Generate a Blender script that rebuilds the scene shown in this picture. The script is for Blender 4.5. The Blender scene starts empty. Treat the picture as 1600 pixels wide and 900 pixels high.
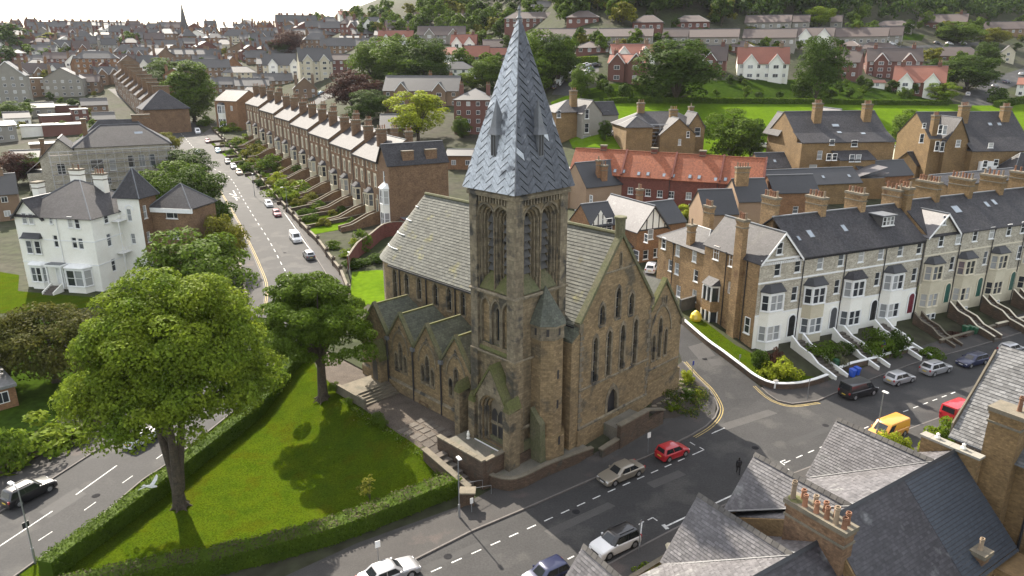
import bpy, bmesh, math, random
import numpy as np
from mathutils import Vector, Matrix
from mathutils.geometry import tessellate_polygon
random.seed(7); rng = np.random.default_rng(7)
SC = bpy.context.scene; COL = SC.collection; PI = math.pi; R = math.radians
# ------------------------------------------------------------------ camera, sky, sun
F, TH, H = 1130.0, R(17.65), 38.5
CT, ST = math.cos(TH), math.sin(TH)
cam = bpy.data.cameras.new('camera'); camo = bpy.data.objects.new('camera', cam); COL.objects.link(camo)
cam.sensor_width = 36; cam.lens = 36*F/1600; cam.clip_start = .5; cam.clip_end = 12000
camo.location = (0, 0, H); camo.rotation_euler = (PI/2-TH, 0, 0); SC.camera = camo
SUN_AZ, SUN_EL = -30.0, 40.0          # azimuth measured from +Y towards +X
w = bpy.data.worlds.new('World'); SC.world = w; w.use_nodes = True
nt = w.node_tree; nt.nodes.clear()
sky = nt.nodes.new('ShaderNodeTexSky'); sky.sky_type = 'NISHITA'; sky.sun_disc = False
sky.sun_elevation = R(SUN_EL); sky.sun_rotation = R(SUN_AZ); sky.altitude = 50; sky.air_density = 1.0; sky.dust_density = 2.2; sky.ozone_density = 1.0
bg = nt.nodes.new('ShaderNodeBackground'); bg.inputs[1].default_value = 0.114
wo = nt.nodes.new('ShaderNodeOutputWorld'); veil = nt.nodes.new('ShaderNodeMix'); veil.data_type = 'RGBA'; veil.inputs[0].default_value = .5; veil.inputs[7].default_value = (5.6, 5.4, 5.0, 1)   # thin bright cloud over the whole sky
nt.links.new(sky.outputs[0], veil.inputs[6]); nt.links.new(veil.outputs[2], bg.inputs[0]); nt.links.new(bg.outputs[0], wo.inputs[0])
sl = bpy.data.lights.new('sun', 'SUN'); sl.energy = 3.8; sl.angle = R(.53); sl.color = (1, .91, .78)
so = bpy.data.objects.new('sun', sl); COL.objects.link(so)
sd = Vector((math.sin(R(SUN_AZ))*math.cos(R(SUN_EL)), math.cos(R(SUN_AZ))*math.cos(R(SUN_EL)), math.sin(R(SUN_EL))))
so.rotation_euler = sd.to_track_quat('Z', 'Y').to_euler(); so.location = (0, 0, 200)
vs = SC.view_settings; SC.display_settings.display_device = 'sRGB'; vs.view_transform = 'Standard'; vs.look = 'None'; vs.exposure = 1.6; vs.gamma = 1
SC.cycles.max_bounces = 5; SC.cycles.diffuse_bounces = 2; SC.cycles.glossy_bounces = 2; SC.cycles.transmission_bounces = 2
SC.cycles.transparent_max_bounces = 4; SC.cycles.volume_bounces = 0; SC.cycles.use_denoising = True; SC.cycles.sample_clamp_indirect = 6
# ------------------------------------------------------------------ ground height and picking
def smooth(t): t = np.clip(t, 0, 1); return t*t*(3-2*t)
CO = np.array([.25, 61.3]); CAZ = R(45.6)
CU = np.array([math.sin(CAZ), math.cos(CAZ)]); CV = np.array([-math.cos(CAZ), math.sin(CAZ)])
def G(x, y):
    x = np.asarray(x, float); y = np.asarray(y, float)
    s = (x-36.6)*-.44+(y-77.2)*.9
    zr = np.interp(s, [-5, 0, 3, 12, 20, 45, 88, 105, 135, 170, 245, 395, 700, 3000], [0, 0, .2, 2.1, 3.5, 5.5, 9.5, 13.5, 22, 31, 58, 125, 200, 210])
    zl = np.interp(y, [0, 135, 200, 285, 330, 400, 600, 750, 1000, 2000], [0, 0, 2.6, 7.5, 11, 18.5, 48, 63, 68, 60])
    zm = np.interp(y, [0, 110, 160, 200, 250, 300, 400, 600, 1000], [0, 0, 3, 7, 13, 21, 42, 85, 130])
    t = x/np.maximum(y, 20)
    wl = smooth((-.08-t)/.25); wr = smooth((t+.05)/.2)
    z = (zm*(1-wr)+zr*wr)*(1-wl)+zl*wl
    ts = -(x+26.5)*.5+(y-155.7)*.866; td = (x+26.5)*.866+(y-155.7)*.5     # long terrace: gardens climb from the road wall
    zt = np.interp(ts, [-15, 0, 15, 34, 53, 74, 95, 129, 170, 260], [.8, 1.2, 1.7, 2.6, 3.5, 4.3, 5.1, 6.7, 8.5, 13])
    wt = smooth((td+17)/14)*smooth((45-td)/30)*smooth((ts+16)/12)*smooth((230-ts)/60); z = z*(1-wt)+np.maximum(zt, z)*wt
    u = (x-CO[0])*CU[0]+(y-CO[1])*CU[1]; v = (x-CO[0])*CV[0]+(y-CO[1])*CV[1]
    m = 2.2*smooth((u+13)/9)*smooth((12-u)/8)*smooth((v-1.0)/8)*smooth((52-v)/14)
    m2 = .8*smooth((u-5)/3)*smooth((26-u)/6)*smooth((v+5)/2.5)*smooth((40-v)/10)
    return z+np.maximum(m, m2)
def grid_lines(a, b, st, far, grow):
    l = list(np.arange(a, b+.01, st)); d = st
    while l[-1] < far: d *= grow; l.append(l[-1]+d)
    d = st
    while l[0] > -far: d *= grow; l.insert(0, l[0]-d)
    return np.array(l)
GX = grid_lines(-72, 78, 1.5, 3500, 1.06)
GY = grid_lines(33, 141, 1.5, 3500, 1.05); GY = GY[GY > -60]
GZ = G(*np.meshgrid(GX, GY, indexing='ij'))
def gz(x, y):
    """height of the triangulated ground sheet"""
    i = min(max(int(np.searchsorted(GX, x))-1, 0), len(GX)-2); j = min(max(int(np.searchsorted(GY, y))-1, 0), len(GY)-2)
    a = (x-GX[i])/(GX[i+1]-GX[i]); b = (y-GY[j])/(GY[j+1]-GY[j])
    z00, z10, z01, z11 = GZ[i, j], GZ[i+1, j], GZ[i, j+1], GZ[i+1, j+1]
    return float(z00+a*(z10-z00)+b*(z11-z10)) if a >= b else float(z00+a*(z11-z01)+b*(z01-z00))
def ray(px, py):
    a = (px-800)/F; b = -(py-450)/F
    return np.array([a, CT+b*ST, -ST+b*CT])
def P(px, py, z=0.0):
    r = ray(px, py); t = (z-H)/r[2]; return (float(r[0]*t), float(r[1]*t))
def T(px, py, dz=0.0):
    """where the line of sight meets the ground"""
    r = ray(px, py); t0 = 20.0; t = 20.0
    while t < 3000:
        if H+r[2]*t-dz <= gz(r[0]*t, r[1]*t): break
        t0 = t; t *= 1.02
    for _ in range(30):
        m = (t0+t)/2
        if H+r[2]*m-dz <= gz(r[0]*m, r[1]*m): t = m
        else: t0 = m
    return (float(r[0]*t), float(r[1]*t))
def dep(x, y, z): return y*CT-(z-H)*ST
def CW(u, v): q = CO+u*CU+v*CV; return (float(q[0]), float(q[1]))
# ------------------------------------------------------------------ materials
MATS = {}
def _n(t, k, **kw):
    n = t.nodes.new(k)
    for a, b in kw.items(): setattr(n, a, b)
    return n
def planar_group():
    g = bpy.data.node_groups.new('surface_coordinates', 'ShaderNodeTree')
    g.interface.new_socket('Vector', in_out='OUTPUT', socket_type='NodeSocketVector')
    o = _n(g, 'NodeGroupOutput'); ge = _n(g, 'ShaderNodeNewGeometry')
    c = _n(g, 'ShaderNodeVectorMath', operation='CROSS_PRODUCT'); c.inputs[0].default_value = (0, 0, 1); g.links.new(ge.outputs['True Normal'], c.inputs[1])
    nn = _n(g, 'ShaderNodeVectorMath', operation='NORMALIZE'); g.links.new(c.outputs[0], nn.inputs[0])
    c2 = _n(g, 'ShaderNodeVectorMath', operation='CROSS_PRODUCT'); g.links.new(ge.outputs['True Normal'], c2.inputs[0]); g.links.new(nn.outputs[0], c2.inputs[1])
    d1 = _n(g, 'ShaderNodeVectorMath', operation='DOT_PRODUCT'); g.links.new(ge.outputs['Position'], d1.inputs[0]); g.links.new(nn.outputs[0], d1.inputs[1])
    d2 = _n(g, 'ShaderNodeVectorMath', operation='DOT_PRODUCT'); g.links.new(ge.outputs['Position'], d2.inputs[0]); g.links.new(c2.outputs[0], d2.inputs[1])
    cb = _n(g, 'ShaderNodeCombineXYZ'); g.links.new(d1.outputs['Value'], cb.inputs[0]); g.links.new(d2.outputs['Value'], cb.inputs[1])
    g.links.new(cb.outputs[0], o.inputs[0]); return g
PG = planar_group()
def mat(name, col, col2=None, rough=.8, nscale=.6, brick=None, mortar=None, fine=8, fineamt=.12, bump=.0, patch=None, spec=.5, island=0, obj=0, trans=0, metal=0, coat=0):
    """procedural material: noise between col and col2, optional brick/slate joints (w,h,joint), optional patches (colour, scale, threshold), per-island or per-object variation"""
    m = bpy.data.materials.new(name); m.use_nodes = True; t = m.node_tree; b = t.nodes['Principled BSDF']; L = t.links.new
    MATS[name] = m
    b.inputs['Roughness'].default_value = rough; b.inputs['Specular IOR Level'].default_value = spec; b.inputs['Metallic'].default_value = metal
    if coat: b.inputs['Coat Weight'].default_value = coat; b.inputs['Coat Roughness'].default_value = .05
    col2 = col2 or tuple(c*.75 for c in col)
    ge = _n(t, 'ShaderNodeNewGeometry')
    n1 = _n(t, 'ShaderNodeTexNoise'); n1.inputs['Scale'].default_value = nscale; n1.inputs['Detail'].default_value = 4; n1.inputs['Roughness'].default_value = .65
    L(ge.outputs['Position'], n1.inputs['Vector'])
    r1 = _n(t, 'ShaderNodeMapRange'); r1.inputs[1].default_value = .32; r1.inputs[2].default_value = .68; L(n1.outputs['Fac'], r1.inputs[0])
    mx = _n(t, 'ShaderNodeMix', data_type='RGBA'); mx.inputs[6].default_value = (*col, 1); mx.inputs[7].default_value = (*col2, 1); L(r1.outputs[0], mx.inputs[0])
    c = mx.outputs[2]; hgt = None
    if patch:
        pc, ps, pt = patch
        n3 = _n(t, 'ShaderNodeTexNoise'); n3.inputs['Scale'].default_value = ps; n3.inputs['Detail'].default_value = 5; L(ge.outputs['Position'], n3.inputs['Vector'])
        r3 = _n(t, 'ShaderNodeMapRange'); r3.inputs[1].default_value = pt; r3.inputs[2].default_value = pt+.1; L(n3.outputs['Fac'], r3.inputs[0])
        m3 = _n(t, 'ShaderNodeMix', data_type='RGBA'); L(r3.outputs[0], m3.inputs[0]); L(c, m3.inputs[6]); m3.inputs[7].default_value = (*pc, 1); c = m3.outputs[2]
    if brick:
        g = _n(t, 'ShaderNodeGroup'); g.node_tree = PG
        br = _n(t, 'ShaderNodeTexBrick'); br.inputs['Scale'].default_value = 1; br.inputs['Brick Width'].default_value = brick[0]; br.inputs['Row Height'].default_value = brick[1]
        br.inputs['Mortar Size'].default_value = brick[2]; br.inputs['Mortar Smooth'].default_value = .3; br.inputs['Bias'].default_value = 0
        br.inputs['Color1'].default_value = (.74, .74, .74, 1); br.inputs['Color2'].default_value = (1.2, 1.2, 1.2, 1); k = mortar or .6
        br.inputs['Mortar'].default_value = (k, k, k, 1) if not isinstance(k, tuple) else (*k, 1); L(g.outputs[0], br.inputs['Vector'])
        m2 = _n(t, 'ShaderNodeMix', data_type='RGBA', blend_type='MULTIPLY'); m2.inputs[0].default_value = 1; L(c, m2.inputs[6]); L(br.outputs['Color'], m2.inputs[7]); c = m2.outputs[2]; hgt = br.outputs['Fac']
    if fineamt:
        n2 = _n(t, 'ShaderNodeTexNoise'); n2.inputs['Scale'].default_value = fine; n2.inputs['Detail'].default_value = 3; L(ge.outputs['Position'], n2.inputs['Vector'])
        r2 = _n(t, 'ShaderNodeMapRange'); r2.inputs[1].default_value = .3; r2.inputs[2].default_value = .7; r2.inputs[3].default_value = 1-fineamt; r2.inputs[4].default_value = 1+fineamt; L(n2.outputs['Fac'], r2.inputs[0])
        v = _n(t, 'ShaderNodeVectorMath', operation='SCALE'); L(c, v.inputs[0]); L(r2.outputs[0], v.inputs['Scale']); c = v.outputs[0]
    if island or obj:
        src = ge.outputs['Random Per Island'] if island else _n(t, 'ShaderNodeObjectInfo').outputs['Random']
        a = island or obj
        r4 = _n(t, 'ShaderNodeMapRange'); r4.inputs[3].default_value = 1-a; r4.inputs[4].default_value = 1+a; L(src, r4.inputs[0])
        v = _n(t, 'ShaderNodeVectorMath', operation='SCALE'); L(c, v.inputs[0]); L(r4.outputs[0], v.inputs['Scale']); c = v.outputs[0]
    L(c, b.inputs['Base Color'])
    if bump:
        bp = _n(t, 'ShaderNodeBump'); bp.inputs['Strength'].default_value = bump; bp.inputs['Distance'].default_value = .03
        if hgt is not None: bp.invert = True; L(hgt, bp.inputs['Height'])
        else: L(n2.outputs['Fac'], bp.inputs['Height'])
        L(bp.outputs[0], b.inputs['Normal'])
    if trans:
        tr = _n(t, 'ShaderNodeBsdfTranslucent'); L(c, tr.inputs[0]); ms = _n(t, 'ShaderNodeMixShader'); ms.inputs[0].default_value = trans
        L(b.outputs[0], ms.inputs[1]); L(tr.outputs[0], ms.inputs[2]); L(ms.outputs[0], t.nodes['Material Output'].inputs[0])
    return m
mat('grass', (0.056, 0.078, 0.0045), (0.034, 0.06, 0.004), .9, .5, fine=7, fineamt=.38, patch=((.05, .062, .004), .35, .55), spec=0.0)
mat('field_grass', (0.1, 0.165, 0.01), (0.075, 0.13, 0.009), .9, .08, fine=1, fineamt=.15, spec=0.0)
mat('rough_grass', (0.0336, 0.0576, 0.00672), (0.0216, 0.0408, 0.00672), .9, .15, fine=1.2, fineamt=.4, spec=0.0)
mat('town_ground', (0.036, 0.046, 0.018), (0.052, 0.047, 0.036), .9, .05, fine=.6, fineamt=.3, spec=0.1)
mat('asphalt', (0.042, 0.0412, 0.0412), (0.0336, 0.0332, 0.0332), .82, .4, fine=6, fineamt=.2, patch=((.06, .058, .055), .22, .54), spec=.3)
mat('road_repair', (0.0825, 0.0798, 0.077), (0.0715, 0.0688, 0.066), .85, .5, spec=0.2)
mat('pavement', (0.0581, 0.0546, 0.0519), (0.0458, 0.0431, 0.0414), .85, .4, fine=9, fineamt=.15, patch=((.08, .066, .06), .3, .58), spec=.3)
mat('kerbstone', (0.136, 0.124, 0.115), (0.0992, 0.0899, 0.0837), .85, 1.5)
mat('gravel', (0.116, 0.0969, 0.0802), (0.0829, 0.0691, 0.0581), .95, .8, fine=9, fineamt=.35, spec=0.15)
mat('flagstone', (0.126, 0.108, 0.0907), (0.0857, 0.0756, 0.0655), .85, 1.5, island=.3, spec=0.25)
mat('concrete', (0.168, 0.15, 0.119), (0.105, 0.101, 0.0805), .9, .6, patch=((.1, .12, .06), .5, .58))
mat('white_line', (.7, .7, .68), (.34, .34, .33), .8, 2.2, fine=5, fineamt=.2)
mat('yellow_line', (.42, .31, .1), (.2, .16, .075), .8, 1.6)
mat('church_stone', (0.255, 0.185, 0.1), (0.175, 0.128, 0.07), .92, .45, (.44, .21, .016), (.75, .72, .62), fine=4, fineamt=.2, bump=.35, patch=((.1, .085, .058), .35, .57))
mat('tower_stone', (0.22, 0.172, 0.105), (0.14, 0.112, 0.07), .92, .5, (.48, .23, .018), (.8, .75, .62), fine=3, fineamt=.22, bump=.35, patch=((.07, .064, .05), .45, .54))
mat('dressed_stone', (0.215, 0.18, 0.12), (0.13, 0.108, 0.074), .9, .8, (.5, .42, .016), .7, fine=4, fineamt=.2, bump=.2, patch=((.055, .052, .045), .7, .56))
mat('mossy_stone', (0.08, 0.092, 0.0224), (0.112, 0.104, 0.048), .95, .9, fine=6, fineamt=.25)
mat('lichen_stone', (0.092, 0.1, 0.0446), (0.128, 0.116, 0.072), .95, .7, fine=5, fineamt=.25)
mat('wall_stone', (0.12, 0.0788, 0.051), (0.075, 0.054, 0.039), .92, .8, (.4, .14, .018), .6, bump=.4, patch=((.07, .065, .05), .9, .58))
mat('coping_stone', (0.195, 0.165, 0.12), (0.112, 0.101, 0.075), .9, .9)
mat('buff_brick', (0.304, 0.202, 0.101), (0.221, 0.14, 0.0681), .9, .5, (.3, .11, .012), .85, fine=5, fineamt=.2, bump=.15, patch=((.17, .1, .05), .7, .6))
mat('golden_brick', (0.229, 0.148, 0.0666), (0.163, 0.104, 0.0459), .9, .4, (.3, .11, .012), .85, fine=5, fineamt=.2)
mat('grey_brick', (0.484, 0.442, 0.352), (0.352, 0.32, 0.253), .9, .6, (.32, .115, .012), .75, fine=4, fineamt=.18, bump=.12)
mat('brown_brick', (0.216, 0.131, 0.0714), (0.143, 0.0845, 0.0481), .9, .5, (.32, .12, .012), .8, fine=4, fineamt=.28, bump=.15)
mat('orange_brick', (0.272, 0.148, 0.072), (0.2, 0.104, 0.052), .9, .5, (.3, .11, .012), .8, fine=4, fineamt=.22)
mat('red_brick', (0.17, 0.0553, 0.0382), (0.132, 0.0425, 0.0306), .9, .5, (.32, .12, .012), .9, fine=4, fineamt=.15)
mat('far_red_brick', (0.16, 0.072, 0.0544), (0.124, 0.056, 0.044), .9, .2)
mat('far_brown_brick', (0.225, 0.15, 0.0938), (0.165, 0.109, 0.0713), .9, .2)
mat('grey_render', (0.27, 0.255, 0.217), (0.225, 0.21, 0.18), .9, .2)
mat('tan_render', (0.33, 0.232, 0.15), (0.285, 0.195, 0.128), .9, .3)
mat('white_render', (0.839, 0.828, 0.761), (0.751, 0.728, 0.642), .8, .3, fineamt=.05)
mat('cream_render', (0.561, 0.51, 0.383), (0.476, 0.425, 0.306), .8, .4, fineamt=.08)
mat('white_paint', (.8, .8, .78), (.72, .72, .7), .5, 2, fineamt=.03)
mat('cream_paint', (.66, .6, .46), (.58, .52, .4), .6, 2, fineamt=.05)
mat('dark_paint', (.03, .03, .035), (.025, .025, .028), .4, 2, fineamt=0)
mat('slate', (0.0559, 0.0533, 0.0568), (0.0403, 0.039, 0.0419), .6, .35, (.3, .24, .012), .55, fine=5, fineamt=.2, bump=.25, patch=((.06, .058, .057), .4, .6), spec=.2)
mat('purple_slate', (0.111, 0.106, 0.11), (0.0821, 0.0766, 0.0802), .55, .5, fine=5, fineamt=.2, island=.3, patch=((.15, .148, .145), .6, .6))
mat('dark_slate', (0.032, 0.033, 0.037), (0.026, 0.027, 0.03), .5, .3, fine=5, fineamt=.15, island=.16)
mat('worn_slate', (0.05, 0.047, 0.052), (0.036, 0.033, 0.038), .5, .5, fine=4, fineamt=.2, island=.3, patch=((.15, .15, .15), .5, .62))
mat('stone_slate', (0.113, 0.114, 0.0956), (0.0851, 0.0858, 0.0696), .75, .4, fine=4, fineamt=.18, island=.22, patch=((.15, .14, .06), .5, .6))
mat('grey_slate_tile', (0.132, 0.132, 0.132), (0.106, 0.106, 0.106), .6, .5, fine=5, fineamt=.2, island=.4)
mat('mossy_slate', (0.0975, 0.104, 0.0761), (0.0663, 0.0732, 0.0585), .75, .5, (.35, .26, .016), .6, fine=5, fineamt=.2, bump=.3)
mat('far_slate', (0.075, 0.072, 0.07), (0.058, 0.056, 0.055), .5, .1)
mat('far_brown_tile', (0.101, 0.075, 0.066), (0.0825, 0.0638, 0.0585), .75, .1)
mat('far_red_tile', (0.27, 0.108, 0.072), (0.207, 0.0855, 0.0612), .8, .12)
mat('pantile', (0.306, 0.0959, 0.0432), (0.246, 0.0748, 0.0348), .8, .2, (.28, .34, .03), .62, fine=3, fineamt=.12, bump=.3)
mat('lead', (.46, .49, .52), (.33, .355, .38), .5, 1.2, island=.3, patch=((.13, .14, .155), .8, .58), metal=.15, fine=5, fineamt=.2)  # left spire face: bright sky reflection put into the base colour
mat('lead_shade_patina', (.075, .083, .1), (.045, .05, .06), .5, 1.5, island=.5, patch=((.13, .14, .155), 1.1, .62), metal=.1, fine=5, fineamt=.25)  # remaining spire faces: dark patina, with shade put into the colour too
mat('dark_lead', (.045, .05, .055), None, .7, 1)
mat('dull_lead', (.15, .16, .17), (.11, .115, .125), .5, 1)
mat('terracotta', (0.26, 0.125, 0.07), (0.18, 0.09, 0.052), .85, 2, obj=.3)
mat('buff_pot', (0.28, 0.21, 0.14), (0.19, 0.145, 0.1), .85, 2, obj=.2)
mat('wood', (.16, .1, .055), (.11, .07, .04), .8, 2)
mat('old_wood', (0.095, 0.0925, 0.0875), (0.06, 0.0575, 0.055), .85, 2)
mat('steel', (.35, .36, .37), (.28, .29, .3), .45, 2, metal=.6)
mat('scaffold', (.5, .5, .5), (.4, .4, .4), .4, 2, metal=.5)
mat('bark', (.085, .065, .045), (.05, .04, .03), .95, 2, fine=7, fineamt=.35, bump=.6)
mat('dark_glass', (.02, .024, .028), (.03, .035, .04), .08, .4, fineamt=0, spec=.6)
mat('car_glass', (.015, .018, .02), (.02, .023, .026), .06, .4, fineamt=0, spec=.6)
mat('tyre', (.02, .02, .02), (.025, .025, .025), .9, 5)
mat('alloy', (.45, .45, .46), (.35, .35, .36), .35, 5, metal=.7)
mat('number_yellow', (.65, .5, .06), (.6, .45, .06), .5, 5)
mat('lamp_red', (.35, .02, .02), (.28, .015, .015), .3, 5)
mat('lamp_clear', (.7, .7, .72), (.6, .6, .62), .15, 5)
mat('soil', (.05, .038, .028), (.03, .025, .02), .95, 2)
mat('skin', (.4, .25, .18), None, .6, 3); mat('black_cloth', (.02, .02, .024), None, .9, 3); mat('grey_cloth', (.06, .06, .075), None, .9, 3); mat('hair', (.02, .015, .012), None, .7, 3)
mat('feather', (.8, .8, .78), (.7, .7, .7), .8, 3); mat('beak', (.6, .35, .05), None, .5, 3)
for n_, c1, c2 in [('leaf_bright', (.185, .235, .022), (.105, .165, .018)), ('leaf_mid', (0.108, 0.163, 0.019), (0.073, 0.120, 0.014)), ('leaf_dark', (0.062, 0.103, 0.016), (0.046, 0.075, 0.013)),
                   ('leaf_olive', (0.174, 0.175, 0.023), (0.122, 0.125, 0.019)), ('leaf_copper', (.105, .1, .022), (.065, .075, .018)), ('leaf_purple', (0.061, 0.030, 0.024), (0.086, 0.041, 0.027)), ('leaf_hedge', (0.090, 0.141, 0.014), (0.059, 0.100, 0.011)),
                   ('leaf_lime', (0.295, 0.333, 0.027), (0.209, 0.250, 0.023)), ('leaf_lavender', (0.174, 0.151, 0.121), (0.104, 0.117, 0.046)), ('leaf_conifer', (0.043, 0.075, 0.020), (0.031, 0.056, 0.016))]:
    mat(n_, c1, c2, .6, .35, fineamt=0, island=.35, trans=.38, spec=.05)
mat('hedge_top', (0.062, 0.055, 0.018), (0.05, 0.045, 0.014), .9, 1.2, island=.3)
def paint(name, col, metal=.0): mat(name, col, tuple(c*.97 for c in col), .35, 1, fineamt=0, coat=.8, metal=metal)
for n_, c_, m_ in [('paint_white', (.75, .75, .75), 0), ('paint_black', (.008, .008, .01), 0), ('paint_red', (.42, .012, .02), 0), ('paint_silver', (.42, .42, .43), .55), ('paint_gold', (.3, .27, .22), .5), ('paint_navy', (.012, .018, .06), .2),
                   ('paint_orange', (.6, .26, .03), 0), ('paint_maroon', (.17, .02, .035), .2), ('paint_grey', (.12, .125, .135), .4), ('paint_skyblue', (.3, .45, .55), .3), ('paint_beige', (.55, .42, .32), .3), ('paint_blue_bin', (.01, .08, .5), 0), ('paint_green_bin', (.02, .1, .05), 0),
                   ('paint_red_door', (.35, .01, .03), 0), ('paint_green_door', (.01, .09, .07), 0), ('paint_blue', (.02, .04, .25), 0), ('paint_yellow', (.7, .5, .03), 0)]: paint(n_, c_, m_)
# window glass with pale curtains behind some panes (per object)
def pane_mat():
    m = mat('window_glass', (.03, .035, .04), (.05, .055, .06), .1, .8, fineamt=0); t = m.node_tree; b = t.nodes['Principled BSDF']
    oi = _n(t, 'ShaderNodeObjectInfo'); rp = _n(t, 'ShaderNodeValToRGB'); rp.color_ramp.interpolation = 'CONSTANT'
    e = rp.color_ramp.elements; e[0].color = (.03, .034, .04, 1); e[1].position = .45; e[1].color = (.28, .29, .29, 1)
    x = e.new(.65); x.color = (.11, .12, .13, 1); x = e.new(.85); x.color = (.4, .4, .38, 1)
    t.links.new(oi.outputs['Random'], rp.inputs[0]); t.links.new(rp.outputs[0], b.inputs['Base Color'])
pane_mat()
# ------------------------------------------------------------------ mesh building
class MB:
    def __init__(s): s.v = []; s.f = []; s.m = []; s.mats = []; s.M = None
    def mi(s, m):
        if m not in s.mats: s.mats.append(m)
        return s.mats.index(m)
    def add(s, vs, fs, m):
        k = len(s.v); mi = s.mi(m)
        if s.M is not None: vs = [tuple(s.M @ Vector(p)) for p in vs]
        s.v += [tuple(map(float, p)) for p in vs]
        for f in fs: s.f.append(tuple(i+k for i in f)); s.m.append(mi)
    def poly(s, pts, m): s.add(pts, [tuple(range(len(pts)))], m)
    def box(s, x0, y0, z0, x1, y1, z1, m):
        v = [(x, y, z) for z in (z0, z1) for y in (y0, y1) for x in (x0, x1)]
        s.add(v, [(0, 2, 3, 1), (4, 5, 7, 6), (0, 1, 5, 4), (2, 6, 7, 3), (0, 4, 6, 2), (1, 3, 7, 5)], m)
    def hexa(s, b, t, m):
        s.add(list(b)+list(t), [(3, 2, 1, 0), (4, 5, 6, 7)]+[(i, (i+1) % 4, (i+1) % 4+4, i+4) for i in range(4)], m)
    def prism(s, p, z0, z1, m, cap=True):
        n = len(p); v = [(x, y, z0) for x, y in p]+[(x, y, z1) for x, y in p]
        f = [(i, (i+1) % n, (i+1) % n+n, i+n) for i in range(n)]
        if cap: f += [tuple(range(n))[::-1], tuple(range(n, 2*n))]
        s.add(v, f, m)
    def extr(s, pts, d, m):
        """polygon of 3D points extruded along d"""
        n = len(pts); v = list(pts)+[tuple(a+b for a, b in zip(p, d)) for p in pts]
        s.add(v, [(i, (i+1) % n, (i+1) % n+n, i+n) for i in range(n)]+[tuple(range(n))[::-1], tuple(range(n, 2*n))], m)
    def rings(s, rs, m, cap=True, close=True):
        n = len(rs[0]); v = [p for r in rs for p in r]; f = []
        for k in range(len(rs)-1):
            for i in range(n if close else n-1): f.append((k*n+i, k*n+(i+1) % n, (k+1)*n+(i+1) % n, (k+1)*n+i))
        if cap: f += [tuple(range(n))[::-1], tuple(range((len(rs)-1)*n, len(rs)*n))]
        s.add(v, f, m)
    def lathe(s, prof, m, n=10, c=(0, 0, 0), cap=True):
        s.rings([[(c[0]+r*math.cos(2*PI*i/n), c[1]+r*math.sin(2*PI*i/n), c[2]+z) for i in range(n)] for r, z in prof], m, cap)
    def tube(s, pts, rad, m, n=6):
        pts = [Vector(p) for p in pts]; rs = []
        if not hasattr(rad, '__len__'): rad = [rad]*len(pts)
        for i, p in enumerate(pts):
            d = (pts[min(i+1, len(pts)-1)]-pts[max(i-1, 0)]).normalized(); a = d.cross(Vector((0, 0, 1)))
            if a.length < .05: a = d.cross(Vector((1, 0, 0)))
            a.normalize(); b = d.cross(a)
            rs.append([tuple(p+rad[i]*(math.cos(2*PI*k/n)*a+math.sin(2*PI*k/n)*b)) for k in range(n)])
        s.rings(rs, m)
    def build(s, name, parent=None, loc=None, rz=0, smooth=False, mats=None):
        me = bpy.data.meshes.new(name); me.from_pydata(s.v, [], s.f)
        for m in s.mats: me.materials.append(MATS[m])
        if len(s.mats) > 1: me.polygons.foreach_set('material_index', s.m)
        if smooth: me.polygons.foreach_set('use_smooth', [True]*len(s.f))
        me.update(); return put(name, me, parent, loc, rz)
def put(name, me, parent=None, loc=None, rz=0):
    o = bpy.data.objects.new(name, me); COL.objects.link(o)
    if parent is not None: o.parent = parent
    if loc is not None: o.location = loc
    if rz: o.rotation_euler = (0, 0, rz)
    return o
def tag(o, label=None, cat=None, group=None, kind=None):
    if label: o['label'] = label
    if cat: o['category'] = cat
    if group: o['group'] = group
    if kind: o['kind'] = kind
    return o
def thing(name, label, cat, loc=(0, 0, 0), rz=0, group=None):
    o = put(name, None, None, loc, rz); o.empty_display_size = .5; return tag(o, label, cat, group)
def copy_tree(o, parent=None, top=True):
    c = o.copy(); COL.objects.link(c)
    if parent is not None: c.parent = parent
    for ch in list(o.children): copy_tree(ch, c)
    return c
def mesh_cache(f):
    d = {}
    def g(*a):
        if a not in d: d[a] = f(*a)
        return d[a]
    return g
def mb_mesh(mb, name):
    me = bpy.data.meshes.new(name); me.from_pydata(mb.v, [], mb.f)
    for m in mb.mats: me.materials.append(MATS[m])
    if len(mb.mats) > 1: me.polygons.foreach_set('material_index', mb.m)
    me.update(); return me
def wall2d(mb, org, ux, outer, holes, m, depth=.15, inward=None, uz=(0, 0, 1), reveal=None, back=None):
    """vertical wall polygon in the plane org+s*ux+t*uz with holes cut and lined inwards"""
    org = Vector(org); ux = Vector(ux); uz = Vector(uz); inn = Vector(inward) if inward is not None else uz.cross(ux)
    holes = [[(float(a), float(b)) for a, b in h] for h in holes]; outer = [(float(a), float(b)) for a, b in outer]
    loops = [[Vector((a, b, 0)) for a, b in outer]]+[[Vector((a, b, 0)) for a, b in h] for h in holes]
    tri = tessellate_polygon(loops); pts = [p for l in loops for p in l]
    mb.add([tuple(org+p.x*ux+p.y*uz) for p in pts], [tuple(t) for t in tri], m)
    for h in holes:
        n = len(h); a = [org+x*ux+y*uz for x, y in h]; b = [p+inn*depth for p in a]
        mb.add([tuple(p) for p in a+b], [(i, (i+1) % n, (i+1) % n+n, i+n) for i in range(n)], reveal or m)
        if back: mb.add([tuple(p) for p in b], [tuple(range(n))], back)
def rect(s, z, w, h): return [(s, z), (s+w, z), (s+w, z+h), (s, z+h)]
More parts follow.
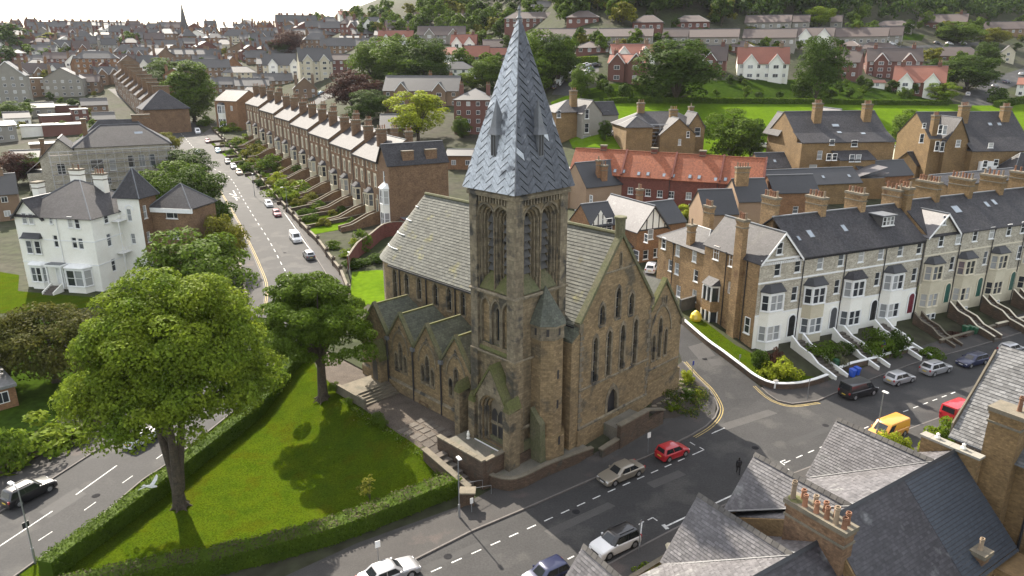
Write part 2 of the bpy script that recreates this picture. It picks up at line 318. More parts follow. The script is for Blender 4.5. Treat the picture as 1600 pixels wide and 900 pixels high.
def arch(c, z0, zs, w, kind='round', n=6):
    """arched opening: centre c, sill z0, spring zs, width w"""
    h = w/2; pts = [(c-h, z0), (c+h, z0)]
    if kind == 'round': pts += [(c+h*math.cos(PI*i/(2*n)), zs+h*math.sin(PI*i/(2*n))) for i in range(2*n+1)]
    else:
        r = w*1.05; cx = c+h-r
        am = math.acos((c-cx)/r)
        pts += [(cx+r*math.cos(am*i/n), zs+r*math.sin(am*i/n)) for i in range(n+1)]
        cx2 = c-h+r
        pts += [(cx2-r*math.cos(am*i/n), zs+r*math.sin(am*i/n)) for i in range(n-1, -1, -1)]
    return pts
# ------------------------------------------------------------------ ground sheets
def clip_tri(poly, tri):
    out = poly
    for k in range(3):
        a, b = tri[k], tri[(k+1) % 3]; inp = out; out = []
        if not inp: return []
        for i in range(len(inp)):
            p, q = inp[i], inp[(i+1) % len(inp)]
            dp = (b[0]-a[0])*(p[1]-a[1])-(b[1]-a[1])*(p[0]-a[0]); dq = (b[0]-a[0])*(q[1]-a[1])-(b[1]-a[1])*(q[0]-a[0])
            if dp >= 0: out.append(p)
            if (dp >= 0) != (dq >= 0): t = dp/(dp-dq); out.append((p[0]+t*(q[0]-p[0]), p[1]+t*(q[1]-p[1])))
    return out
def inside(pt, poly):
    x, y = pt; c = False; n = len(poly)
    for i in range(n):
        x1, y1 = poly[i]; x2, y2 = poly[(i+1) % n]
        if (y1 > y) != (y2 > y) and x < (x2-x1)*(y-y1)/(y2-y1)+x1: c = not c
    return c
def sheet(mb, poly, off, m, convex_tris=True):
    """lay polygon (x,y list) on the ground, off above it"""
    tris = tessellate_polygon([[Vector((x, y, 0)) for x, y in poly]])
    for t in tris:
        tr = [poly[i] for i in t]
        ar = (tr[1][0]-tr[0][0])*(tr[2][1]-tr[0][1])-(tr[1][1]-tr[0][1])*(tr[2][0]-tr[0][0])
        if abs(ar) < 1e-6: continue
        if ar < 0: tr = tr[::-1]
        xs = [p[0] for p in tr]; ys = [p[1] for p in tr]
        i0 = max(int(np.searchsorted(GX, min(xs)))-1, 0); i1 = min(int(np.searchsorted(GX, max(xs))), len(GX)-1)
        j0 = max(int(np.searchsorted(GY, min(ys)))-1, 0); j1 = min(int(np.searchsorted(GY, max(ys))), len(GY)-1)
        for i in range(i0, i1):
            for j in range(j0, j1):
                A, B, C_, D = (GX[i], GY[j]), (GX[i+1], GY[j]), (GX[i+1], GY[j+1]), (GX[i], GY[j+1])
                for ct, tag_ in (((A, B, C_), 0), ((A, C_, D), 1)):
                    r = clip_tri(tr, ct)
                    if len(r) >= 3:
                        z00, z10, z01, z11 = GZ[i, j], GZ[i+1, j], GZ[i, j+1], GZ[i+1, j+1]; o = []
                        for x, y in r:
                            a = (x-GX[i])/(GX[i+1]-GX[i]); b = (y-GY[j])/(GY[j+1]-GY[j])
                            z = z00+a*(z10-z00)+b*(z11-z10) if tag_ == 0 else z00+a*(z11-z01)+b*(z01-z00)
                            o.append((x, y, z+off))
                        mb.poly(o, m)
def offset_line(pts, d):
    """polyline shifted sideways (to its left) by d"""
    o = []
    for i, p in enumerate(pts):
        a = pts[max(i-1, 0)]; b = pts[min(i+1, len(pts)-1)]; dx, dy = b[0]-a[0], b[1]-a[1]; l = math.hypot(dx, dy) or 1
        o.append((p[0]-dy/l*d, p[1]+dx/l*d))
    return o
def dens(pts, st=1.5):
    o = [pts[0]]
    for a, b in zip(pts, pts[1:]):
        n = max(1, int(math.hypot(b[0]-a[0], b[1]-a[1])/st))
        o += [(a[0]+(b[0]-a[0])*k/n, a[1]+(b[1]-a[1])*k/n) for k in range(1, n+1)]
    return o
def curve(pts, n=5):
    """Catmull-Rom through points"""
    o = []
    for i in range(len(pts)-1):
        p0, p1, p2, p3 = pts[max(i-1, 0)], pts[i], pts[i+1], pts[min(i+2, len(pts)-1)]
        for k in range(n):
            t = k/n
            o.append(tuple(.5*(2*b+(c-a)*t+(2*a-5*b+4*c-d)*t*t+(-a+3*b-3*c+d)*t**3) for a, b, c, d in zip(p0, p1, p2, p3)))
    return o+[pts[-1]]
def strip(mb, pts, w, off, m):
    l = offset_line(pts, w/2); r = offset_line(pts, -w/2)
    for i in range(len(pts)-1): sheet(mb, [r[i], r[i+1], l[i+1], l[i]], off, m)
def bar(mb, pts, w, z0, z1, m, zf=None):
    """low wall / kerb following the ground along pts: z0..z1 above it"""
    l = offset_line(pts, w/2); r = offset_line(pts, -w/2); zz = [(zf(*p) if zf else gz(*p)) for p in pts]
    f0 = z0 if hasattr(z0, '__len__') else [z0]*len(pts); f1 = z1 if hasattr(z1, '__len__') else [z1]*len(pts)
    mb.rings([[(l[i][0], l[i][1], zz[i]+f0[i]), (r[i][0], r[i][1], zz[i]+f0[i]), (r[i][0], r[i][1], zz[i]+f1[i]), (l[i][0], l[i][1], zz[i]+f1[i])] for i in range(len(pts))], m)
def dashes(mb, pts, ln, gap, w, off, m, start=0.):
    pts = dens(pts, .25); d = [0]
    for a, b in zip(pts, pts[1:]): d.append(d[-1]+math.hypot(b[0]-a[0], b[1]-a[1]))
    k = start
    while k+ln < d[-1]:
        q = [(float(np.interp(k+ln*t, d, [p[0] for p in pts])), float(np.interp(k+ln*t, d, [p[1] for p in pts]))) for t in (0, 1)]
        strip(mb, q, w, off, m); k += ln+gap

hm = bpy.data.materials.new('haze'); hm.use_nodes = True; hm.node_tree.nodes.remove(hm.node_tree.nodes['Principled BSDF']); pv = hm.node_tree.nodes.new('ShaderNodeVolumePrincipled')
pv.inputs['Color'].default_value = (.9, .93, 1, 1); pv.inputs['Density'].default_value = .00004; hm.node_tree.links.new(pv.outputs[0], hm.node_tree.nodes['Material Output'].inputs['Volume']); MATS['haze'] = hm
# ------------------------------------------------------------------ ground, roads, lawn
def terrain():
    ni, nj = len(GX), len(GY); v = [(GX[i], GY[j], GZ[i, j]) for i in range(ni) for j in range(nj)]; f = []; m = []
    for i in range(ni-1):
        for j in range(nj-1):
            a, b, c, d = i*nj+j, (i+1)*nj+j, (i+1)*nj+j+1, i*nj+j+1; f += [(a, b, c), (a, c, d)]
    mb = MB(); mb.add(v, f, 'town_ground'); o = mb.build('ground', smooth=True); tag(o, kind='structure')
terrain()
def TP(*pp): return [T(*p) for p in pp]
# street in front of the church (runs from bottom centre to the right)
kA = P(640, 880); kB = P(1017, 712); dA = (kA[0]-kB[0], kA[1]-kB[1])
KERB_CH = [(kA[0]+dA[0]*1.6, kA[1]+dA[1]*1.6), kA, P(737, 831), P(832, 791), P(932, 747), kB]+TP((1080, 681), (1103, 667), (1117, 653), (1122, 640), (1119, 628), (1108, 610), (1095, 597), (1082, 584), (1066, 566))
kE = KERB_CH[-1]; KERB_CH += [(kE[0]+.3, kE[1]+7), (kE[0]-1, kE[1]+16), (kE[0]-6, kE[1]+28), (kE[0]-14, kE[1]+42)]
KERB_N = [P(760, 965), P(950, 884), P(1012, 850), P(1077, 816), P(1240, 741), P(1430, 668), P(1600, 605), P(1850, 520)]
KERB_R = TP((1190, 607), (1200, 617), (1215, 627), (1237, 632), (1277, 627), (1303, 616), (1375, 588), (1430, 568), (1490, 552), (1545, 536), (1600, 519), (1850, 448))
WALL_R = TP((1058, 500), (1075, 514), (1105, 540), (1130, 558), (1160, 581), (1180, 596), (1205, 607), (1235, 608), (1262, 604), (1292, 594))
road = MB()
kk = [(KERB_N[0][0], KERB_N[0][1]-8)]
street = KERB_N+KERB_R[::-1]+[WALL_R[4], WALL_R[3], WALL_R[2], WALL_R[1], WALL_R[0]]+[(kE[0]+4.5, kE[1]+16+8), (kE[0]-2, kE[1]+34), (kE[0]-10, kE[1]+48)]+KERB_CH[::-1]
sheet(road, street, .02, 'asphalt')
# main road on the left
ML_R = [P(-60, 965)]+[P(27, 899), P(82, 860), P(160, 805), P(222, 752), P(257, 729), P(330, 672), P(400, 615), P(467, 562), P(508, 510), P(519, 470), P(513, 437), P(491, 401), P(455, 352)]+TP((415, 306), (385, 272), (345, 234), (318, 208), (290, 183), (255, 165), (225, 150), (200, 138))
ML_L = [P(-200, 880)]+[P(-100, 855), P(1, 801), P(90, 744), P(180, 686), P(250, 640), P(320, 585), P(375, 530), P(408, 490), P(413, 450), P(404, 420), P(387, 385), P(364, 345)]+TP((333, 300), (305, 270), (272, 236), (247, 207), (228, 186), (205, 168), (185, 152), (168, 139))
ml = curve(ML_R, 3); mlL = curve(ML_L, 3)
sheet(road, ml+mlL[::-1], .02, 'asphalt')
o = road.build('road'); tag(o, kind='structure')
# pavements
pav = MB()
sheet(pav, KERB_CH[:9]+TP((1119, 628), (1108, 610), (1095, 597), (1082, 584), (1066, 566), (1056, 575), (1070, 600), (1063, 630), (1040, 655), (1010, 672), (925, 712), (770, 765), (725, 790), (560, 850))+[P(440, 905), P(300, 960)], .14, 'pavement')
sheet(pav, KERB_N+[P(1850, 560), P(1600, 650), P(1430, 715), P(1240, 795), P(1080, 862), P(990, 920), P(800, 1010)], .14, 'pavement')
sheet(pav, KERB_R[1:]+[T(1850, 425), T(1600, 490)]+TP((1545, 510), (1420, 548), (1375, 566), (1330, 583), (1295, 596), (1262, 606), (1235, 610), (1205, 609), (1190, 603)), .14, 'pavement')
LP_IN = [P(-200, 850), P(0, 745), P(60, 715), P(140, 676), P(200, 640), P(270, 585), P(330, 530), P(372, 490), P(386, 450), P(379, 420), P(365, 395), P(352, 345), T(318, 304)]
sheet(pav, mlL[:3*12+1]+LP_IN[::-1], .14, 'pavement')
RP_OUT = [P(547, 500), P(548, 455), P(535, 430), P(500, 385), P(455, 335)]+TP((415, 290), (385, 257), (352, 222), (330, 200))
sheet(pav, ml[27:27+24+1]+RP_OUT[::-1], .14, 'pavement')
o = pav.build('pavement'); tag(o, kind='structure')
def kerb(pts, name='kerb'):
    """separate kerbstones would be under 10 px: one run of stone"""
    mb = MB(); bar(mb, dens(pts, 1.2), .16, -.05, .155, 'kerbstone'); tag(mb.build(name), kind='structure')
kerb(KERB_CH[1:15]); kerb(KERB_N); kerb(KERB_R); kerb(curve([P(-60, 965)]+ML_R[1:16], 3)); kerb(mlL[:3*12+1])
# painted lines
ln = MB(); yl = MB()
def LN(a, b, w=.12, m=None, off=.026): strip(ln if m is None else m, [a, b], w, off, 'white_line' if m is None or m is ln else 'yellow_line')
da = P(640, 909); db = P(1082, 711)
dashes(ln, [da, P(832, 823), P(948, 770), db], .95, .93, .12, .026, 'white_line')
LN(P(1082, 711), P(1100, 703), .12); LN(P(1100, 703), P(1093, 699), .12); LN(P(1078, 691), P(1086, 696), .12); LN(P(1116, 676), P(1132, 669), .13); LN(P(1112, 678), P(1119, 674), .1)
LN(P(996, 882), P(1003, 817), .0+.1); LN(P(905, 864), P(916, 858), .12); LN(P(887, 874), P(897, 869), .12); LN(P(869, 883), P(879, 878), .12); LN(P(998, 820), P(1006, 815), .12); LN(P(1012, 813), P(1020, 809), .12); LN(P(1020, 809), P(1027, 814), .12)
LN(P(1036, 820), P(1043, 827), .35); LN(P(1040, 823), P(1200, 748), .16)
dashes(ln, [P(1225, 724), P(1400, 648), P(1500, 610)], .95, .93, .12, .026, 'white_line'); LN(P(1219, 722), P(1226, 727), .12); LN(P(1219, 722), P(1227, 719), .12); LN(P(1228, 738), P(1241, 740), .16); LN(P(1231, 733), P(1238, 742), .16)
for dd in (.28, .55):
    strip(yl, offset_line(curve(TP((1010, 716), (1050, 698), (1080, 681), (1103, 667), (1117, 653), (1122, 640), (1119, 628), (1108, 610), (1095, 597), (1082, 584), (1066, 566)), 3)[6:], -dd), .1, .026, 'yellow_line')
    strip(yl, offset_line(curve(TP((1183, 603), (1198, 617), (1215, 627), (1237, 632), (1277, 627)), 4), -dd), .1, .026, 'yellow_line')
    strip(yl, offset_line(curve([P(408, 490), P(413, 450), P(404, 420), P(387, 385), P(364, 345), P(333, 300), P(305, 270)], 4), -dd*1.1), .13, .026, 'yellow_line')
# main road markings
dashes(ln, [P(-10, 860), P(50, 820), P(85, 797), P(142, 757), P(175, 733), P(240, 687)], 5.2, 2.6, .13, .026, 'white_line', .4)
dashes(ln, [P(60, 845), P(120, 806), P(260, 706)], 1.3, 3.2, .1, .026, 'white_line')
dashes(ln, curve([P(460, 460), P(448, 428), P(437, 408), P(428, 392), P(415, 372), P(403, 356), P(385, 330), P(361, 296)]+TP((332, 262), (300, 228), (282, 208), (258, 190)), 4), 2.1, 2.6, .15, .026, 'white_line', 1.2)
strip(ln, curve([P(513, 433), P(493, 404), P(476, 383), P(453, 353), P(437, 334), P(418, 312), P(400, 291), T(384, 274), T(352, 243)], 4), .16, .026, 'white_line')
for a in ((360, 317, 370, 320), (364, 321, 376, 323), (371, 320, 366, 313), (369, 322, 372, 326)): LN(P(*a[:2]), P(*a[2:]), .3)
tag(ln.build('road_marking'), kind='structure'); tag(yl.build('yellow_road_marking'), kind='structure')
rp = MB()
for q in ([(1075, 542), (1100, 535), (1118, 556), (1092, 562)], [(1105, 562), (1125, 560), (1130, 570), (1112, 572)]): sheet(rp, TP(*q), .024, 'road_repair')
tag(rp.build('road_repair_patch'), kind='structure')
# lawns
HEDGE_L = [P(75, 905), P(110, 877), P(180, 826), P(250, 772), P(330, 708), P(400, 652), P(450, 610), P(487, 575)]
HEDGE_F = [P(95, 940), P(250, 905), P(330, 892), P(430, 868), P(520, 842), P(610, 808), P(680, 780), P(716, 766)]
LAWN_E = TP((690, 745), (680, 715), (655, 700), (620, 676), (590, 655), (560, 634), (535, 615), (515, 598), (497, 582))
lw = MB(); sheet(lw, [P(40, 960)]+HEDGE_L+LAWN_E[::-1]+HEDGE_F[::-1], .03, 'grass')
sheet(lw, ml[3:3*8+1]+[P(487, 565)]+HEDGE_L[::-1], .025, 'grass')
sheet(lw, TP((548, 455), (550, 425), (590, 422), (625, 425), (625, 480), (590, 480), (575, 475), (555, 490), (545, 478)), .03, 'field_grass')
sheet(lw, TP((1066, 506), (1082, 497), (1100, 502), (1150, 540), (1190, 560), (1215, 580), (1290, 592), (1262, 602), (1235, 606), (1205, 605), (1180, 594), (1130, 556)), .03, 'grass')
sheet(lw, TP((-40, 500), (40, 500), (150, 500), (170, 560), (150, 610), (110, 640), (30, 690), (-40, 715)), .03, 'rough_grass'); sheet(lw, TP((0, 425), (30, 430), (28, 455), (150, 465), (150, 480), (0, 490), (-60, 500), (-60, 430)), .03, 'grass')
tag(lw.build('lawn'), kind='structure')
fl = MB(); sheet(fl, TP((895, 232), (880, 200), (860, 160), (1200, 163), (1620, 163), (1750, 200), (1700, 265), (1500, 270), (1150, 250), (1000, 245)), .05, 'field_grass')
tag(fl.build('sports_field'), kind='structure')
# gravel court beside the church
gv = MB(); sheet(gv, [CW(.5, 6), CW(.5, 45)]+TP((497, 540), (497, 582), (515, 598), (535, 615), (560, 634), (590, 655), (620, 676), (655, 700), (680, 715), (695, 722)), .035, 'gravel')
tag(gv.build('gravel_court'), kind='structure')
# ------------------------------------------------------------------ church (local axes: x along the street front, y back along the nave)
CH = thing('church', 'stone church with tall grey lead spire at the street corner', 'church', (CO[0], CO[1], 0), PI/2-CAZ)
def clip_convex(poly, conv):
    out = poly; n = len(conv)
    for k in range(n):
        a, b = conv[k], conv[(k+1) % n]; inp = out; out = []
        if not inp: return []
        for i in range(len(inp)):
            p, q = inp[i], inp[(i+1) % len(inp)]
            dp = (b[0]-a[0])*(p[1]-a[1])-(b[1]-a[1])*(p[0]-a[0]); dq = (b[0]-a[0])*(q[1]-a[1])-(b[1]-a[1])*(q[0]-a[0])
            if dp >= 0: out.append(p)
            if (dp >= 0) != (dq >= 0): t = dp/(dp-dq); out.append((p[0]+t*(q[0]-p[0]), p[1]+t*(q[1]-p[1])))
    return out
def slates(mb, org, ux, uy, nrm, poly, w, h, m, th=.035, jit=.012, gap=.03):
    """courses of single slates on a roof plane, clipped to the convex polygon (s,t)"""
    org, ux, uy, nrm = Vector(org), Vector(ux), Vector(uy), Vector(nrm)
    s0, s1 = min(p[0] for p in poly), max(p[0] for p in poly); t0, t1 = min(p[1] for p in poly), max(p[1] for p in poly)
    ar = sum(poly[i][0]*poly[(i+1) % len(poly)][1]-poly[(i+1) % len(poly)][0]*poly[i][1] for i in range(len(poly)))
    if ar < 0: poly = poly[::-1]
    t = t0; row = 0
    while t < t1:
        s = s0-(row % 2)*w*.5-random.random()*.05
        while s < s1:
            g = .008; wv = w
            q = clip_convex([(s+g, t+gap), (s+wv-g, t+gap), (s+wv-g, t+h), (s+g, t+h)], poly)
            if len(q) >= 3:
                j = random.uniform(-jit, jit)
                top = [org+a*ux+b*uy+nrm*(th*(1-(b-t)/h)+.012+j*(1-(b-t)/h)) for a, b in q]; k = len(q)
                low = [org+a*ux+b*uy for a, b in q]
                e = [i for i in range(k) if q[i][1] < t+gap+.02 and q[(i+1) % k][1] < t+gap+.02]
                vs = [tuple(p) for p in top+low]; fs = [tuple(range(k))]
                for i in e: fs.append((i, i+k, (i+1) % k+k, (i+1) % k))
                mb.add(vs, fs, m)
            s += wv
        t += h; row += 1
class Wall:
    """a church wall in a plane: cuts arched openings, glazes them and frames them"""
    def __init__(s, org, ux, inn, outer, m): s.org, s.ux, s.inn, s.outer, s.m = Vector(org), Vector(ux), Vector(inn), outer, m; s.holes = []; s.done = []
    def pt(s, a, b, d=0): return tuple(s.org+a*s.ux+b*Vector((0, 0, 1))+d*s.inn)
    def light(s, c, z0, zs, w, kind='pointed', ring=.22, glass='dark_glass', name='lancet_window', depth=.32, mull=False):
        a = arch(c, z0, zs, w, kind); s.holes.append(a)
        if glass:
            mb = MB(); mb.poly([s.pt(x, y, depth) for x, y in a], glass)
            k = 1.0
            while z0+k < zs+w*.3 and name != 'door': mb.hexa([s.pt(c-w/2, z0+k, depth-.02), s.pt(c+w/2, z0+k, depth-.02), s.pt(c+w/2, z0+k, depth-.05), s.pt(c-w/2, z0+k, depth-.05)], [s.pt(c-w/2, z0+k+.05, depth-.02), s.pt(c+w/2, z0+k+.05, depth-.02), s.pt(c+w/2, z0+k+.05, depth-.05), s.pt(c-w/2, z0+k+.05, depth-.05)], 'dull_lead'); k += 1.0
            mb.build(name, CH)
            sb = MB(); sb.hexa([s.pt(c-w/2-.1, z0-.22, -.1), s.pt(c+w/2+.1, z0-.22, -.1), s.pt(c+w/2+.1, z0-.22, .01), s.pt(c-w/2-.1, z0-.22, .01)], [s.pt(c-w/2-.1, z0-.06, -.1), s.pt(c+w/2+.1, z0-.06, -.1), s.pt(c+w/2, z0, depth-.01), s.pt(c-w/2, z0, depth-.01)], 'dressed_stone'); sb.build('window_sill', CH)
        if ring: s.ring(c, z0, zs, w, kind, ring)
    def ring(s, c, z0, zs, w, kind='pointed', rw=.22, d=.05, legs=True, m='dressed_stone'):
        a = arch(c, z0, zs, w, kind); b = arch(c, z0, zs, w+2*rw, kind); mb = MB(); n = len(a); rng_ = range(1, n) if legs else range(2, n-1)
        for i in rng_:
            j = (i+1) % n
            mb.hexa([s.pt(*a[i], .02), s.pt(*a[j], .02), s.pt(*b[j], .02), s.pt(*b[i], .02)], [s.pt(*a[i], -d), s.pt(*a[j], -d), s.pt(*b[j], -d), s.pt(*b[i], -d)], m)
        mb.build('window_surround', CH)
    def build(s, name, depth=.34):
        mb = MB(); wall2d(mb, s.org, s.ux, s.outer, s.holes, s.m, depth, s.inn, reveal='dressed_stone'); return mb.build(name, CH)
def course(name, pts, z, h, out, m='dressed_stone'):
    """string course along a horizontal run of (x,y) points; out = outward offset to the left of travel"""
    o = offset_line(pts, out); mb = MB()
    mb.rings([[(pts[i][0], pts[i][1], z), (o[i][0], o[i][1], z), (o[i][0], o[i][1], z+h*.6), (pts[i][0], pts[i][1], z+h)] for i in range(len(pts))], m); return mb.build(name, CH)
TU, TV = 7.0, 6.1; IN = .28
tw = MB()
# tower walls
Lw = Wall((IN, 0, 0), (0, 1, 0), (1, 0, 0), [(.2, -1), (TV-.2, -1), (TV-.2, 27.2), (.2, 27.2)], 'tower_stone')
Rw = Wall((0, IN, 0), (1, 0, 0), (0, 1, 0), [(.2, -1), (TU-.2, -1), (TU-.2, 27.2), (.2, 27.2)], 'tower_stone')
def belfry(Wl, c, w):
    """pair member: three receding orders, mossy sloping sill, timber louvres"""
    zs = 25.95-w/2; Wl.holes.append(arch(c, 17.95, zs, w)); mb = MB(); dp = IN*0
    ws = [w, w-.42, w-.82, w-1.2]
    for i in range(3):
        d0 = .26*(i+1)
        o = Wall(Wl.org+Wl.inn*d0, Wl.ux, Wl.inn, arch(c, 17.95, zs, ws[i]), 'dressed_stone' if i != 1 else 'tower_stone')
        wall2d(mb, o.org, o.ux, o.outer, [arch(c, 18.2, zs-.05, ws[i+1])], o.m, .26, o.inn, reveal='dressed_stone')
    mb.poly([Wl.pt(x, y, 1.35) for x, y in arch(c, 18.2, zs, ws[3]+.1)], 'dark_paint')  # dark sheet standing in for the shade inside the belfry
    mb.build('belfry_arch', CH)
    for i in range(3):       # attached shafts
        for sg in (-1, 1):
            x = c+sg*(ws[i]/2-.09); m2 = MB(); p = [Wl.pt(x, 19.2, .2+.26*i), Wl.pt(x, zs, .2+.26*i)]; m2.tube(p, .085, 'dressed_stone', 6); m2.build('shaft', CH)
    Wl.ring(c, 17.95, zs, w, 'round', .2, .06, legs=False)
    m3 = MB(); h = w/2-.02; m3.hexa([Wl.pt(c-h, 17.9, -.04), Wl.pt(c+h, 17.9, -.04), Wl.pt(c+h, 17.9, 1.0), Wl.pt(c-h, 17.9, 1.0)], [Wl.pt(c-h, 18.0, -.04), Wl.pt(c+h, 18.0, -.04), Wl.pt(c+h*.6, 19.75, 1.0), Wl.pt(c-h*.6, 19.75, 1.0)], 'mossy_stone' if Wl is Lw else 'lichen_stone'); m3.build('sloping_sill', CH)
    for k in range(7):
        z = 19.65+k*.76; m4 = MB(); h = ws[3]/2+.02
        m4.hexa([Wl.pt(c-h, z, .6), Wl.pt(c+h, z, .6), Wl.pt(c+h*.9, z+.62, 1.0), Wl.pt(c-h*.9, z+.62, 1.0)], [Wl.pt(c-h, z+.05, .58), Wl.pt(c+h, z+.05, .58), Wl.pt(c+h*.9, z+.68, .98), Wl.pt(c-h*.9, z+.68, .98)], 'old_wood'); m4.build('louvre', CH)
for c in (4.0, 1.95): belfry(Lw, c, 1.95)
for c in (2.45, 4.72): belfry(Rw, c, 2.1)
for c, gl in ((4.2, 0), (2.78, 1), (1.32, 0)):   # arcade on the left face
    if gl:
        Lw.holes.append(arch(c, 12.55, 16.1, 1.1, 'pointed')); mb = MB(); o = Wall(Lw.org+Lw.inn*.22, Lw.ux, Lw.inn, arch(c, 12.55, 16.1, 1.1, 'pointed'), 'dressed_stone')
        wall2d(mb, o.org, o.ux, o.outer, [arch(c, 13.0, 15.9, .42, 'pointed')], 'dressed_stone', .2, o.inn); mb.poly([o.pt(x, y, .2) for x, y in arch(c, 13.0, 15.9, .42, 'pointed')], 'dark_glass'); mb.build('lancet_window', CH)
    else:
        Lw.holes.append(arch(c, 12.55, 16.0, 1.1, 'pointed')); mb = MB(); mb.poly([Lw.pt(x, y, .25) for x, y in arch(c, 12.55, 16.0, 1.1, 'pointed')], 'church_stone'); mb.build('blind_arch', CH)
    Lw.ring(c, 12.55, 16.05, 1.1, 'pointed', .15, .06)
mb = MB(); mb.hexa([Lw.pt(.6, 11.75, -.12), Lw.pt(5.4, 11.75, -.12), Lw.pt(5.4, 11.75, .2), Lw.pt(.6, 11.75, .2)], [Lw.pt(.6, 11.9, -.12), Lw.pt(5.4, 11.9, -.12), Lw.pt(5.4, 12.6, .22), Lw.pt(.6, 12.6, .22)], 'mossy_stone'); mb.build('sloping_sill', CH)
Rw.light(1.25, 5.3, 6.7, .3, glass='dark_glass', ring=.12); Rw.light(6.2, 9.5, 10.6, .3, ring=.12)
Lw.build('tower_wall'); Rw.build('tower_wall')
mb = MB(); mb.poly([(TU-IN, 0, -1), (TU-IN, TV, -1), (TU-IN, TV, 27.2), (TU-IN, 0, 27.2)], 'tower_stone'); mb.poly([(0, TV-IN, -1), (TU, TV-IN, -1), (TU, TV-IN, 27.2), (0, TV-IN, 27.2)], 'tower_stone'); mb.build('tower_wall', CH)
for (x, y) in ((0, 0), (TU, 0), (0, TV), (TU, TV)):      # clasping corner piers with a nook shaft at the outer angle
    sx, sy = (1 if x == 0 else -1), (1 if y == 0 else -1); mb = MB(); a = 1.05
    for z0, z1, gr in ((-1, 4.6, .22), (4.6, 11.7, .1), (11.7, 26.7, 0.)):
        p = [(x-sx*gr+sx*.12, y-sy*gr), (x+sx*a, y-sy*gr), (x+sx*a, y+sy*a), (x-sx*gr, y+sy*a), (x-sx*gr, y-sy*gr+sy*.12)]
        mb.prism(p if sx*sy > 0 else p[::-1], z0, z1, 'dressed_stone' if z0 > 10 else 'tower_stone')
    mb.build('corner_pier', CH)
for z, h, o in ((17.62, .3, .14), (11.55, .22, .1), (4.5, .3, .16), (26.75, .45, .2)):
    course('string_course', [(0, TV), (0, 0), (TU, 0), (TU, TV), (0, TV), (0, TV-.5)], z, h, -o)
mb = MB(); mb.box(.05, .05, 27.15, TU-.05, TV-.05, 27.3, 'dull_lead'); mb.build('tower_top', CH)
mb = MB()
for k in range(11): v = 1.2+k*.37; mb.box(-.02, v, 26.2, IN+.02, v+.16, 26.72, 'dressed_stone')
for k in range(13): u = 1.2+k*.37; mb.box(u, -.02, 26.2, u+.16, IN+.02, 26.72, 'dressed_stone')
mb.build('corbel_table', CH)['kind'] = 'stuff'
# plinth courses with moss
mb = MB(); q = [(-.25, TV), (-.25, -.25), (TU, -.25)]
for z0, z1, o in ((-1, 2.2, .3), (2.2, 3.2, .15)):
    mb.prism([(-.05-o, TV), (-.05-o, -.05-o), (TU+.05, -.05-o), (TU+.05, .1), (.1, .1), (.1, TV)], z0, z1, 'lichen_stone' if z0 > 0 else 'wall_stone')
mb.build('plinth', CH)
# spire
SPB, SPT = 27.3, 42.0; ap = Vector((TU/2, TV/2, SPT)); ov = .34
cs = [Vector((-ov, -ov, SPB)), Vector((TU+ov, -ov, SPB)), Vector((TU+ov, TV+ov, SPB)), Vector((-ov, TV+ov, SPB))]
mb = MB(); mb.add([tuple(c) for c in cs]+[tuple(ap)], [(0, 1, 4), (1, 2, 4), (2, 3, 4), (3, 0, 4), (0, 3, 2, 1)], 'dark_lead'); spire = mb.build('spire', CH)
rest = MB()
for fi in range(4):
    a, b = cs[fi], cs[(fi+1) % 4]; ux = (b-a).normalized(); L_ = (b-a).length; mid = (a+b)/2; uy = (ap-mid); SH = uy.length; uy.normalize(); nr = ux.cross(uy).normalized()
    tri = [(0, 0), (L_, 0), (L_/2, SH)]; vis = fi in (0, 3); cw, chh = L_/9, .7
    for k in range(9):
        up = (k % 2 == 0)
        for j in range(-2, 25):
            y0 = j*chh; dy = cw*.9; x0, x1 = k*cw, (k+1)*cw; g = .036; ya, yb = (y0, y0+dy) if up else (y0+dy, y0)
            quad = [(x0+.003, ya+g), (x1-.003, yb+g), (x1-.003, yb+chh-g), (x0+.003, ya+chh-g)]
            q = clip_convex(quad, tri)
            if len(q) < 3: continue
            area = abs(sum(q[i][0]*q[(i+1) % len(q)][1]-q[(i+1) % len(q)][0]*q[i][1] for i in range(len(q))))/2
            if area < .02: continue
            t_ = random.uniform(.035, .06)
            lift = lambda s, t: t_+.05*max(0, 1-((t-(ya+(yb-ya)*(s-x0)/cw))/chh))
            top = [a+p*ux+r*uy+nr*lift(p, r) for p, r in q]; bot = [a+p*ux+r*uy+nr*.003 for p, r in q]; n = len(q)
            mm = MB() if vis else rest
            mm.add([tuple(p) for p in top+bot], [tuple(range(n))]+[(i, i+n, (i+1) % n+n, (i+1) % n) for i in range(n)], 'lead' if fi == 3 or random.random() < .05 else 'lead_shade_patina')  # left face pale, others dark: light and shade painted in, besides patina
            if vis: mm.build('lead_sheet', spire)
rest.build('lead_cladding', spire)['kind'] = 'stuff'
for fi in range(4):
    mb = MB(); mb.tube([cs[fi]+Vector((0, 0, .05)), ap-(ap-cs[fi])*.02], [.07, .05], 'dull_lead', 6); mb.build('hip_roll', spire)
mb = MB(); mb.lathe([(.62, 0), (.42, 1.0), (.3, 1.1), (.2, 2.2), (.26, 2.3), (.12, 2.5), (.1, 2.9), (.16, 3.0), (.03, 3.3)], 'dull_lead', 8, (ap.x, ap.y, SPT-2.55)); mb.build('finial', CH)
